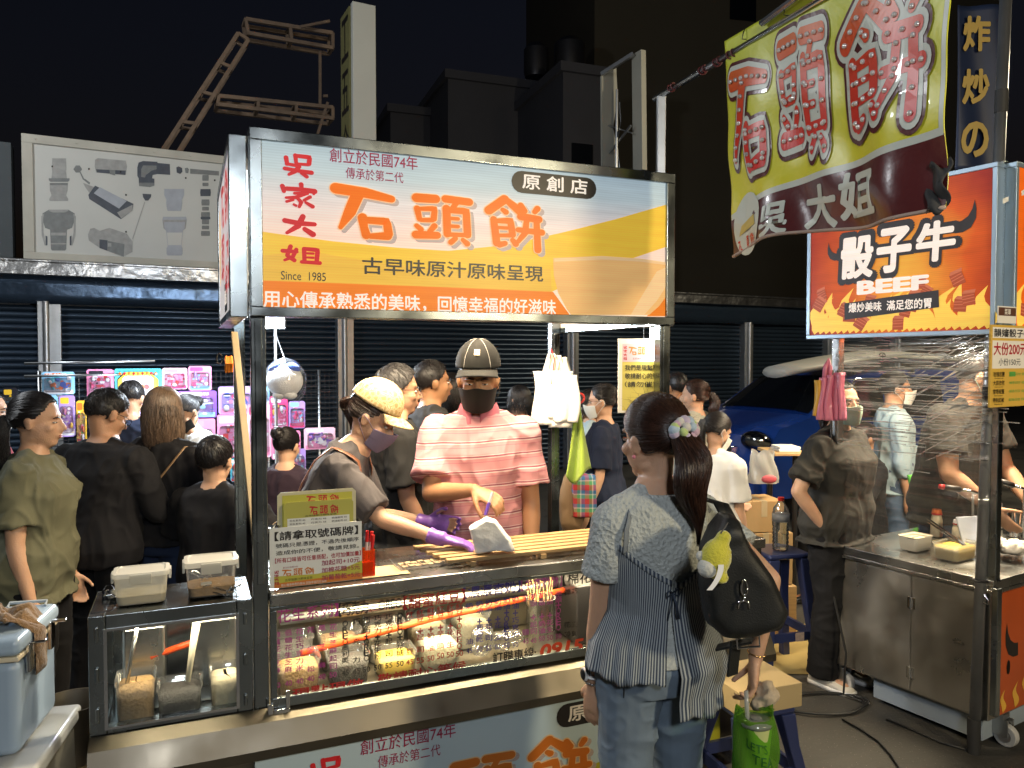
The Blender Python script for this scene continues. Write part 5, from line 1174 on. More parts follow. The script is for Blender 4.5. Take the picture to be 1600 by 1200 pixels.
BLKP = cloth_mat('black trousers cloth', (.008,.008,.009)); JEAN = cloth_mat('dark blue denim', (.02,.032,.07), var=.25, weave=500); JEANL = cloth_mat('blue denim', (.07,.11,.18), var=.25); BRNP = cloth_mat('brown trousers cloth', (.06,.045,.032)); SHOEW = mat('white shoe leather', (.6,.57,.5), .5)
MASKB = cloth_mat('black mask cloth', (.011,.010,.009), .7, weave=200); MASKP = cloth_mat('lilac mask cloth', (.17,.14,.21), .7, weave=200); MASKG = cloth_mat('pale green mask cloth', (.42,.62,.50), .75); MASKW = cloth_mat('white mask cloth', (.66,.66,.62), .75)
CROWD = 'people browsing the toy stall'
# -- at the left, watching the toy stall
P = {}
P['olive'] = person('woman in an olive T-shirt with a long low ponytail at the far left', dp(52,3.32), -78, 1.665, SK1, fem=True, fat=1.22, hpitch=4, hair=dict(style='ponytail', tel=-.15, len=.36, wave=.006, pr=.026, pd=.6), top=dict(mat=OLIVE, hem=-.14, sleeve=.72, inf=.02, flare=.004, wr=.014), bottom=dict(mat=BLKP), shoes=SHOEW, arms=(dict(out=.12, fwd=.02, bend=.22, curl=.8, palm=(-.6,.3,0)), dict(out=.1)), vox=.008, hair_n=1400)
P['jacket'] = person('man in a black jacket with his head bowed, beside the olive shirt woman', dp(152,3.75), -14, 1.66, SK2, fat=1.12, hpitch=26, hyaw=-20, lean=6, hair=dict(style='short', th=1.06), top=dict(mat=BLKT, hem=-.10, sleeve=1.9, inf=.026, flare=.01, wr=.009, name='jacket'), bottom=dict(mat=BLKP), shoes=BLACKP, arms=(dict(to=(.16,.30,1.0)), dict(to=(-.16,.30,1.0))), glasses=True, hair_n=1400, eyes=False)
P['navy'] = person('man in a navy T-shirt leaning towards the toys, seen between two heads', dp(192,5.0), 6, 1.68, SK2, hpitch=30, lean=14, hair=dict(style='short', th=1.03), top=dict(mat=NAVT), bottom=dict(mat=BLKP), shoes=BLACKP, arms=(dict(to=(.12,.42,.98)), dict(to=(-.15,.42,.98))), vox=.012, eyes=False, hair_n=800)
P['blond'] = person('woman with shoulder length light brown hair and a tan bag strap across a black tee', dp(253,3.95), -8, 1.665, SK1, fem=True, fat=1.1, hpitch=10, hair=dict(style='long', len=.22, th=1.09), hairm=HLBR, top=dict(mat=BLKT, hem=-.04, sleeve=.75, inf=.018, flare=.012), bottom=dict(mat=JEAN), shoes=BLACKP, arms=(dict(to=(.2,.22,.95)), dict(out=.16, bend=.5)), hair_n=2200, eyes=False)
P['vendor'] = person('toy seller in a white shirt and black face mask looking down', dp(318,5.3), 140, 1.58, SK1, fem=True, hpitch=34, hyaw=12, lean=14, hair=dict(style='ponytail', tel=.3, len=.14, pr=.03), top=dict(mat=WHT, sleeve=.8), bottom=dict(mat=BLKP), shoes=BLACKP, arms=(dict(to=(.15,.34,.95)), dict(to=(-.12,.38,.95))), mask=MASKB, vox=.010, hair_n=900)
P['boy'] = person('boy in a black T-shirt and brown trousers with his back to the stall', dp(333,3.75), -6, 1.405, SK1, hpitch=8, fat=1.16, hd=1.12, hair=dict(style='short', th=1.09), top=dict(mat=BLKT, hem=-.13, sleeve=.85, inf=.022, flare=.008), bottom=dict(mat=BRNP), shoes=SHOEW, arms=(dict(to=(.27,.14,.76), hint=(1,-.5,0)), dict(to=(-.2,.25,.82))), hair_n=1300, eyes=False)
P['plum'] = person('person in a plum T-shirt with pinned up hair behind the stall post', dp(446,4.35), -16, 1.42, SK1, fem=True, hpitch=12, hair=dict(style='bun', tel=.35), top=dict(mat=PURP, sleeve=.9), bottom=dict(mat=BLKP), shoes=BLACKP, arms=(dict(to=(.12,.3,.8)), dict(to=(-.15,.3,.8))), hair_n=900, eyes=False)
P['red'] = person('person in a red shirt and white face mask cut off by the left edge', dp(-22,4.5), -70, 1.62, SK2, hair=dict(style='short'), top=dict(mat=REDT), bottom=dict(mat=BLKP), shoes=BLACKP, mask=MASKW, glasses=True, vox=.012, hair_n=600)
# -- behind the stall
P['glass'] = person('man with swept up greying hair and glasses in a black shirt behind the stall', dp(618,4.05), -74, 1.775, SK2, fat=1.12, hpitch=3, hair=dict(style='short', th=1.12, len=.4), hairm=HGRY, top=dict(mat=DGRY, hem=-.12, sleeve=.8, inf=.024), bottom=dict(mat=BLKP), shoes=BLACKP, arms=(dict(out=.12, fwd=.12, bend=.35), dict(out=.1)), glasses=True, hair_n=1500)
P['grey'] = person('man in a charcoal T-shirt half hidden behind the man with glasses', dp(672,4.7), -66, 1.80, SK3, fat=1.1, hair=dict(style='short'), top=dict(mat=BLKT2, inf=.024), bottom=dict(mat=BLKP), shoes=BLACKP, vox=.012, hair_n=700)
P['backblk'] = person('woman with loose black hair in a black top walking away behind the stall', dp(705,5.2), 18, 1.72, SK1, fem=True, hair=dict(style='long', len=.16), top=dict(mat=BLKT, sleeve=.8), bottom=dict(mat=BLKP), shoes=BLACKP, vox=.012, hair_n=1400, eyes=False)
P['far1'] = person('short haired passer-by whose head shows left of the man in the pink polo', dp(738,6.6), 80, 1.62, SK2, hair=dict(style='short'), top=dict(mat=NAVT), bottom=dict(mat=BLKP), shoes=BLACKP, vox=.014, hair_n=400)
P['far2'] = person('dark haired passer-by in black seen right of the pink polo shoulder', dp(812,6.2), 50, 1.60, SK2, hair=dict(style='long', len=.12), top=dict(mat=BLKT), bottom=dict(mat=BLKP), shoes=BLACKP, vox=.014, hair_n=500, eyes=False)
P['masknavy'] = person('woman in a navy T-shirt and white mask walking left past the stall', dp(944,5.2), 76, 1.645, SK1, fem=True, fat=1.1, hpitch=6, hair=dict(style='bun', tel=-.2), top=dict(mat=NAVT, hem=-.1, sleeve=.8, inf=.022), bottom=dict(mat=BLKP), shoes=BLACKP, mask=MASKW, glasses=True, hair_n=1000, arms=(dict(out=.12, bend=.3), dict(out=.14, bend=.3)), vox=.010)
P['pale'] = person('woman in a pale blue top and white mask behind the navy T-shirt woman', dp(922,5.9), 78, 1.58, SK1, fem=True, hair=dict(style='long', len=.1), top=dict(mat=LBLUE), bottom=dict(mat=BLKP), shoes=BLACKP, mask=MASKW, vox=.014, hair_n=500)
P['denim'] = person('woman in a pale denim jacket with a brown ponytail by the blue van', dp(1088,5.7), 48, 1.66, SK1, fem=True, fat=1.08, hyaw=20, hair=dict(style='ponytail', tel=-.05, len=.26, pr=.03, taz=-.2), hairm=HBRN, top=dict(mat=DENIMJ, hem=-.02, sleeve=1.9, inf=.026, flare=.005, name='jacket'), bottom=dict(mat=BLKP), shoes=BLACKP, arms=(dict(out=.14, bend=.3), dict(out=.12, bend=.5)), hair_n=1000, eyes=False, vox=.010)
P['far3'] = person('short haired man with white earphones beyond the denim jacket woman', dp(1058,6.6), 30, 1.70, SK3, hair=dict(style='short'), top=dict(mat=BLKT), bottom=dict(mat=BLKP), shoes=BLACKP, vox=.014, hair_n=500, eyes=False)
P['girl'] = person('girl in a white T-shirt with a long straight ponytail and lowered mask', dp(1120,4.55), -52, 1.49, SK1, fem=True, hpitch=24, hyaw=-14, fat=1.0, hair=dict(style='ponytail', tel=.05, len=.38, wave=.002, pr=.022, taz=.3, pd=.9), top=dict(mat=WHT, hem=-.06, sleeve=.8, inf=.022), bottom=dict(mat=JEAN), shoes=SHOEW, arms=(dict(out=.06, fwd=.12, bend=.18), dict(to=(-.1,.3,.9))), mask=MASKW, hair_n=1300, vox=.008)
# -- beef stall people
P['seller'] = person('woman in a washed black tee and green mask, hands in pockets', dp(1312,4.25), -142, 1.69, SK1, fem=True, fat=1.3, hyaw=-20, hpitch=-2, hair=dict(style='ponytail', tel=-.1, len=.22), top=dict(mat=DTEE, hem=-.12, sleeve=.78, inf=.022, flare=.004, wr=.010), bottom=dict(mat=BLKP, flare=.01, inf=.014), shoes=SHOEW, arms=(dict(to=(.21,.04,.90), hint=(1,-.55,0), hide=True), dict(to=(-.21,.06,.90), hint=(-1,-.5,0), hide=True)), mask=MASKG, vox=.008, hair_n=1200)
P['cook'] = person('big cook in a black tee and green mask behind the film screen', dp(1488,4.5), -148, 1.86, SK2, fat=1.36, lean=14, hpitch=18, hyaw=38, hair=dict(style='short', th=1.02, len=.3), hairm=HBLK, top=dict(mat=DTEE, hem=-.14, sleeve=.66, inf=.024, flare=.004, wr=.010), bottom=dict(mat=JEANL), shoes=BLACKP, arms=(dict(to=(.19,.32,1.0), hint=(.9,-.5,-.2), curl=.3, hdir=(-.3,.6,-.7)), dict(to=(-.2,.35,.98))), mask=MASKG, vox=.009, hair_n=900)
P['bluehelp'] = person('helper in a pale blue shirt and jeans standing behind the cook', dp(1396,5.7), -100, 1.72, SK2, hair=dict(style='short'), top=dict(mat=LBLUE, sleeve=1.5), bottom=dict(mat=JEANL), shoes=SHOEW, mask=MASKW, arms=(dict(out=.1, bend=.1), dict(to=(-.1,.35,1.1))), vox=.012, hair_n=600)
P['sitter'] = person('dark haired person in black sitting in the shade behind the plastic film', dp(1352,5.6), 100, 1.60, SK3, hair=dict(style='short'), seat=.62, hpitch=16, top=dict(mat=BLKT, sleeve=.9), bottom=dict(mat=BLKP), shoes=BLACKP, arms=(dict(to=(.1,.35,.85)), dict(to=(-.1,.35,.85))), vox=.012, hair_n=600)
# -- pancake sellers
TANC = mat('tan cap cloth', (.42,.29,.12), .55, var=.15, vs=30); n, L, b = N(TANC)
vo = n.new('ShaderNodeTexVoronoi'); vo.inputs['Scale'].default_value = 42; vo.feature = 'DISTANCE_TO_EDGE'; L.new(objcoord(n), vo.inputs[0])
src = b.inputs['Base Color'].links[0].from_socket; mx = n.new('ShaderNodeMix'); mx.data_type = 'RGBA'; L.new(mth(n, L, 'LESS_THAN', mth(n, L, 'ABSOLUTE', mth(n, L, 'SUBTRACT', vo.outputs[0], .09)), .045), mx.inputs[0]); L.new(src, mx.inputs[6]); mx.inputs[7].default_value = (.72,.60,.36,1); L.new(mx.outputs[2], b.inputs['Base Color'])
GLV = mat('purple nitrile', (.22,.10,.42), .32, var=.1, bump=.003, bs=40)
q1 = S(.30,.70,0)
P['capwoman'] = person('stall woman in a tan patterned cap and lilac mask reaching over the counter', (q1.x, q1.y), -88, 1.74, SK1, fem=True, fat=1.12, lean=29, hpitch=30, hyaw=-6, hair=dict(style='ponytail', tel=.02, len=.15, pr=.028, taz=.25), hairm=HBRN, top=dict(mat=GRYT, hem=-.1, sleeve=.85, inf=.016), bottom=dict(mat=BLKP), shoes=BLACKP, mask=MASKP, capm=(1,[TANC,TANC,TANC]), gloves=(GLV,GLV), vox=.007, hair_n=1200,
  arms=(dict(to=(.30,.58,1.08), hint=(.3,-.4,-1), curl=.7, hdir=(.05,.8,-.15), palm=(0,-.2,-1), thumb=(-1,0,0), pinch=.6), dict(to=(-.12,.5,1.06), hint=(-.3,-.4,-1), curl=.6)))
POLO = cloth_mat('pink striped polo cloth', (.55,.20,.21), var=.06, weave=420); n, L, b = N(POLO); o = sep(n, L)
src = b.inputs['Base Color'].links[0].from_socket
wob = n.new('ShaderNodeTexNoise'); wob.inputs['Scale'].default_value = 2.2; L.new(objcoord(n), wob.inputs[0])
fr = mth(n, L, 'FRACT', mth(n, L, 'MULTIPLY', mth(n, L, 'ADD', mth(n, L, 'ADD', o[2], mth(n, L, 'MULTIPLY', o[0], .06)), mth(n, L, 'MULTIPLY', wob.outputs[0], .035)), 15))
st = ramp(n, L, fr, [(0,(.50,.23,.24)),(.30,(.44,.15,.19)),(.34,(.50,.23,.24)),(.56,(.60,.52,.48)),(.615,(.46,.17,.20)),(.66,(.12,.04,.06)),(.70,(.46,.17,.20)),(.75,(.58,.47,.45)),(.78,(.50,.23,.24))], 'CONSTANT'); L.new(st, b.inputs['Base Color'])
CAPB = cloth_mat('dark grey cap cloth', (.010,.010,.009)); CAPW = mat('cap piping', (.3,.29,.27), .6)
q2 = S(1.075,.66,0)
P['polo'] = person('man in a pink striped polo, black cap and black mask holding a marker', (q2.x, q2.y), 172, 1.845, SK3, fat=1.10, hpitch=7, hyaw=8, lean=3, hair=dict(style='short', th=1.02, len=.3), hairm=HGRY, top=dict(mat=POLO, hem=-.14, sleeve=.78, inf=.024, flare=.006, col=True, colm=cloth_mat('pink collar', (.48,.14,.18)), wr=.008, name='polo_shirt', sw=1.9), bottom=dict(mat=BLKP), shoes=BLACKP, mask=MASKB, capm=(1,[CAPB,CAPB,CAPW]), vox=.007, hair_n=1200,
  arms=(dict(to=(-.03,.30,1.235), hint=(1,-.35,-.6), curl=.85, hdir=(-.8,.35,-.28), palm=(0,-.5,-1), thumb=(0,.8,.6), pinch=.6), dict(out=.14, fwd=.06, bend=.12)))

def body_pt(I, az, h, e):
    TRf = I['TR']; s = I['s']; sp = I['spine']; k = max(TRf[0][0], min(TRf[-1][0]-1e-4, h)); r = None
    for (h0,a0,b0,y0), (h1,a1,b1,y1) in zip(TRf, TRf[1:]):
        if h0 <= k <= h1: f = (k-h0)/(h1-h0); r = (a0+(a1-a0)*f, b0+(b1-b0)*f, y0+(y1-y0)*f); break
    c, a = sp(h); fw_ = V((0,cos(a),-sin(a))); ex = 2.35; cx, sy = sin(az), cos(az)
    x = (abs(cx)**(2/ex))*(1 if cx >= 0 else -1); y = (abs(sy)**(2/ex))*(1 if sy >= 0 else -1)
    return c + V((x*(r[0]*s+e),0,0)) + fw_*(y*(r[1]*s+e)+r[2]*s)
# apron of the stall woman
I = P['capwoman']; APR = mat('brown leather', (.15,.055,.022), .45, var=.25, vs=12, coat=.15); m = MB()
for az0, az1 in ((.75, 2.35), (-.75, -2.35)):
    pts_ = [body_pt(I, az0, .18+.24*t, .044) for t in (0,.5,1)]; top_ = [body_pt(I, az0+(az1-az0)*t, .462+.02*sin(pi*t), .052) for t in (.2,.35,.5,.65,.8)]; bk2 = [body_pt(I, az1, .40-.3*t, .046) for t in (0,.3,.6,1)]
    m.tube(pts_+top_+bk2, .017, 8, flat=.22)
I['part']('apron_strap', m, APR)
m = MB(); m.grid(lambda u, v: body_pt(I, -1.0+2.0*u, -.12+.42*v, .044), 24, 16, thick=.003); I['part']('apron_bib', m, APR)
m = MB(); apl = [body_pt(I, a, .26, .041) for a in (.85,.35)]; ap = Plane(I['W'] @ apl[0], I['W'].to_3x3() @ (apl[1]-apl[0]), UP) if 0 else None
# cap badge and marker of the man in the polo
I = P['polo']; h_ = MB(); Mh_ = I['M']; a_ = hp(sdir(0,.55),1.235,1.03)+V((0,0,.041)); n_ = V((0,.80,.6)); u_ = V((0,-.6,.8))
h_.add([a_+V((x,0,0))+u_*y+n_*.0 for x, y in ((-.011,-.013),(.011,-.013),(.011,.013),(-.011,.013))], [(3,2,1,0)], 0)
for x, y, w_, hh in ((-.006,.002,.003,.014),(.001,.002,.002,.012),(.006,.001,.003,.015),(0,-.009,.016,.002)): h_.add([a_+V((x+dx*w_/2,0,0))+u_*(y+dy*hh/2)+n_*.0012 for dx, dy in ((-1,-1),(1,-1),(1,1),(-1,1))], [(3,2,1,0)], 1)
m = MB(); m.merge(h_, Mh_); I['part']('cap_badge', m, [mat('ivory badge', (.6,.52,.36), .5), CAPB])
hd_w = I['W'] @ (I['J'][0][2]+I['J'][0][3]*.10); m = MB(); p_ = hd_w+V((.0,-.03,.035)); q_ = hd_w+V((-.03,-.045,-.06)); mk = thing('marker_pen', 'purple and white marker held by the man in the pink polo', 'pen', p_)
m.cyl(p_, p_.lerp(q_,.45), .007, 12); m.build('cap', mat('white pen cap', (.7,.68,.66), .3), mk); m = MB(); m.cyl(p_.lerp(q_,.45), q_, .0075, 12); m.build('barrel', mat('purple barrel', (.12,.06,.4), .35), mk)

I = P['blond']; TANL = mat('tan leather', (.30,.19,.10), .5, var=.15); W_ = I['W']
path = [W_ @ body_pt(I, a, h, .036) for a, h in ((.5,.30),(.75,.38),(1.2,.45),(1.9,.46),(2.5,.40),(2.9,.30),(3.35,.17),(3.9,.03),(4.4,-.06))]
xb = thing('crossbody_bag', 'small tan bag on a thin strap across the black tee under light brown hair', 'bag', path[-1]-V((0,0,.10))); m = MB(); m.tube(path, .010, 8, flat=.3); m.build('strap', TANL, xb, smooth=True)
c = path[-1]+V((-.03,-.01,-.06)); m = MB(); m.ell(c, (.035,.085,.07), n=16); m.build('pouch', TANL, xb, smooth=True)
# ------------------------------------------------------------------ the customer in front
CU = dp(1026, 2.30); cf = radians(24)
def cl(x, y, z):      # world to the customer's frame
    v_ = Matrix.Rotation(-cf, 3, 'Z') @ V((x-CU[0], y-CU[1], 0)); return V((v_.x, v_.y, z))
LACE = mat('textured knit', (.42,.45,.44), .9, var=.12, vs=9); n, L, b = N(LACE)
vo = n.new('ShaderNodeTexVoronoi'); vo.inputs['Scale'].default_value = 75; L.new(objcoord(n), vo.inputs[0]); nz = n.new('ShaderNodeTexNoise'); nz.inputs['Scale'].default_value = 130; nz.inputs['Detail'].default_value = 3; L.new(objcoord(n), nz.inputs[0])
bp = n.new('ShaderNodeBump'); bp.inputs['Distance'].default_value = .006; bp.inputs['Strength'].default_value = 1; L.new(mth(n, L, 'ADD', vo.outputs[0], nz.outputs[0]), bp.inputs['Height']); L.new(bp.outputs[0], b.inputs['Normal'])
WJ = mat('washed jeans', (.13,.175,.23), .8, var=.45, vs=5, bump=.0009, bs=420)
wc = gd(1180, 1030, 2.22)
lw = gd(926, 1076, 2.30)
cu = person('young woman customer in a knit tee, striped camisole and jeans seen from behind', CU, 24, 1.685, SK1, fem=True, fat=1.02, hd=1.06, hyaw=10, hpitch=4, hroll=-2, hair=dict(style='ponytail', tel=-.08, taz=.12, len=.31, wave=.014, pr=.036, pd=.55, th=1.10, drift=(.02,-.03,0)), hairm=HBRN,
   top=dict(mat=LACE, hem=.0, sleeve=.60, inf=.016, flare=.0, wr=.004, name='knit_tee', sw=1.6), bottom=dict(mat=WJ, top=.10, inf=.008, wr=.006, name='jeans'), shoes=SHOEW, vox=.0055, hair_n=5200, eyes=True,
   arms=(dict(to=tuple(cl(*wc)), hint=(.45,-1,-.1), curl=1.25, hdir=tuple(Matrix.Rotation(-cf,3,'Z') @ V((-.12,-.1,-.98))), palm=(-.8,.5,0), thumb=(0,1,0)),
         dict(to=tuple(cl(*lw)), hint=(-1,-.5,0), curl=.55, palm=(.9,.3,0), hdir=(.04,.12,-1))))
s, spn, rg, prt, CW, Mh = cu['s'], cu['spine'], cu['ring'], cu['part'], cu['W'], cu['M']
TRf = cu['TR']
def tor(h):
    for (h0,a0,b0,y0), (h1,a1,b1,y1) in zip(TRf, TRf[1:]):
        if h0 <= h <= h1: f = (h-h0)/(h1-h0); return a0+(a1-a0)*f, b0+(b1-b0)*f, y0+(y1-y0)*f
    return TRf[0][1:] if h < TRf[0][0] else TRf[-1][1:]
def onbody(az, h, e):     # az 0 = front, pi = back; positive towards the right side
    hw, hd_, yo = tor(max(h,-.1)); c, a = spn(h); ex = 2.35; cx, sy = sin(az), cos(az)
    x = (abs(cx)**(2/ex))*(1 if cx >= 0 else -1); y = (abs(sy)**(2/ex))*(1 if sy >= 0 else -1)
    return V((c.x+x*(hw*s+e), c.y+y*(hd_*s+e)+yo*s, c.z))
STR = mat('pin striped cotton', (.5,.53,.55), .85, var=.05, bump=.0006, bs=400); n, L, b = N(STR)
uvn = n.new('ShaderNodeUVMap'); su = n.new('ShaderNodeSeparateXYZ'); L.new(uvn.outputs[0], su.inputs[0])
L.new(ramp(n, L, mth(n, L, 'FRACT', su.outputs[0]), [(0,(.035,.05,.08)),(.54,(.33,.36,.37)),(.56,(.33,.36,.37))], 'CONSTANT'), b.inputs['Base Color'])
def uvgrid(name, fn, nu, nv, us, thick=.0016):
    m = MB(); m.grid(fn, nu, nv, thick=thick); me = m.mesh(name); me.materials.append(STR); uv = me.uv_layers.new(name='UVMap'); w_ = nu+1; N_ = (nu+1)*(nv+1)
    for lp in me.loops: k = lp.vertex_index % N_; uv.data[lp.index].uv = ((k % w_)/nu*us, k//w_/nv)
    me.polygons.foreach_set('use_smooth', [True]*len(me.polygons)); o = bpy.data.objects.new(name, me); COL.objects.link(o); o.parent = cu['root']; return o
SPL_ = pi+.10      # back opening
def top_edge(az):   # lowest mid back, rising to the arms
    d = abs(atan2(sin(az-pi), cos(az-pi))); return (.235+.115*min(1,(d/1.05))**1.1) if d < 1.5 else .34
gap = lambda t: .035+.26*max(0,t-.2)
def cam_fn(u, v):
    t = v; g = gap(t); az = SPL_+.10*t+g/2+(2*pi-g)*u
    hb_ = -.03 if u < .25 else (-.03-.13*min(1,(u-.25)/.1) if u < .35 else -.16)
    hb_ = hb_ + .012*sin(u*40)*v
    te = top_edge(az); h = te+(hb_-te)*v; e = .027+.026*max(0,(v-.34))**1.1+0.0024*sin(u*150+2*sin(u*11))*max(0,v-.34)*3 + .012*sin(u*31+1)*max(0,v-.35)
    p = onbody(az, h, e); return p
uvgrid('camisole', cam_fn, 260, 44, 150)
def strip_(a0, h0, a1, h1, w_, e0, e1, up_=0):
    def fn(u, v):
        h = h0+(h1-h0)*v; az = a0+(a1-a0)*v + (u-.5)*w_/.16; return onbody(az, h, e0+(e1-e0)*v)
    return fn
for sd in (-1, 1):
    m = MB()
    def sf(u, v, sd=sd):
        # strap from the back panel over the shoulder
        az = pi+sd*(.93-.18*v); p = onbody(az, .33+.145*v, .029+.012*sin(pi*v)); ax = V((1,0,0)); return p + ax*(u-.5)*.017 + V((0, .030*v*v*1.6, .006*v))
    uvgrid('strap', sf, 3, 18, 5)
def bind(u, v): 
    az = SPL_+.02+(2*pi-.04)*u; return onbody(az, top_edge(az)+.006-.018*v, .0285+.001*v)
uvgrid('binding', bind, 120, 2, 90)
m = MB(); p = onbody(pi+.12, .215, .03)
for dx, dz, r in ((-.025,.012,.016),(.024,.014,.016)): m.tube([p, p+V((dx*.6,-.012,dz)), p+V((dx,-.012,dz*.6)), p+V((dx*.8,-.006,-.01)), p], .0022, 6)
for dx in (-.02,.012,.02): m.tube([p, p+V((dx*.5,-.01,-.03)), p+V((dx,-.008,-.075))], .002, 6)
prt('tie', m, STR)
# jeans details
SEAM = mat('dark stitched seam', (.03,.042,.06), .8)
def jb(az, h, e=.014): return onbody(az, h, e)
m = MB()
for pz in (pi-.62,):
    q_ = [jb(pz-.36,-.0), jb(pz-.34,-.10), jb(pz,-.135), jb(pz+.34,-.10), jb(pz+.36,.0)]; m.tube(q_, .0022, 5); m.tube([p*1 + V((0,.002,.012)) for p in q_], .0016, 5)
m.tube([jb(pi+.0,.08,.013), jb(pi,.0,.016), jb(pi,-.09,.013)], .003, 5); m.tube([jb(pi+.02,.08,.013), jb(pi+.03,.0,.016), jb(pi+.04,-.085,.013)], .0014, 5)
m.tube([jb(pi+1.15,.06), jb(pi+1.0,-.02), jb(pi+1.12,-.09)], .0022, 5)
prt('jeans_seam', m, SEAM)
# scrunchie of fluffy flowers, watch, bracelets
tie = cu['tie']; m = MB(); cols6 = [mat('fluffy '+nm, c, .9, var=.15, vs=60, bump=.002, bs=220, sheen=.4) for nm, c in (('cream',(.55,.52,.47)),('pink',(.5,.34,.42)),('lime',(.42,.52,.2)),('sky blue',(.36,.46,.55)),('lilac',(.45,.38,.5)))]
bk = Mh.to_3x3().normalized() @ V((0,-1,0))
for k in range(16):
    a = 2*pi*k/16; c = tie + V((cos(a)*.036, 0, sin(a)*.024)) + bk*.012 + V((0,0,.006)); m.ell(c, .0155+.003*sin(k*5), n=12, mi=k % 5)
for k in range(6): a = 2*pi*k/6; c = tie + V((cos(a)*.02,0,sin(a)*.016)) + bk*.03; m.ell(c, .014, n=12, mi=(k*2+1) % 5)
prt('scrunchie', m, cols6)
wr = cu['J'][1][2]; el = cu['J'][1][1]; d_ = (el-wr).normalized(); x_ = d_.orthogonal().normalized(); y_ = d_.cross(x_)
m = MB()
for r0, off, n_ in ((.0285,.018,20),):
    for k in range(n_): a = 2*pi*k/n_; p = wr+d_*off+(x_*cos(a)+y_*sin(a))*r0*s; a2 = 2*pi*(k+.8)/n_; m.tube([p, wr+d_*(off+.003*(k%2))+(x_*cos(a2)+y_*sin(a2))*r0*s], .004, 6)
prt('bracelet', m, CHROME)
m = MB(); m.tube([wr+d_*.042+(x_*cos(a)+y_*sin(a))*.029*s for a in [2*pi*k/24 for k in range(25)]], .0085, 6, 0, flat=.35); o_ = V((-1,.1,0)); o_ = (o_-d_*o_.dot(d_)).normalized(); m.ell(wr+d_*.042+o_*.031, (.008,.019,.021), n=14, mi=0); m.ell(wr+d_*.042+o_*.037, (.004,.015,.017), n=14, mi=1)
prt('watch', m, [WHITEP, BLACKP])
wr2 = cu['J'][0][2]; el2 = cu['J'][0][1]; d2 = (el2-wr2).normalized(); x2 = d2.orthogonal().normalized(); y2 = d2.cross(x2); m = MB(); m.tube([wr2+d2*.02+(x2*cos(a)+y2*sin(a))*.026*s for a in [2*pi*k/24 for k in range(25)]], .002, 6); prt('bangle', m, mat('gold', (.7,.45,.18), .25, 1))
def earr():
    h = MB(); h.ell((-.085,-.004,-.055), .006, n=8); m = MB(); m.merge(h, Mh); prt('earring', m, mat('pink bead', (.6,.2,.25), .3))
earr()
# things she carries
def outline_blob(px, d, thick, vox=.008, it=6, back=0, bulge=.5):
    P_ = [gd(x, y, d) for x, y in px]; c = sum(P_, V())/len(P_); m = MB(); rings = []
    for f, k in ((-.5,.80),(-.32,.96),(0,1.0),(.32,.96),(.5,.80)): rings.append([c + (p-c)*k + V((0, thick*f+back, 0)) for p in P_])
    m.loft(rings); return remesh(m, vox, it)
def put_mesh(name, me, mats, base, label=None, cat=None, parent=None, wr=None, group=None):
    if wr: wrinkle(me, *wr)
    mats = mats if isinstance(mats, (list,tuple)) else [mats]
    for m_ in mats: me.materials.append(m_)
    M = WM[parent.name].inverted() if parent else Matrix.Translation(V(base)).inverted()
    me.transform(M); o = link(me, name, parent, None if parent else base, True)
    if label: tag(o, label, cat, group)
    return o
BAGM = mat('black nylon', (.008,.009,.009), .5, var=.2, bump=.001, bs=250, spec=.4)
bgo = thing('shoulder_bag', 'slouchy black shoulder bag hanging at the customer right side', 'bag', gd(1150,985,2.12))
put_mesh('bag_body', outline_blob([(1128,800),(1146,805),(1168,850),(1196,888),(1226,952),(1214,980),(1160,990),(1122,990),(1100,965),(1092,915),(1098,860),(1112,820)], 2.04, .15), BAGM, None, parent=bgo, wr=(.006,(12,12,7),3))
shr = CW @ cu['J'][0][0]
m = MB(); a_ = [gd(1136,812,2.12), gd(1122,786,2.16), shr+V((-.035,-.03,.055)), shr+V((-.035,.06,.062)), shr+V((.0,.12,-.02)), gd(1140,830,2.30)]
m.tube(a_, .016, 8, flat=.3); m.tube([p+V((.02,.0,-.004)) for p in a_], .012, 8, flat=.3); m.build('strap', BAGM, bgo, smooth=True)
m = MB(); c = gd(1163,930,1.952)
m.tube([c+V((.008*cos(t),0,.020*sin(t)+.02)) for t in [k*pi/8 for k in range(17)]], .003, 6); m.tube([c+V((0,0,-.001)), c+V((0,0,-.016))], .004, 6); m.tube([c+V((-.014,0,-.034)), c+V((-.012,0,-.018)), c+V((0,0,-.014)), c+V((.012,0,-.018)), c+V((.014,0,-.034))], .003, 6); m.build('clasp', CHROME, bgo, smooth=True)
m = MB(); p = [gd(1128,985,2.09), gd(1172,1000,2.05)]; m.bar(gd(1120,1012,2.1), gd(1176,1000,2.06), .045, .006); m.bar(gd(1150,1000,2.07), gd(1144,1055,2.08), .04, .006); m.build('webbing', BAGM, bgo)
m = MB(); q1_, q2_, q3_, q4_ = [gd(x, y, 2.045) for x, y in ((1151,990),(1186,987),(1187,1010),(1152,1013))]; m.tube([q1_,q2_,q3_,q4_,q1_], .0035, 6); m.build('buckle', CHROME, bgo)
PLY = mat('yellow plush', (.50,.46,.04), .95, var=.15, vs=40, bump=.004, bs=160, sheen=.5); PLW = mat('pale plush', (.5,.5,.45), .95, var=.1, vs=40, bump=.003, bs=160, sheen=.4)
pc = gd(1118,872,1.93); pk = thing('plush_charm', 'yellow and white plush charm clipped to the black shoulder bag', 'plush toy', pc - V((0,0,.06)))
m = MB(); m.ell(pc, (.040,.034,.052), rot('Y',.25), n=20); m.ell(pc+V((.02,.0,.052)), (.020,.018,.020), n=14); m.ell(pc+V((.012,-.01,-.048)), (.020,.016,.016), n=12); put_mesh('body', remesh(m,.006,3), PLY, None, parent=pk)
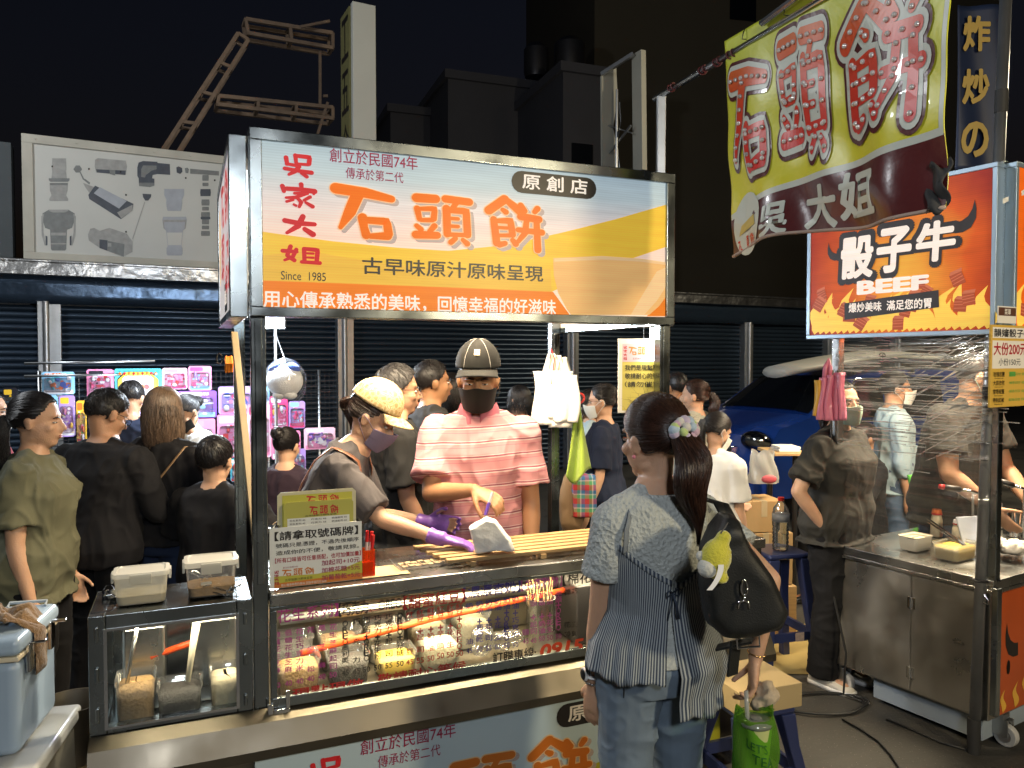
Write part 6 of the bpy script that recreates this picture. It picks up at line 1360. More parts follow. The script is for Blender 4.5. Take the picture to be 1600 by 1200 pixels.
m = MB(); m.ell(pc+V((-.022,-.008,-.022)), (.026,.028,.026), n=16); m.ell(pc+V((-.038,-.0,.006)), (.012,.010,.013), n=10); m.build('belly', PLW, pk, smooth=True)
m = MB(); m.grid(lambda u, v: pc+V((-.004+.014*u-.03*v*v, -.04-.006*v, -.006-.062*v)), 2, 8, thick=.001); m.build('care_tag', WHITEP, pk)
m = MB(); m.tube([pc+V((.01,-.01,.065)), pc+V((.03,.0,.09)), gd(1140,820,2.04)], .002, 6); m.build('cord', BLACKP, pk)
hw_ = CW @ (cu['J'][0][2]+cu['J'][0][3]*.09)
pb = hw_ + V((.02,-.015,.0)); me = MB(); rr = random.Random(9)
for k in range(7): me.ell(pb+V((rr.uniform(-.02,.03),rr.uniform(-.025,.01),rr.uniform(-.03,.03))), (.024,.022,.026), n=10)
put_mesh('paper_bag', remesh(me,.006,1), mat('crumpled tan paper', (.42,.34,.24), .8, bump=.006, bs=40), pb-V((0,0,.05)), 'small crumpled paper bag in the customer right hand', 'paper bag', wr=(.008,(30,30,30),4))
GRB = clear('green plastic film', (.55,.92,.22), .10, .18, .42, bump=.02, bs=12, milkcol=(.20,.45,.06)); GRN2 = mat('dark green print', (.01,.09,.01), .5)
gb = thing('green_carrier_bag', 'translucent green carrier bag with a drink cup hanging from the customer hand', 'plastic bag', gd(1180,1215,2.12))
gc = gd(1180,1150,2.12)
def gfn(u, v):
    a = 2*pi*u; r = .052+.010*sin(v*3)+.006*sin(a*5+v*6); z = -.115+.17*v; k = 1-.15*v
    return gc + V((cos(a)*r*1.08*k, sin(a)*r*.8*k, z + (.035*abs(cos(a))**3*v*v if v > .6 else 0)))
m = MB(); m.grid(gfn, 40, 24); m.build('sack', GRB, gb, smooth=True)
m = MB()
for sx in (-1, 1):
    b0 = gc+V((sx*.048,0,.065))
    def hf(u, v, sx=sx, b0=b0):
        p = b0.lerp(hw_+V((sx*.008,-.01,-.03)), v); w_ = .034*(1-v)**1.3+.012; return p + V(((u-.5)*w_*.6+.008*sin(v*9)*sx, (u-.5)*w_*.9+.006*sin(u*9+v*5), 0))
    m.grid(hf, 6, 16)
m.build('handles', GRB, gb, smooth=True)
cup = thing('drink_cup', 'clear lidded drink cup with a straw inside the green bag', 'cup', gc-V((0,0,.11)))
m = MB(); m.lathe([(.001,-.11),(.034,-.11),(.045,.035)], gc, 24); m.build('drink', mat('pale tea', (.45,.5,.2), .3), cup, smooth=radians(40))
m = MB(); m.lathe([(.047,.035),(.048,.045),(.04,.05),(.001,.052)], gc, 24); m.lathe([(.018,.053),(.016,.055),(.001,.055)], gc, 16); m.build('lid', clear('cup lid', (.9,.95,.9), .25, .1, .3), cup, smooth=True)
m = MB(); m.cyl(gc+V((-.02,0,.0)), gc+V((-.028,-.005,.13)), .006, 10); m.build('straw', clear('straw plastic', (.9,.95,.85), .2, .1, .5), cup, smooth=True)
m = MB(); gpl = Plane(gc+V((0,-.060,0)), (1,0,0), UP); 
for tx_, u, v_, sl_ in (("LET'S",-.036,-.005,-.4),("TEA",-.02,-.045,-.4)):
    P_, fs, sz = tmesh(tx_); k = .055/sz[0]
    m.add([gfn(.75+ (u+x*k)/.34, .62+(v_+y*k*1.25)/.17 - x*k*1.6) + V((0,-.0025,0)) for x, y in P_], fs)
m.build('lettering', GRN2, gb)
# ------------------------------------------------------------------ pancake stall goods
MILK = clear('milky plastic', (.92,.92,.88), .08, .25, .5, milkcol=(.72,.70,.62)); MILKL = clear('milky lid', (.92,.92,.9), .12, .2, .6, bump=.002, bs=60, milkcol=(.7,.7,.66)); CLRP = clear('clear plastic', (.94,.95,.95), .16, .08, .12)
def tub(name, label, c, w, d, h, rz=RZ, body=MILK, lid=MILKL, fill=None, fh=.6, group=None, bow=True):
    t = thing(name, label, 'container', c, rz, group); F = Matrix.Translation(V(c)) @ Matrix.Rotation(rz, 4, 'Z')
    def rect(k, z, r=.02): 
        o = []; hx, hy = w/2*k, d/2*k
        for cx, cy, a0 in ((1,1,0),(-1,1,pi/2),(-1,-1,pi),(1,-1,3*pi/2)):
            for j in range(5): a = a0+pi/2*j/4; o.append(F @ V((cx*(hx-r)+cos(a)*r, cy*(hy-r)+sin(a)*r, z)))
        return o
    m = MB(); m.loft([rect(.86,.002), rect(.90,.012), rect(.97,h*.9), rect(1.03,h*.93), rect(1.03,h)], caps=False); m.f.append(tuple(range(19,-1,-1))); m.m.append(0); m.build('tub', body, t, smooth=radians(50))
    if lid: m = MB(); m.loft([rect(1.05,h*.93), rect(1.06,h*1.0), rect(1.04,h*1.08), rect(.9,h*1.10), rect(.86,h*1.06)]); m.build('lid', lid, t, smooth=radians(40))
    if lid:
        m = MB(F)
        for sx in (-1, 1): m.box(sx*w*.53-.004, sx*w*.53+.004, -d*.2, d*.2, h*.72, h*1.05); m.box(-w*.2, w*.2, sx*d*.53-.004, sx*d*.53+.004, h*.72, h*1.05)
        m.build('clip_tab', MILKL, t, bevel=.002)
    if fill: 
        m = MB(); m.loft([rect(.84,.006), rect(.92,h*fh*.9), rect(.80,h*fh), rect(.3,h*(fh+.06))]); m.build('filling', fill, t, smooth=radians(60))
    return t
PEAN = mat('peanut powder', (.33,.2,.08), .9, var=.35, vs=60, bump=.006, bs=90); SESA = mat('black sesame', (.03,.027,.026), .8, var=.5, vs=90, bump=.006, bs=120); CREA = mat('cream powder', (.55,.48,.33), .8, var=.2, vs=40, bump=.004, bs=60); YELP = mat('yellow custard', (.6,.42,.06), .5, var=.2)
tub('food_container', 'milky white lidded container at the left end of the side case top', gz(222,938,.988), .165, .115, .10, RZ, fill=CREA, fh=.35)
tub('food_container', 'taller clear lidded container with brown crumbs on the side case next to the post', gz(330,926,.988), .165, .125, .115, RZ, body=CLRP, fill=PEAN, fh=.35)
def clipb(c, a, label, group, sc=1):
    t = thing('binder_clip', label, 'clip', c, a, group); F = Matrix.Translation(V(c)) @ Matrix.Rotation(a, 4, 'Z') @ Matrix.Scale(sc, 4)
    m = MB(F); m.loft([[V((x,-.012,0)),V((x,.0,.018)),V((x,.012,0))] for x in (-.016,.016)]); m.build('jaw', CHROME, t)
    m = MB(F)
    for sy in (-1, 1): m.tube([(-.010,sy*.012,.002),(-.012,sy*.03,.012),(-.006,sy*.045,.018),(.006,sy*.045,.018),(.012,sy*.03,.012),(.010,sy*.012,.002)], .0015, 5)
    m.build('handle', CHROME, t); return t
rr = random.Random(4)
c0 = None
for k in range(9): clipb(gz(350+rr.uniform(0,42), 918+rr.uniform(-12,18), .99+.012*(k%3)) if 0 else S(-.06-rr.uniform(0,.10), .06+rr.uniform(0,.2), .987+.016*(k%3)), rr.uniform(0,6), 'steel binder clip in the heap on the side case beside the post', 'binder clips on the side case', 1.1)
clipb(S(-.455,.2,.987), .5, 'steel binder clip lying alone at the far left edge of the side case', None, 1.4)
clipb(S(-.405,.17,.987), 1.6, 'steel binder clip just left of the milky white container', None, 1.4)
# number card box and menu cards
BX = Plane(S(0,.028,0), U3, UP); u0, vt, _ = BX.uv((420,826)); u1, _, _ = BX.uv((566,812)); h_ = vt-1.003; v0 = 1.003
bxo = thing('number_card_box', 'clear box with a white notice panel of black and red lettering at the stall post', 'sign holder', S((u0+u1)/2,.06,1.0), RZ)
ACR = clear('acrylic', (.93,.95,.93), .16, .03)
m = MB(SF); m.box(u0,u1,.029,.031,1.002,vt); m.box(u0,u1,.118,.121,1.002,vt-.01); m.box(u0,u0+.003,.031,.118,1.002,vt); m.box(u1-.003,u1,.031,.118,1.002,vt); m.build('box', ACR, bxo)
NOT = mat('notice paper', (.62,.63,.60), .5, var=.03)
m = MB(); m.poly(BX, [(u0+.002,v0),(u1-.002,v0),(u1-.002,vt),(u0+.002,vt)], .0, 0, .001); m.build('notice', NOT, bxo)
w_ = u1-u0; X = lambda f: u0+w_*f; Yv = lambda f: vt-h_*f
YG = mat('notice yellow green', (.42,.40,.05), .5, var=.05); ORN = mat('notice orange', (.5,.16,.02), .5)
m = MB()
m.poly(BX, [(X(.05),Yv(.80)),(X(.5),Yv(.83)),(X(.75),Yv(.80)),(X(.995),Yv(.68)),(X(.995),Yv(.90)),(X(.05),Yv(.93))], .0008, 3); m.poly(BX, [(X(.05),Yv(.92)),(X(.995),Yv(.89)),(X(.995),Yv(.995)),(X(.05),Yv(.995))], .0011, 4)
text(m, BX, '【請拿取號碼牌】', X(.06), X(.95), Yv(.14), h_*.15, 0, .016); text(m, BX, '號碼只是憑證，不過先後順序', X(.07), X(.96), Yv(.30), h_*.075, 0, .008); text(m, BX, '造成你的不便，敬請見諒。', X(.07), X(.96), Yv(.42), h_*.075, 0, .008)
text(m, BX, '【所有口味皆可任意搭配，也可加價加量】', X(.06), X(.98), Yv(.545), h_*.085, 1, .014)
for k, tx_ in enumerate(('加起司+10元','加棉花糖+5元','加葡萄乾+5元')): text(m, BX, tx_, X(.55), X(.97), Yv(.655+k*.125), h_*.09, 2, .012, .002)
for k, ch in enumerate('石頭餅'): brush(m, ch, lambda u,v,o: BX.pt(u,v,o), X(.13+k*.12), Yv(.82), X(.23+k*.12), Yv(.70), 4, 0, .0016)
for k, ch in enumerate('吳家大姐'): brush(m, ch, lambda u,v,o: BX.pt(u,v,o), X(.05), Yv(.76+k*.06), X(.10), Yv(.705+k*.06), 1, 0, .0016)
text(m, BX, '古早味原汁原味呈現', X(.16), X(.45), Yv(.88), h_*.045, 0, 0, .002); text(m, BX, '創立於民國74年', X(.14), X(.3), Yv(.67), h_*.03, 2, 0, .002)
text(m, BX, '用心傳承熟悉的美味 回憶幸福的好滋味', X(.12), X(.6), Yv(.96), h_*.045, 5, 0, .002)
m.build('lettering', [BKP, mat('deep red ink', (.3,.015,.03), .5, var=0), mat('maroon ink', (.25,.02,.06), .5, var=0), YG, ORN, NOT], bxo)
clipb(S(u0+.02,.075,vt-.02), 0, 'steel binder clip gripping the top left corner of the notice box', None, 1.2)
for i, (x0, y0, x1, y1, b_) in enumerate(((433,770,556,763,.10),(443,786,552,779,.075))):
    CP = Plane(S(0,b_,0), U3, UP); a0, t0, _ = CP.uv((x0,y0)); a1, _, _ = CP.uv((x1,y1)); cw_ = a1-a0
    t = thing('menu_sheet', ('taller laminated cream menu sheet standing behind the notice' if i == 0 else 'shorter laminated yellow green menu sheet in front of the cream sheet'), 'menu', S((a0+a1)/2,b_,1.004), RZ)
    m = MB(); m.poly(CP, [(a0,1.004),(a1,1.004),(a1,t0-.012),(a1-.012,t0),(a0+.012,t0),(a0,t0-.012)], 0, 0, .002); m.build('laminate', mat('laminated sheet', (.55,.52,.36) if i == 0 else (.42,.40,.10), .12, var=.05, coat=.6), t)
    m = MB(); 
    if i == 0: m.poly(CP, [(a0+cw_*.06,1.006),(a1-cw_*.05,1.006),(a1-cw_*.05,t0-.012),(a0+cw_*.06,t0-.012)], .0008, 3)
    for k, ch in enumerate('石頭餅'): brush(m, ch, lambda u,v,o: CP.pt(u,v,o), a0+cw_*(.36+k*.15), t0-.05, a0+cw_*(.48+k*.15), t0-.018, 0, 0, .0012)
    if i == 1:
        m.poly(CP, [(a0+cw_*.05,t0-.10),(a1-cw_*.06,t0-.10),(a1-cw_*.06,t0-.058),(a0+cw_*.05,t0-.058)], .001, 2)
        for r_ in range(3):
            for c_ in range(3): text(m, CP, ('花生系列 40','巧克力 45','奶油起司 50')[c_], a0+cw_*(.08+.3*c_), a0+cw_*(.3+.3*c_), t0-.066-.012*r_, .007, 1, .005, .002)
        text(m, CP, '古早味原汁原味呈現', a0+cw_*.3, a0+cw_*.75, t0-.052, .006, 1, 0, .0015)
    m.build('print', [REDV, BKP, NOT, YG], t)
# pens in an orange cup
pc_ = S(.405,.075,1.0); cupo = thing('pen_cup', 'translucent orange square cup holding red capped markers', 'cup', pc_, RZ)
F = Matrix.Translation(pc_) @ Matrix.Rotation(RZ, 4, 'Z'); m = MB(F); a = .027
m.box(-a,a,-a,-a+.002,.002,.10); m.box(-a,a,a-.002,a,.002,.10); m.box(-a,-a+.002,-a+.002,a-.002,.002,.10); m.box(a-.002,a,-a+.002,a-.002,.002,.10); m.box(-a,a,-a,a,0,.003); m.build('cup_wall', clear('orange acrylic', (1,.32,.03), .12, .05, .25, milkcol=(.85,.22,.02)), cupo)
m = MB(F); m.box(-.02,.02,-.022,.022,.004,.055); m.build('paper_lining', mat('orange paper', (.6,.14,.02), .6), cupo)
PENW = mat('pen barrel', (.6,.55,.5), .3); PENR = mat('pen cap red', (.5,.02,.02), .3)
for k, (x, y, dx, dy, l) in enumerate(((-.014,.0,-.012,0,.155),(.0,.008,.006,.0,.165),(.014,-.004,.012,.004,.15),(.008,.012,.018,.006,.16))):
    t = thing('marker_pen', 'red capped marker standing in the orange cup', 'pen', F @ V((x,y,.02)), 0, 'markers in the orange cup'); p, q_ = F @ V((x,y,.02)), F @ V((x+dx,y+dy,l)); e = p.lerp(q_,.72)
    m = MB(); m.cyl(p, e, .0055, 10); m.build('barrel', PENW if k % 2 else PENR, t, smooth=radians(40)); m = MB(); m.cyl(e, q_, .0065, 10); m.build('cap', PENR, t, smooth=radians(40))
m = MB(SF); m.box(.36,.56,.03,.17,1.002,1.004); tag(m.build('kraft_sheet', mat('kraft paper', (.5,.38,.2), .7), base=S(.45,.1,1.001)), 'sheet of kraft paper lying under the orange pen cup', 'paper')
# tray with wooden tags
tc_ = gz(660,882,1.004); tray = thing('tag_tray', 'clear plastic tray holding lettered wooden number tags', 'tray', tc_, RZ+.06)
F = Matrix.Translation(tc_) @ Matrix.Rotation(RZ+.06, 4, 'Z'); m = MB(F); m.box(-.105,.105,-.05,.05,0,.003)
def rim(k, z): return [F @ V(p) for p in ((-.105*k,-.05*k,z),(.105*k,-.05*k,z),(.105*k,.05*k,z),(-.105*k,.05*k,z))]
m.F = None; m.loft([rim(1,.003), rim(1.1,.022), rim(1.14,.022)], caps=False); m.build('tray_shell', clear('clear tray', (.95,.9,.85), .22, .08, .12), tray)
m = MB(F)
for k in range(7): m.box(-.09+k*.026,-.068+k*.026,-.035,.03,.004+.002*(k%2),.009+.002*(k%2))
m.build('tags', mat('light tag wood', (.5,.36,.2), .6), tray, bevel=.002)
m = MB(); TP = Plane(F @ V((0,0,.0115)), F.to_3x3() @ V((1,0,0)), F.to_3x3() @ V((0,1,0)))
for k in range(7): text(m, TP, '號碼牌一二三四'[k], -.088+k*.026, -.07+k*.026, -.005, .02, 0, .02, .0006)
m.build('lettering', BKP, tray)
# slatted rack
rk = thing('slat_rack', 'pale wooden slatted rack on the counter top under the paper bag', 'rack', S(1.03,.18,1.0), RZ)
for k in range(6): m = MB(SF); m.box(.71-.012*k, 1.50, .035+.050*k, .067+.050*k, 1.022, 1.036); m.build('slat', WOOD, rk, bevel=.003)
for a in (.80,1.1,1.4): m = MB(SF); m.box(a,a+.025,.03,.325,1.001,1.021); m.build('runner', WOOD, rk, bevel=.002)
pm = MB(); pc_ = gz(768,850,1.075)
pts = [gd(x, y, pc_.y) for x, y in ((733,824),(760,808),(775,812),(797,842),(805,861),(772,860),(744,865),(738,845))]; c = sum(pts, V())/len(pts)
pm.loft([[c+(p-c)*k+V((.0,f,0)) for p in pts] for f, k in ((-.03,.9),(-.01,1),(.02,1),(.035,.9))])
pbag = put_mesh('pancake_bag', remesh(pm,.005,1), mat('white greaseproof paper', (.78,.76,.70), .5, var=.06, vs=12, bump=.006, bs=26), S(.98,.17,1.037), 'white paper bag with a pancake standing on the slatted rack', 'paper bag', wr=(.004,(14,14,14),8))
# inside the glass case
CELLO = clear('cellophane', (.96,.95,.92), .3, .1, .06, bump=.03, bs=30); BEIGE = mat('flour dough', (.55,.42,.25), .7, var=.15, vs=20, bump=.004, bs=30)
inb = [(.10,.10,.15,.13,.13,PEAN),(.10,.27,.15,.13,.15,SESA),(.28,.10,.15,.13,.12,SESA),(.28,.27,.16,.13,.15,PEAN),(.46,.10,.15,.13,.10,YELP),(.46,.27,.15,.13,.16,CREA),(.64,.11,.15,.14,.13,CREA),(.64,.28,.15,.13,.16,BEIGE),(.83,.27,.15,.13,.15,CREA)]
for k, (a, b_, w, d, h, fl) in enumerate(inb):
    tub('filling_tub', ('front' if b_ < .2 else 'back') + ' row filling tub inside the glass counter, ' + ('end nearest the post','second from the post','third from the post','fourth from the post','fifth from the post')[int((a-.05)/.18)], S(a+.06,b_+.02,.597), w, d, h, RZ, lid=None, fill=fl, fh=.75, body=CLRP)
for k, (a, b_) in enumerate(((.86,.10),(.99,.13))):
    me = MB()
    for j in range(6): me.ell(S(a+rr.uniform(-.03,.03), b_+rr.uniform(-.03,.03), .63+rr.uniform(0,.09)), (.04,.035,.03), n=10)
    put_mesh('wrapped_dough', remesh(me,.01,1), [CELLO], S(a,b_,.597), 'cellophane wrapped dough in the glass counter, ' + ('beside the tubs' if k == 0 else 'next to the steel can'), 'food', wr=(.012,(22,22,22),k))
c = S(1.16,.16,.597); t = thing('steel_can', 'tall steel can of chopsticks inside the glass counter', 'can', c, RZ); m = MB(); m.lathe([(.001,0),(.062,0),(.062,.2),(.064,.205),(.058,.205),(.058,.02),(.001,.02)], c, 28); m.build('can', STEEL, t, smooth=radians(40))
m = MB()
for k in range(12): p = c+V((rr.uniform(-.04,.04),rr.uniform(-.04,.04),.03)); m.cyl(p, p+V((rr.uniform(-.03,.03),rr.uniform(-.02,.02),.25)), .003, 6)
m.build('chopsticks', WOOD, t)
m = MB(); m.tube([S(.18,.19,.70), S(.7,.2,.76), S(1.3,.22,.80)], .012, 10); tag(m.build('orange_rod', mat('orange plastic', (.75,.09,.015), .35), base=S(.7,.2,.6), smooth=True), 'orange plastic hose running through the glass counter', 'hose')
m = MB(); m.tube([S(.12,.36,.86), S(1.5,.36,.86)], .045, 20); m.tube([S(.12,.30,.80), S(1.5,.30,.80)], .02, 14); t = thing('griddle_burner', 'polished steel burner pipes at the back of the glass counter', 'burner', S(.8,.36,.75), RZ); m.build('pipe', STEEL, t, smooth=True)
m = MB(SF); m.box(1.3,1.5,.1,.3,.597,.85); tag(m.build('dark_tin', mat('dark tin', (.03,.028,.03), .35, .5), base=S(1.4,.2,.597), bevel=.01), 'black square tin at the right end of the glass counter', 'tin')
# side case goods
for a, b_, w, h, fl, lb in ((-.37,.10,.12,.17,PEAN,'tub of brown peanut powder at the left of the side case'),(-.235,.09,.14,.13,SESA,'tub of black sesame in the middle of the side case'),(-.09,.10,.10,.15,CREA,'tub of pale powder at the right of the side case')):
    tub('filling_tub', lb, S(a,b_,.574), w, .13, h, RZ, lid=None, fill=fl, fh=.85, body=CLRP)
m = MB(); m.tube([S(-.21,.08,.70), S(-.195,.10,.80), S(-.18,.12,.885)], [.008,.011,.014], 10); tag(m.build('spoon', mat('ivory plastic', (.6,.55,.42), .4), base=S(-.21,.08,.7), smooth=True), 'ivory spoon handle standing in the black sesame tub', 'spoon')
m = MB(); m.tube([S(-.40,.08,.70), S(-.385,.09,.80), S(-.36,.10,.93)], [.007,.006,.010], 10); tag(m.build('ladle', STEEL, base=S(-.4,.08,.7), smooth=True), 'steel ladle standing in the peanut powder tub', 'ladle')
m = MB(); m.tube([S(-.33,.2,.76), S(-.05,.22,.82)], .012, 10); tag(m.build('orange_rod', mat('orange tube', (.75,.09,.015), .35), base=S(-.2,.2,.75), smooth=True), 'short orange plastic tube lying in the side case', 'hose')
for a, w in ((-.35,.14),(-.12,.16)):
    m = MB(); F = Matrix.Translation(S(a,.235,.574)) @ Matrix.Rotation(RZ,4,'Z'); m.F = F; m.box(-w/2,w/2,-.045,.045,0,.30); tag(m.build('steel_pan', STEEL, base=S(a,.235,.574), bevel=.015), ('left' if a < -.2 else 'right') + ' steel pan at the back of the side case', 'pan')
# right side case
tub('filling_tub', 'tub of yellow filling in the far right display case', S(SW+.2,.12,.574), .15, .13, .14, RZ, lid=None, fill=YELP, fh=.8)
# white carrier bags, towel and hook on the rear post
RP = S(SW-.045, SL-.06, 0)
wb = thing('white_bag_bundle', 'bundle of white plastic carrier bags hung on the rear stall post', 'plastic bags', V((RP.x-.03,RP.y-.06,1.42)))
dW = RP.y-.05
PLB = clear('white bag film', (.9,.9,.88), .1, .25, .85, milkcol=(.82,.80,.74))
PLB = mat('white bag plastic', (.80,.77,.70), .35, var=.05, vs=10, bump=.006, bs=22)
for k in range(6):
    x0 = 833+k*7; 
    def wf(u, v, k=k, x0=x0):
        px = x0 + u*36+ 3*sin(v*5+k); py = 580+ (k%2)*6 + v*(82-(k%3)*4); p = gd(px, py, dW-.03+.012*sin(u*7+k*2)-.02*sin(pi*u)-.008*k); return p
    m = MB(); m.grid(wf, 8, 18, thick=.004); m.build('bag', PLB, wb, smooth=True)
for k in range(3):
    def wf(u, v, k=k): return gd(862+k*9+ (u-.5)*(10+30*v), 552+k*3+v*48, dW-.02-.02*sin(u*8+k)-.01*k)
    m = MB(); m.grid(wf, 6, 12, thick=.003); m.build('bag_handle', PLB, wb, smooth=True)
m = MB(); m.tube([gd(859,560,dW-.05), gd(862,545,dW-.05), gd(866,560,dW-.06), gd(862,600,dW-.07)], .003, 6); m.build('red_cord', PENR, wb)
tw = thing('green_towel', 'lime green cloth hanging from a red ring on the rear post', 'towel', gd(908,752,dW-.02))
def tf(u, v): 
    w_ = 6+14*v; return gd(902+2*v+(u-.5)*2*w_*(.6+.4*v), 632+v*(112+12*sin(u*5)), dW-.02-.025*sin(u*9+v*2)*(.3+v*.7))
m = MB(); m.grid(tf, 18, 24, thick=.004); m.build('cloth', mat('lime terry', (.30,.42,.05), .95, var=.12, bump=.004, bs=130, sheen=.3), tw, smooth=True)
m = MB(); c = gd(905,622,dW-.03); m.tube([c+V((.026*cos(t),0,.026*sin(t))) for t in [k*pi/9 for k in range(19)]], .006, 8); m.build('ring', mat('red plastic', (.55,.03,.02), .35), tw, smooth=True)
# small notice on the right
NP_ = Plane(gd(1005,600,3.25)+V((0,0,0)), (1,0,0), UP); NP_ = Plane((0,3.25,0), V((.99,.12,0)), UP)
a0, t0, _ = NP_.uv((966,529)); a1, _, _ = NP_.uv((1046,533)); b0 = t0-.32
nt = thing('waiting_notice', 'white edged yellow notice asking customers to wait, hung at the right of the stall', 'notice', NP_.pt((a0+a1)/2, b0)); cw_ = a1-a0
m = MB(); m.poly(NP_, [(a0,b0),(a1,b0),(a1,t0),(a0,t0)], 0, 0, .004); m.build('board', mat('notice white edge', (.72,.68,.58), .4), nt)
m = MB(); m.poly(NP_, [(a0+.018,b0+.01),(a1-.016,b0+.01),(a1-.016,t0-.022),(a0+.018,t0-.022)], .001, 0); m.poly(NP_, [(a0+.018,t0-.10),(a1-.016,t0-.10),(a1-.016,t0-.022),(a0+.018,t0-.022)], .0014, 1)
for k, ch in enumerate('石頭餅'): brush(m, ch, lambda u,v,o: NP_.pt(u,v,o), a0+cw_*(.20+k*.18), t0-.072, a0+cw_*(.36+k*.18), t0-.034, 2, 0, .0016)
for k, ch in enumerate('吳家大姐'): brush(m, ch, lambda u,v,o: NP_.pt(u,v,o), a0+cw_*.10, t0-.045-.016*k, a0+cw_*.17, t0-.031-.016*k, 3, 0, .0016)
for k, tx_ in enumerate(('我們是現點現做','敬請耐心的等候','（請勿催單）')): text(m, NP_, tx_, a0+cw_*.13, a1-cw_*.12, t0-.125-.036*k, .024, 4, .015, .002)
text(m, NP_, '古早味原汁原味呈現', a0+cw_*.28, a0+cw_*.66, t0-.086, .009, 4, 0, .002)
m.build('print', [mat('notice mustard', (.52,.42,.08), .5, var=.05), mat('notice pink', (.55,.4,.42), .5), ORN, REDV, BKP], nt)
m = MB(); m.tube([NP_.pt((a0+a1)/2,t0), NP_.pt((a0+a1)/2,ZB+.05)], .002, 5); m.build('string', BLACKP, nt)
# leaning wooden lath, orange cord, carabiner at the left rear post
l0, l1 = S(.03,.08,1.02), S(-.02,SL-.02,1.95)
p0_, p1_ = gd(399,835,2.85), gd(366,520,3.35)
m = MB(); m.bar(p0_, p1_, .028, .02); tag(m.build('wooden_lath', mat('weathered lath', (.2,.15,.08), .6, var=.3, vs=8), base=p0_, bevel=.003), 'pale wooden lath leaning behind the left stall post', 'lath')
oc = thing('cord_coil', 'coil of orange cord hanging beside the left stall post', 'cord', gd(357,580,3.5)); m = MB(); rr = random.Random(2)
for k in range(9): x = 352+k*1.3; m.tube([gd(x,556+rr.uniform(0,3),3.5), gd(x+rr.uniform(-1,1),568,3.48), gd(x,581+rr.uniform(-2,2),3.5)], .004, 6)
m.build('coil', mat('orange cord', (.75,.22,.02), .5), oc); m = MB(); c = gd(343,560,3.5); m.tube([c+V((.012*cos(t),0,.024*sin(t))) for t in [k*pi/8 for k in range(17)]], .003, 6); m.build('carabiner', CHROME, oc)
# coolers, cloth and bucket at the lower left
COOL = mat('pale blue cooler plastic', (.27,.36,.48), .35, var=.06, coat=.2); COOLL = mat('cooler lid', (.30,.40,.52), .3, var=.06, coat=.3)
cx = gd(40,1160,2.25); crz = radians(14); CF = Matrix.Translation((cx.x, cx.y, 0)) @ Matrix.Rotation(crz, 4, 'Z')
co_ = thing('cooler_box', 'pale blue plastic cooler with steel clasps stacked on a clear storage box', 'cooler', CF @ V((-.25,.17,.62)), crz)
m = MB(CF); m.box(-.55,-.01,-.02,.32,.63,.915); m.build('body', COOL, co_, bevel=.03, seg=4)
m = MB(CF); m.box(-.555,-.005,-.025,.325,.915,.93); m.build('gasket', mat('cream rubber', (.55,.5,.38), .5), co_, bevel=.004)
m = MB(CF); m.box(-.56,.0,-.03,.33,.93,.985); m.build('lid', COOLL, co_, bevel=.022, seg=4)
for y in (.03,.22): m = MB(CF); m.box(-.006,.006,y,y+.04,.86,.95); m.box(.0,.045,y+.01,y+.03,.945,.953); m.build('clasp', CHROME, co_, bevel=.003)
m = MB(CF); m.tube([(-.14,.28,.99),(-.14,.30,1.0),(-.03,.30,1.0),(-.03,.28,.99)], .005, 6); m.build('carry_handle', mat('handle grey', (.3,.35,.4), .4), co_)
st_ = thing('storage_box', 'translucent white storage box with a black clip under the blue cooler', 'storage box', CF @ V((-.25,.2,.2)), crz)
m = MB(CF); m.box(-.6,.035,-.06,.36,.21,.565); m.build('box_body', MILK, st_, bevel=.02, seg=3); m = MB(CF); m.box(-.61,.05,-.075,.375,.565,.615); m.build('box_lid', mat('frosted lid', (.5,.52,.53), .35, coat=.2), st_, bevel=.015, seg=3)
m = MB(CF); m.tube([(-.2,-.085,.5),(-.2,-.085,.555),(-.09,-.085,.555),(-.09,-.085,.5)], .008, 8); m.build('black_clip', BLACKP, st_)
m = MB(CF); m.box(-.6,.03,-.05,.35,0,.2); tag(m.build('storage_box', COOL, base=CF @ V((-.25,.2,0)), bevel=.02), 'blue plastic box at the bottom of the cooler stack', 'storage box')
def clf(u, v):
    x = -.20+.20*u; y = .06+.14*v; h = .99+.03*abs(sin(u*7+v*3))*(1-abs(2*u-1)*.4)+.018*abs(sin(v*9+u*4)); 
    if u > .80: x = .006+.012*sin(v*5); h = .985-(u-.80)*.75+.01*sin(v*7)
    return CF @ V((x, y+.02*sin(u*8), h))
m = MB(); m.grid(clf, 40, 24, thick=.004); me = m.mesh('t'); BRC = mat('brown terry cloth', (.13,.075,.03), .95, var=.25, vs=20, bump=.005, bs=120, sheen=.3)
put_mesh('brown_cloth', me, BRC, CF @ V((-.1,.13,.985)), 'crumpled brown cloth lying over the edge of the blue cooler', 'cloth', wr=(.008,(28,28,28),2))
bk_ = gd(112,1145,2.66); bk_.z = .40
bt = thing('steel_bucket', 'dented steel bucket with a wire handle between the cooler and the stall', 'bucket', bk_); m = MB(); m.lathe([(.001,0),(.085,0),(.105,.2),(.110,.205),(.104,.205),(.083,.01),(.001,.01)], bk_, 30); m.build('pail', STEELW, bt, smooth=radians(40))
m = MB(); m.tube([bk_+V((.108*cos(t),-.04*sin(t),.19-.03*sin(t))) for t in [k*pi/12 for k in range(13)]], .004, 6); m.build('handle', GALV, bt)
m = MB(); m.box(bk_.x-.11,bk_.x+.11,bk_.y-.11,bk_.y+.11,0,.398); tag(m.build('wooden_crate', WOOD, base=(bk_.x,bk_.y,0), bevel=.006), 'wooden crate under the steel bucket', 'crate')
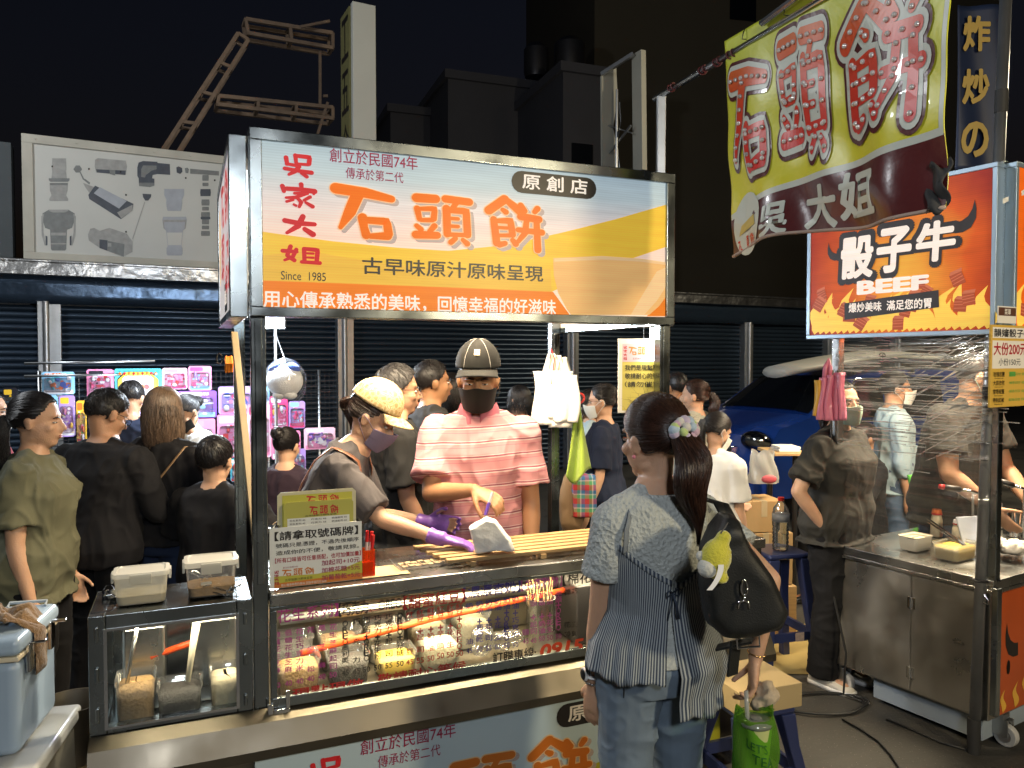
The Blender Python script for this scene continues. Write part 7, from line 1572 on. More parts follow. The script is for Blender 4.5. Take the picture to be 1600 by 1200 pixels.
# ------------------------------------------------------------------ toy stall
TD = 6.1; TXD = V((.93,.367,0)).normalized(); to_ = gd(300,620,TD)
TOY = Plane((to_.x, to_.y, 0), TXD, UP); trz = atan2(TXD.y, TXD.x)
ts = thing('toy_rack', 'wire display rack with rods and table of the toy stall', 'display rack', (to_.x, to_.y, 0), trz)
m = MB()
for y in (568,588): m.tube([TOY.at((38,y)), TOY.at((242,y-4))], .010, 8)
for x in (60,180,300,420,500): m.tube([TOY.pt(TOY.uv((x,640))[0], 0, -.05), TOY.pt(TOY.uv((x,640))[0], 1.72, -.05)], .012, 8)
m.build('frame', ALU, ts, smooth=True)
m = MB(); u0, _, _ = TOY.uv((60,640)); u1, _, _ = TOY.uv((530,640))
for k in range(24): z = .75+k*.04; m.tube([TOY.pt(u0,z,-.04), TOY.pt(u1,z,-.04)], .0025, 4)
for k in range(60): u = u0+(u1-u0)*k/59; m.tube([TOY.pt(u,.75,-.044), TOY.pt(u,1.7,-.044)], .0025, 4)
m.build('wire_panel', BLACKP, ts)
m = MB(); p = TOY.pt(0,0,0); F = Matrix.Translation((to_.x,to_.y,0)) @ Matrix.Rotation(trz,4,'Z'); m.F = F; m.box(-1.5,1.5,-.75,-.06,.70,.74); m.box(-1.45,-1.4,-.7,-.65,0,.7); m.box(1.4,1.45,-.7,-.65,0,.7); m.build('table_top', mat('folding table', (.3,.3,.3), .6), ts)
TC = {}
def tcol(nm, c):
    if nm not in TC: TC[nm] = mat('toy '+nm, tuple(x**1.25 for x in c), .35, var=.12, vs=14, coat=.35)
    return TC[nm]
PK = tcol('pink',(.72,.28,.45)); HP = tcol('hot pink',(.7,.08,.25)); LI = tcol('lilac',(.45,.32,.65)); PU = tcol('purple',(.25,.12,.5)); SB = tcol('sky',(.3,.55,.75)); TE = tcol('teal',(.1,.45,.5)); YW = tcol('yellow',(.75,.5,.06)); OG = tcol('orange',(.7,.2,.04)); WH = tcol('white',(.75,.72,.75)); RE = tcol('red',(.55,.03,.04)); BL = tcol('blue',(.08,.15,.5)); GE = tcol('green',(.2,.5,.12)); DK_ = tcol('dark',(.03,.03,.04)); LP_ = tcol('pale pink',(.75,.5,.6)); CY = tcol('cyan',(.12,.5,.62))
ALLC = [PK,HP,LI,PU,SB,TE,YW,OG,WH,RE,BL,GE,DK_,LP_,CY]; IX = {id(m_): k for k, m_ in enumerate(ALLC)}
BLIS = clear('blister', (.97,.97,1), .35, .08, .04)
rt = random.Random(21)
def rrect(u0, v0, u1, v1, r): return [(u+cx*r*0+dx, v+dy) for u, v, cx, dx, dy in ((u0+r,v0,0,0,0),(u1-r,v0,0,0,0),(u1,v0+r,0,0,0),(u1,v1-r,0,0,0),(u1-r,v1,0,0,0),(u0+r,v1,0,0,0),(u0,v1-r,0,0,0),(u0,v0+r,0,0,0))]
def pack(label, px, base, accents, title=None, n=26, off=0):
    x0, y0, x1, y1 = px; a0, t0, _ = TOY.uv((x0,y0)); a1, b0, _ = TOY.uv((x1,y1)); w, h = a1-a0, t0-b0
    t = thing('toy_pack', label, 'toy pack', TOY.pt((a0+a1)/2, b0, off), trz, 'toy packs hung on the rack')
    m = MB(); m.poly(TOY, rrect(a0,b0,a1,t0,.012), off, 0, .012); m.build('backing_card', base, t, bevel=.001)
    m = MB()
    m.poly(TOY, rrect(a0+w*.05,b0+h*.03,a1-w*.05,b0+h*.20,.005), off+.001, IX[id(accents[0])]); m.poly(TOY, rrect(a0+w*.08,t0-h*.2,a0+w*.62,t0-h*.05,.006), off+.001, IX[id(accents[1])])
    if title: text(m, TOY, title, a0+w*.1, a1-w*.2, t0-h*.12, min(.05,h*.10), IX[id(WH)], .03, off+.003)
    for k in range(n):
        s_ = rt.uniform(.015,.05)*min(1,w/.25); u = rt.uniform(a0+w*.1, a1-w*.1-s_); v = rt.uniform(b0+h*.1, t0-h*.2-s_); mi = IX[id(rt.choice(accents))]; o = off+.0015+k*.0002
        if k % 3 == 0: m.poly(TOY, [(u+s_*.5*(1+cos(a)),v+s_*.5*(1+sin(a))) for a in [j*pi/6 for j in range(12)]], o, mi)
        elif k % 3 == 1: m.poly(TOY, rrect(u,v,u+s_,v+s_*rt.uniform(.4,1.3),.004), o, mi)
        else: m.poly(TOY, rrect(u,v,u+s_*1.5,v+s_*.3,.002), o, mi)
    m.build('print', ALLC, t)
    m = MB(); c = TOY.pt(0,0)
    for k in range(5):
        u = rt.uniform(a0+w*.2,a1-w*.2); v = rt.uniform(b0+h*.2,t0-h*.3); m.ell(TOY.pt(u,v,off+.014), (.02*min(1,w/.25)*rt.uniform(.7,1.4),.012,.022*rt.uniform(.6,1.3)), n=10, mi=IX[id(rt.choice(accents))])
    m.build('toys', ALLC, t, smooth=True)
    m = MB(); m.poly(TOY, rrect(a0+w*.10,b0+h*.10,a1-w*.10,t0-h*.26,.012), off+.032, 0, .03); m.build('blister', BLIS, t)
    return t
pack('sky blue travel toy pack at the top left of the rack', (65,581,117,616), SB, [WH,OG,BL,CY], 'TRAVEL')
pack('pink pack with a red toy at the left of the drawing board', (135,577,178,624), PK, [RE,DK_,WH,HP])
pack('pale pink square pack right of the drawing board', (253,575,293,608), LP_, [HP,PK,WH,RE])
pack('mixed pink and blue pack at the top beside the orange cord', (294,572,331,610), PK, [SB,HP,WH,LI])
pack('purple and blue boxed toy set under the two small pink packs', (277,611,339,652), PU, [SB,WH,LI,BL], '魔法水彩')
pack('lilac stationery pack behind the left stall post', (341,604,397,646), LI, [PK,WH,HP,BL])
pack('tall pink doll pack under the lilac stationery pack', (339,648,384,714), PK, [WH,LP_,HP,RE], n=40)
pack('wide pink pack behind the stall post, right of the tall doll pack', (386,632,424,714), LP_, [PK,HP,WH,LI], n=36, off=.004)
pack('yellow printed pack half hidden by the man in the black jacket', (119,626,136,700), YW, [RE,OG,WH,GE])
pack('lilac framed drawing pad at the far left', (92,618,118,682), LI, [WH,YW,PK,PU])
pack('cyan pack behind the man in navy', (172,630,216,684), CY, [WH,BL,YW,SB])
pack('dark pack with number strips at the left end', (4,606,28,660), DK_, [WH,YW,GE,SB])
pack('hot pink spinning ring pack under the hanging plush', (421,619,450,670), HP, [PK,WH,LI,YW], off=.004)
pack('tall lilac craft pack right of the spinning ring pack', (451,627,477,669), LI, [HP,SB,WH,PK])
pack('glittery bead pack low at the right end of the rack', (475,669,524,701), LP_, [PK,WH,LI,PU], n=40)
pack('pink lace bead pack behind the bowed head', (424,674,470,716), PK, [WH,LI,HP,RE])
pack('sky blue house pack low behind the stall post', (360,717,382,752), CY, [RE,WH,YW,BL])
pack('small green slime pack low between the seated boy and seller', (286,716,306,730), GE, [YW,WH,LI,GE], n=8)
pack('small red and white pack low behind the stall post', (384,718,400,742), RE, [WH,PK,YW,WH], n=10)
pack('lilac pack above the navy shirt shoulder, under the drawing board', (217,631,252,690), LI, [WH,PK,SB,YW])
pack('pale pink pack between the yellow pack and the cyan pack', (138,628,170,684), LP_, [HP,WH,SB,PK])
pack('small sky blue pack right of the stall post under the flood lamp pole', (399,604,421,631), SB, [WH,PK,BL,LI], n=12)
pack('pink sticker pack low at the foot of the rack, behind the masked seller', (290,655,337,714), PK, [WH,LI,SB,HP])
pack('lilac sticker pack at the lower right of the rack, next to the beads', (450,702,478,740), LI, [PK,WH,HP,SB], n=16)
pack('sky blue and yellow pack low at the far left of the rack', (66,618,91,672), SB, [YW,WH,GE,BL], n=16)
# drawing board
x0, y0, x1, y1 = 179,576,253,627; a0, t0, _ = TOY.uv((x0,y0)); a1, b0, _ = TOY.uv((x1,y1)); w, h = a1-a0, t0-b0
db = thing('drawing_board', 'magnetic drawing board with a yellow frame on a teal backing card', 'toy', TOY.pt((a0+a1)/2,b0), trz, None)
m = MB(); m.poly(TOY, rrect(a0,b0,a1,t0,.01), 0, 0, .01); m.build('backing_card', TE, db)
m = MB(); m.poly(TOY, rrect(a0+w*.07,b0+h*.1,a1-w*.07,t0-h*.1,.06), .03, 0, .03); m.build('frame', YW, db, bevel=.006)
m = MB(); m.poly(TOY, rrect(a0+w*.17,b0+h*.2,a1-w*.17,t0-h*.22,.02), .032, 0, .004); m.build('screen', WH, db)
m = MB()
for k in range(9): u = a0+w*(.12+.095*k); m.ell(TOY.pt(u,t0-h*.15,.031), (.012,.006,.012), n=8, mi=k % 2); m.ell(TOY.pt(u,b0+h*.14,.031), (.010,.005,.010), n=8, mi=2)
for k in range(5): u = a0+w*(.28+.1*k); m.poly(TOY, [(u+.02*cos(a),b0+h*.45+.022*sin(a)) for a in [j*pi/5 for j in range(10)]], .0335, k % 3)
m.build('ornament', [OG,RE,YW], db)
# flood lamp on its pole with the hanging plush
LPp = gd(428,501,5.55); lt = thing('flood_lamp', 'bright white square flood lamp on a thin pole under the stall sign', 'lamp', (LPp.x, LPp.y, 0))
m = MB(); m.box(LPp.x-.085,LPp.x+.085,LPp.y-.02,LPp.y+.02,LPp.z-.06,LPp.z+.06); m.build('housing', ALU, lt, bevel=.006)
LEDM = mat('lit led', (.85,.94,1), .4, var=0, em=70)
m = MB()
for i in range(5):
    for j in range(4): m.box(LPp.x-.078+i*.032, LPp.x-.05+i*.032, LPp.y-.024,LPp.y-.020, LPp.z-.054+j*.028, LPp.z-.03+j*.028)
m.build('led_array', LEDM, lt)
m = MB(); m.tube([(LPp.x,LPp.y+.03,0),(LPp.x,LPp.y+.03,LPp.z)], .012, 8); m.build('pole', ALU, lt)
lamp('flood_lamp_light', (LPp.x, LPp.y-.25, LPp.z-.03), 190, (.80,.90,1), .12)
tb = TOY.at((212,655), .55); bl = thing('hidden_fill_lamp', 'unseen white lamp added on the toy table to light the packs', 'lamp', (tb.x, tb.y, .74))  # added lamp, out of sight behind the crowd, brightens toys and faces
m = MB(); m.tube([(tb.x,tb.y,.74),(tb.x,tb.y,1.3)], .01, 8); m.build('stem', ALU, bl); m = MB(); m.ell((tb.x,tb.y,1.36), .05, n=16); m.build('bulb', mat('lit bulb', (.85,.93,1), .4, var=0, em=20), bl, smooth=True)
lamp('hidden_fill_light', (tb.x, tb.y-.0, 1.44), 32, (.82,.91,1), .08)
pz = gd(445,595,5.3); pl_ = thing('round_plush', 'round white plush toy with blue ears in a clear bag under the flood lamp', 'plush toy', pz)
PWH = mat('white plush', (.7,.72,.76), .9, var=.05, bump=.003, bs=120, sheen=.3); PBL = mat('blue plush', (.05,.12,.55), .9, var=.1, bump=.003, bs=120, sheen=.3)
m = MB(); m.ell(pz, (.125,.10,.115), n=24); m.ell(pz+V((-.03,-.02,-.10)), (.05,.05,.03), n=14); m.ell(pz+V((.04,-.02,-.10)), (.05,.05,.03), n=14); m.build('body', PWH, pl_, smooth=True)
m = MB(); m.ell(pz+V((-.062,-.005,.094)), (.05,.06,.028), rot('Y',-.5), n=18); m.ell(pz+V((.062,-.005,.094)), (.05,.06,.028), rot('Y',.5), n=18); m.build('ears', PBL, pl_, smooth=True)
def sk(u, v): a = 2*pi*u; r = .145*(sin(pi*min(1,.12+v*.88))**.5)+.01*sin(a*6+v*9); return pz+V((cos(a)*r, sin(a)*r*.8, -.15+.31*v))
m = MB(); m.grid(sk, 36, 20); m.build('clear_bag', clear('bag film', (.98,.99,1), .06, .08, .02, bump=.02, bs=14), pl_, smooth=True)
m = MB(); m.tube([pz+V((0,0,.15)), (LPp.x,LPp.y,LPp.z-.06)], .003, 5); m.build('string', BLACKP, pl_)
# ------------------------------------------------------------------ blue van
VC = V((2.6,8.0,0)); vf = V((-.9,-.436,0)).normalized(); vr = atan2(-vf.y, -vf.x); VF = Matrix.Translation(VC) @ Matrix.Rotation(vr, 4, 'Z')   # local x runs to the rear, y away from us
VB = mat('blue car paint', (.012,.05,.28), .22, .15, var=.05, coat=1); VG = mat('dark car glass', (.004,.005,.006), .06, var=0, spec=.6, coat=.5)
van = thing('blue_van', 'glossy blue van with a dark windscreen parked behind the shopfront crowd', 'van', VC, vr)
prof_ = [(.02,.32),(-.02,.55),(.03,.80),(.10,.98),(.30,1.09),(.75,1.19),(1.05,1.375),(1.38,1.58),(1.75,1.68),(2.6,1.72),(3.8,1.70),(4.05,1.1),(4.08,.35)]
W2 = 1.66
def hwz(z): return 0 if z < .9 else (.015+.15*((z-.9)/.82)**1.3)
rings = []
m = MB(VF); n_ = 14
for x, z in prof_: 
    i = hwz(z); rings.append([V((x + .10*(abs(2*j/n_-1)**3 if x < .2 else 0) , i+(W2-2*i)*j/n_, z - .03*abs(2*j/n_-1)**4)) for j in range(n_+1)])
m.loft(rings, caps=False, closed=False)
for j in (0, n_):   # sides in strips down to the sill
    up = [r[j] for r in rings]
    for k in range(len(up)-1):
        a, b_ = up[k], up[k+1]
        if a.z < .33 and b_.z < .33: continue
        ys = lambda z: (hwz(z) if j == 0 else W2-hwz(z))
        zs = [.32+(max(a.z,.33)-.32)*f for f in (0,.35,.7,1)]; ze = [.32+(max(b_.z,.33)-.32)*f for f in (0,.35,.7,1)]
        m.grid(lambda u, v: V((a.x+(b_.x-a.x)*u, ys((a.z+(b_.z-a.z)*u-.32)*v+.32), .32+(a.z+(b_.z-a.z)*u-.32)*v)), 1, 6)
m.build('body', VB, van, smooth=radians(35))
m = MB(VF)
def gl(pts, dy=-.006): m.add(pts, [tuple(range(len(pts)))])
i1, i2 = hwz(1.22)+.06, hwz(1.6)+.05
m.grid(lambda u, v: V((.80+.60*v, (i1+(i2-i1)*v)+(W2-2*(i1+(i2-i1)*v))*u, 1.222+.375*v + .022 -.03*abs(2*u-1)**4)), 8, 6); m.build('windscreen', VG, van, smooth=True)
m = MB(VF)
for pts in ([(1.12,1.16),(1.95,1.14),(1.95,1.56),(1.55,1.56)],[(2.05,1.14),(3.0,1.14),(3.0,1.57),(2.05,1.56)]): m.add([V((x,hwz(z)-.008,z)) for x, z in pts], [(0,1,2,3)])
m.build('side_window', VG, van)
m = MB(VF); m.tube([(1.07,hwz(1.15)-.01,1.14),(1.53,hwz(1.58)-.01,1.585),(3.05,hwz(1.59)-.01,1.595)], .012, 6); m.tube([(1.05,-.008,1.12),(3.05,-.008,1.11)], .010, 6); m.build('window_trim', CHROME, van, smooth=True)
m = MB(VF)
for x in (1.0,2.0,3.05): m.tube([(x,-.003,.4),(x,.0,1.1)], .003, 4)
m.build('door_seam', BLACKP, van)
m = MB(VF); m.tube([(1.7,-.02,.98),(1.9,-.03,.985)], .014, 8); m.build('door_handle', VB, van, smooth=True)
HLG = mat('headlamp reflector', (.7,.7,.66), .12, 1, var=.3, vs=14)
for y in (.18, W2-.18):
    m = MB(VF); m.ell((.12,y,.93), (.14,.17,.10), rot('Y',.35), n=18); m.build('headlight', HLG, van, smooth=True)
    m = MB(VF); m.ell((.105,y,.93), (.15,.18,.11), rot('Y',.35), n=18); m.build('headlight_lens', clear('lamp lens', (.95,.95,.95), .3, .04), van, smooth=True)
m = MB(VF); m.box(-.03,.06,.42,W2-.42,.74,.86); m.build('grille', CHROME, van, bevel=.01)
m = MB(VF); m.box(-.07,.2,.06,W2-.06,.34,.62); m.build('bumper', VB, van, bevel=.05, seg=4)
m = MB(VF); m.box(-.075,.0,.5,W2-.5,.40,.54); m.build('bumper_intake', BLACKP, van, bevel=.01)
for x in (.85, 3.3):
    for y0, y1 in ((-.012,.2),(W2-.2,W2+.012)):
        m = MB(VF); m.cyl((x,y0,.32),(x,y1,.32),.32,28); wl_ = m.build('wheel', RUBBER, van, bevel=.02, smooth=radians(40))
        m = MB(VF); m.cyl((x,y0-.004,.32),(x,y1+.004,.32),.20,20); m.build('rim', ALU, wl_)
    m = MB(VF); m.tube([(x+.39*cos(t),-.004,.32+.39*sin(t)) for t in [k*pi/14 for k in range(15)]], .022, 6); m.build('arch_trim', BLACKP, van, smooth=True)
m = MB(VF); m.ell((1.12,-.12,1.2), (.07,.10,.07), n=14); m.build('mirror', VB, van, smooth=True)
BRD = mat('white board skin', (.55,.54,.48), .4, var=.08, coat=.2)
rb = thing('roof_board', 'long white board with a round dark mark strapped on the blue van roof', 'roof board', VF @ V((2.0,.4,1.74)), vr); m = MB(VF)
ring_ = []
for k in range(15):
    f = k/14; x = .62+2.9*f; w_ = .33*sin(pi*min(1,.10+f*1.1))**.5 if f < .85 else .30; z = 1.66+.13*min(1,f*2.0)+.05*sin(pi*f); ring_.append([V((x,.45+w_*cos(a),z+.06*sin(a)*(1+.3*(sin(a) > 0)))) for a in [2*pi*j/18 for j in range(18)]])
m.loft(ring_); m.build('board', BRD, rb, smooth=True)
m = MB(VF); 
m.tube([(2.0+.055*cos(t),.145,1.845+.04*sin(t)) for t in [k*pi/8 for k in range(17)]], .006, 5); m.tube([(1.965,.14,1.845),(2.035,.14,1.845)], .008, 5); m.tube([(2.0,.14,1.82),(2.0,.14,1.87)], .008, 5); m.build('emblem', BLACKP, rb)
m = MB(VF)
for x in (1.5,2.5): m.bar((x,.12,1.7),(x,1.5,1.7),.03,.03); m.bar((x,.12,1.64),(x,.12,1.72),.03,.03)
m.build('roof_bar', BLACKP, van)
# ------------------------------------------------------------------ things between the stalls
def boxed(name, label, cat, px, d, w, dp_, z0, z1, rz, mt, bevel=.004, group=None):
    c = gd(px, 700, d); F = Matrix.Translation((c.x,c.y,0)) @ Matrix.Rotation(rz,4,'Z'); m = MB(F); m.box(-w/2,w/2,-dp_/2,dp_/2,z0,z1); o = m.build(name, mt, base=(c.x,c.y,z0), bevel=bevel, rz=rz); tag(o, label, cat, group); return o, F
TAPE = mat('packing tape', (.42,.33,.2), .3)
for lb, px, d, w, dp_, z0, z1, rz_ in (('upper cardboard box of the stack behind the blue stool',1181,5.0,.27,.25,.70,.90,.15),('lower cardboard box with faded printing behind the blue stool',1183,5.02,.36,.30,.36,.695,.1)):
    t = thing('cardboard_box', lb, 'box', (gd(px,700,d).x, d, z0), rz_); F = Matrix.Translation((gd(px,700,d).x, d, 0)) @ Matrix.Rotation(rz_,4,'Z')
    m = MB(F); m.box(-w/2,w/2,-dp_/2,dp_/2,z0,z1); m.build('carton', CARD, t, bevel=.004); m = MB(F); m.box(-.02,.02,-dp_/2-.001,dp_/2+.001,z0+(z1-z0)*.5,z1+.001); m.build('tape', TAPE, t)
    if z0 < .5: m = MB(); q_ = Plane(F @ V((0,-dp_/2-.0012,0)), F.to_3x3() @ V((1,0,0)), UP); text(m, q_, '農特產', .02, .15, .53, .045, 0, 0); text(m, q_, '花生仁', .02, .15, .47, .045, 0, 0); m.build('lettering', mat('brown print', (.15,.08,.04), .8), t)
boxed('wooden_crate', 'wooden crate holding up the two cardboard boxes', 'crate', 1183, 5.02, .4, .34, 0, .355, .1, WOOD)
def sfn(u, v, c=gd(1192,740,4.95)): a = 2*pi*u; r = .10*(1-.35*v)+.012*sin(a*5+v*7); return c+V((cos(a)*r, sin(a)*r*.5, -.06+.20*v+.02*sin(a*3)*v))
wbag = thing('white_carrier_bag', 'white carrier bag with red print on top of the cardboard boxes', 'plastic bag', gd(1192,765,4.95)); m = MB(); m.grid(sfn, 30, 14); m.build('sack', clear('thin white film', (.9,.9,.9), .15, .2, .6, bump=.02, bs=20, milkcol=(.7,.7,.66)), wbag, smooth=True)
m = MB(); c = gd(1200,748,4.88); m.ell(c+V((0,-.02,0)), (.05,.01,.028), n=14); m.build('red_print', mat('red print', (.45,.08,.1), .5), wbag, smooth=True)
STB = mat('navy stool plastic', (.022,.032,.10), .3, var=.08, coat=.25)
def stool(label, px, d, ht, w, rz_, sticker=True):
    c = gd(px, 700, d); t = thing('plastic_stool', label, 'stool', (c.x,c.y,0), rz_); F = Matrix.Translation((c.x,c.y,0)) @ Matrix.Rotation(rz_,4,'Z')
    m = MB(F); m.box(-w/2,w/2,-w/2,w/2,ht-.03,ht); m.build('seat', STB, t, bevel=.014, seg=4)
    for sx in (-1,1):
        for sy in (-1,1):
            m = MB(F); x0, y0 = sx*(w/2-.035), sy*(w/2-.035); x1, y1 = sx*(w/2+.035), sy*(w/2+.035)
            rg_ = lambda x, y, z, k: [V((x-k*sx*.0+dx, y+dy, z)) for dx, dy in ((-k,-k),(k,-k),(k,k),(-k,k))]
            m.loft([rg_(x1,y1,.0,.025), rg_(x0+(x1-x0)*.3,y0+(y1-y0)*.3,ht*.6,.026), rg_(x0,y0,ht-.03,.035)]); m.build('leg', STB, t, bevel=.008)
    e = w/2+.012
    for p, q_ in (((-e,-e),(e,-e)),((e,-e),(e,e)),((e,e),(-e,e)),((-e,e),(-e,-e))):
        m = MB(F); m.bar((p[0],p[1],ht*.33),(q_[0],q_[1],ht*.33), .018, .05); m.build('rail', STB, t)
    if sticker: m = MB(F); m.box(.02,.075,-e-.012,-e-.010,ht*.33-.025,ht*.33+.025); m.build('sticker', mat('price sticker', (.6,.45,.35), .5, var=.4, vs=60), t); 
    return t, F
stool('tall navy plastic stool carrying the water bottle', 1216, 4.45, .70, .27, .25)
stool('low navy plastic stool with a carton lid on its seat', 1172, 3.15, .40, .27, .35)
c = gd(1172,700,3.15); F = Matrix.Translation((c.x,c.y,0)) @ Matrix.Rotation(.35,4,'Z'); m = MB(F); m.box(-.15,.15,-.15,.15,.402,.50); tag(m.build('carton_tray', mat('kraft carton', (.40,.30,.15), .75, var=.12), base=(c.x,c.y,.402), bevel=.004, rz=.35), 'shallow kraft carton set on the low navy stool', 'carton')
wbp = gd(1221,700,4.42); wbp.z = .702; wt = thing('water_bottle', 'clear ribbed water bottle with a red cap on the tall navy stool', 'bottle', wbp)
pr_ = [(.001,0),(.045,.004)]+[(.047 if k % 2 else .043, .012+k*.012) for k in range(12)]+[(.048,.165),(.048,.215),(.040,.245),(.018,.275),(.016,.285)]
m = MB(); m.lathe(pr_, wbp, 24); m.build('bottle_wall', clear('pet plastic', (.96,.98,1), .35, .04, .05), wt, smooth=True)
m = MB(); m.lathe([(.001,.006),(.042,.008),(.042,.20),(.001,.202)], wbp, 24); m.build('water', mat('water', (.8,.9,.95), .02, var=0, trans=1, ior=1.33), wt, smooth=radians(40))
m = MB(); m.lathe([(.0488,.168),(.0488,.213)], wbp, 24); m.build('bottle_label', clear('printed wrap', (.8,.85,.95), .1, .3, .5, milkcol=(.55,.6,.68)), wt, smooth=True); m = MB(); m.lathe([(.017,.285),(.018,.286),(.018,.306),(.001,.307)], wbp, 18); m.build('cap', PENR, wt, smooth=radians(40))
ft = gd(1222,700,5.2); t = thing('folding_table', 'small dark wooden table with papers beside the blue van', 'table', (ft.x,ft.y,0)); m = MB(); m.box(ft.x-.11,ft.x+.13,ft.y-.18,ft.y+.18,1.17,1.19); m.build('table_top', WOOD, t, bevel=.004)
for sx in (-.08,.09): m = MB(); m.cyl((ft.x+sx,ft.y,0),(ft.x+sx,ft.y,1.17),.018,10); m.build('leg', BLACKP, t)
m = MB(); m.box(ft.x-.06,ft.x+.08,ft.y-.12,ft.y+.06,1.192,1.207); m.box(ft.x-.05,ft.x+.09,ft.y-.10,ft.y+.07,1.208,1.222); tag(m.build('paper_stack', PAPERW, base=(ft.x,ft.y,1.202), bevel=.002), 'stack of white papers on the small table by the van', 'papers')
bp1 = gd(893,790,4.75); m = MB(); m.ell(bp1, (.085,.09,.22), n=18); m.ell(bp1+V((0,-.06,-.08)), (.07,.05,.10), n=14); t = thing('tan_backpack', 'tan backpack standing behind the rear stall post', 'backpack', bp1-V((0,0,.22))); put_mesh('pack_body', remesh(m,.012,4), mat('tan canvas', (.24,.15,.075), .85, var=.2, bump=.002, bs=150), None, parent=t, wr=(.012,(9,9,7),5))
PLD = mat('plaid', (.3,.3,.3), .7); n, L, b = N(PLD); o = sep(n, L)
f1 = mth(n, L, 'FRACT', mth(n, L, 'MULTIPLY', o[0], 14)); f2 = mth(n, L, 'FRACT', mth(n, L, 'MULTIPLY', o[2], 12))
c1 = ramp(n, L, f1, [(0,(.45,.03,.03)),(.35,(.05,.25,.08)),(.6,(.6,.6,.5)),(.7,(.03,.12,.3))], 'CONSTANT'); c2 = ramp(n, L, f2, [(0,(.5,.04,.04)),(.4,(.1,.4,.15)),(.65,(.6,.6,.55)),(.75,(.05,.2,.4))], 'CONSTANT'); mx = n.new('ShaderNodeMix'); mx.data_type = 'RGBA'; mx.inputs[0].default_value = .5; L.new(c1, mx.inputs[6]); L.new(c2, mx.inputs[7]); L.new(mx.outputs[2], b.inputs['Base Color'])
c = gd(912,772,4.7); m = MB(); m.box(c.x-.07,c.x+.07,c.y-.08,c.y+.08,c.z-.13,c.z+.12); put_mesh('plaid_bag', remesh(m,.012,5), PLD, V((c.x,c.y,c.z-.13)), 'red and green plaid shopping bag behind the counter', 'bag', wr=(.012,(12,12,9),6))
c = gd(903,850,4.75); m = MB(); m.box(c.x-.25,c.x+.2,c.y-.15,c.y+.15,0,bp1.z-.23); tag(m.build('storage_crate', mat('grey crate plastic', (.08,.08,.09), .6), base=(c.x,c.y,0), bevel=.01), 'grey plastic crate under the tan backpack', 'crate')
# sheet and cables on the ground
mp = [gz(x, y, .004) for x, y in ((1186,985),(1300,968),(1322,1055),(1196,1052))]; m = MB(); m.add(mp+[p-UP*.003 for p in mp], [(0,1,2,3)] if (mp[1]-mp[0]).cross(mp[2]-mp[0]).z > 0 else [(3,2,1,0)]); tag(m.build('floor_sheet', mat('flat yellow sheet', (.42,.31,.11), .8, var=.2), base=sum(mp,V())/4), 'flat yellow sheet under the beef seller shoes', 'mat')  # thin yellow sheet lying flat on the asphalt
cb = thing('power_cable', 'black power cable hanging from the beef stall and coiled on the asphalt', 'cable', gz(1290,1105,0)); m = MB()
cc_ = gz(1288,1100,.008); top_ = B(-.045,.80,1.75)
pts = [top_, B(-.045,.81,1.2), B(-.05,.82,.7), gz(1322,1020,.25), gz(1318,1085,.02)]
for k in range(54): a = k*.36; r = .19+.03*sin(k*.7); pts.append(cc_+V((cos(a)*r*1.25, sin(a)*r*.62, .002+.006*abs(sin(k*.9)))))
m.tube(pts, .006, 6); m.build('coil', CABLE, cb, smooth=True)
m = MB(); m.tube([gz(x, y, .008) for x, y in ((1316,1124),(1345,1140),(1372,1158),(1392,1180),(1405,1200),(1411,1225))], .005, 6); tag(m.build('thin_cable', CABLE, base=gz(1372,1158,0), smooth=True), 'thin cable trailing towards the camera from the coil', 'cable')
m = MB(); m.tube([gz(x, y, .008) for x, y in ((1385,1124),(1430,1142),(1470,1160),(1512,1172))], .006, 6); tag(m.build('side_cable', CABLE, base=gz(1430,1142,0), smooth=True), 'cable lying along the foot of the beef stall', 'cable')
# ------------------------------------------------------------------ goods of the beef stall
BZ = .808
def bz(px, py, z=BZ): p = gz(px, py, z); return p
WTB = mat('white food box', (.72,.68,.58), .4, var=.05)
tub('food_box', 'white food box at the near left of the beef counter', bz(1430,858), .155, .11, .075, RZ2, body=WTB, lid=None, fill=CREA, fh=.8)
tub('food_box', 'clear box of pale yellow food in front of the propped lid', bz(1492,872), .20, .13, .085, RZ2, body=MILK, lid=None, fill=YELP, fh=.8)
p = bz(1532,868); m = MB(); F = Matrix.Translation(p) @ Matrix.Rotation(RZ2-.3,4,'Z') @ Matrix.Rotation(-.35,4,'X'); m.F = F; m.box(-.09,.09,-.006,.006,.0,.20); tag(m.build('box_lid', mat('frosted box lid', (.5,.55,.66), .35, coat=.2), base=p, bevel=.006), 'frosted box lid propped upright behind the tent pole', 'lid')
for lb, px, py, h, capc in (('white squeeze bottle with an orange cap left of the others',1463,838,.155,OG),('sauce jar with an orange and yellow cap under the cook hand',1505,832,.16,YW),('squat white sauce jar in front of the orange capped jar',1497,848,.125,WH)):
    c = bz(px, py); t = thing('sauce_bottle', lb, 'bottle', c); m = MB(); m.lathe([(.001,0),(.030,.0),(.032,.01),(.030,h*.6),(.024,h*.78),(.022,h*.8)], c, 22); m.build('bottle_wall', mat('cream bottle', (.65,.58,.42), .35, var=.05), t, smooth=radians(50)); m = MB(); m.lathe([(.026,h*.8),(.027,h*.8),(.026,h*.9),(.023,h),(.001,h*1.0)], c, 20); m.build('cap', capc, t, smooth=radians(40)); m = MB(); m.lathe([(.0275,h*.8),(.0277,h*.8),(.0277,h*.86)], c, 20); m.build('cap_ring', RE, t)
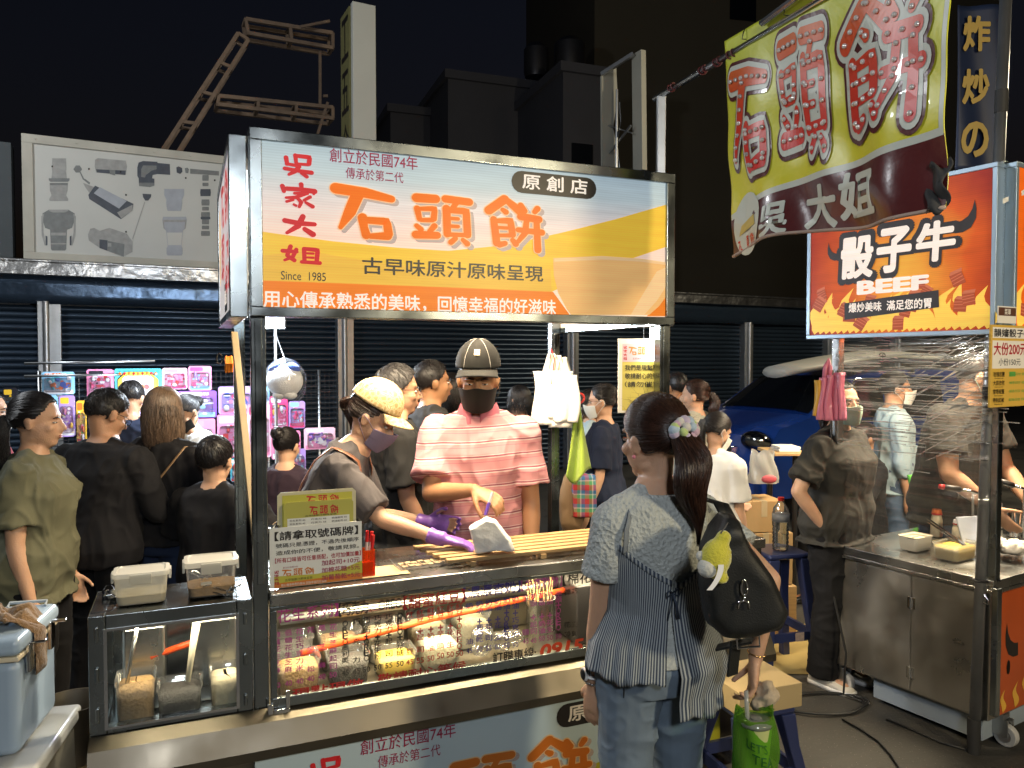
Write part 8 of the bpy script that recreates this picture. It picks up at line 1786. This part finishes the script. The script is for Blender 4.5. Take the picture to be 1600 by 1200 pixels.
p, q_ = bz(1450,815,.93), bz(1505,852,.88); t = thing('tongs', 'steel food tongs resting across the beef boxes', 'tongs', p.lerp(q_,.5)); m = MB(); m.bar(p, q_, .016, .003); m.bar(p+V((0,0,.016)), q_+V((.01,0,.002)), .016, .003); m.build('arm', CHROME, t, bevel=.001)
for lb, x0, y0, x1, y1 in (('gas torch with a red tipped black grip left of the tent pole',1468,760,1520,768),('gas torch with a red tipped black grip right of the tent pole',1556,750,1600,764)):
    p, q_ = gd(x0,y0,3.95), gd(x1,y1,3.95); t = thing('gas_torch', lb, 'torch', p.lerp(q_,.5)); m = MB(); m.tube([p, p.lerp(q_,.12)], [.012,.015], 10); m.build('red_tip', RE, t, smooth=True); m = MB(); m.tube([p.lerp(q_,.12), p.lerp(q_,.6), p.lerp(q_,.65)], [.015,.016,.010], 10); m.build('grip', BLACKP, t, smooth=True); m = MB(); m.tube([p.lerp(q_,.65), q_, q_+V((.06,.02,-.02))], .008, 10); m.build('nozzle', CHROME, t, smooth=True)
    m = MB(); m.tube([q_, V((q_.x+.02,q_.y+.02,BZ))], .006, 6); m.build('stand', GALV, t)
c = bz(1585,838); t = thing('steel_cylinder', 'tall polished steel cup at the right of the beef counter', 'cup', c); m = MB(); m.lathe([(.001,0),(.034,0),(.034,.155),(.031,.155),(.031,.01),(.001,.01)], c, 26); m.build('cup', CHROME, t, smooth=radians(40))
c = bz(1556,825); m = MB(); m.box(c.x-.03,c.x+.03,c.y-.02,c.y+.02,BZ+.001,BZ+.15); tag(m.build('paper_box', PAPERW, base=c, bevel=.004), 'tall white paper box between the tent pole and the steel cup', 'box')
me = MB(); c = bz(1580,872); rr = random.Random(6)
for k in range(9): me.ell(c+V((rr.uniform(-.06,.06),rr.uniform(-.05,.05),.03+rr.uniform(0,.045))), (.045,.04,.035), n=10)
put_mesh('white_food_bag', remesh(me,.009,1), mat('thin white bag', (.72,.66,.58), .4, var=.06, bump=.008, bs=26), c, 'crumpled white plastic bag of food on the right end of the beef counter', 'plastic bag', wr=(.014,(22,22,22),9))
pkb = thing('pink_bag_bundle', 'bundle of pink and yellow plastic bags hung on the beef stall post', 'plastic bags', gd(1297,655,4.05)); 
PKP = mat('pink bag plastic', (.66,.20,.30), .3, var=.12, bump=.006, bs=25); YLP = mat('yellow bag plastic', (.66,.36,.04), .3, var=.1, bump=.005, bs=25)
for k, (x0, w_, mt, top_y, bot_y) in enumerate(((1272,14,YLP,594,650),(1278,16,PKP,590,656),(1288,16,PKP,586,657),(1302,18,PKP,582,657),(1308,12,PKP,584,656))):
    def wf(u, v, k=k, x0=x0, w_=w_, a=top_y, b_=bot_y): return gd(x0+u*w_+2*sin(v*4+k), a+(b_-a)*v, 4.02-.02*sin(pi*u)-.012*k+.006*sin(u*9+v*4))
    m = MB(); m.grid(wf, 8, 16, thick=.004); m.build('bag', mt, pkb, smooth=True)
m = MB(); m.tube([gd(1288,592,4.0), gd(1290,572,4.0), gd(1294,562,4.02), gd(1297,575,4.0), gd(1296,590,4.0)], .012, 6); m.build('bag_handle', PKP, pkb, smooth=True)
gt = gd(1427,770,4.9); m = MB(); m.grid(lambda u, v: gd(1418+14*u+6*v, 742+58*v*(1-.5*abs(2*u-1)), 4.9-.02*sin(u*6)), 8, 12, thick=.004); tag(m.build('green_cloth', mat('bright green cloth', (.12,.5,.06), .8), base=gd(1427,800,4.9), smooth=True), 'bright green cloth held by the helper behind the film', 'cloth')
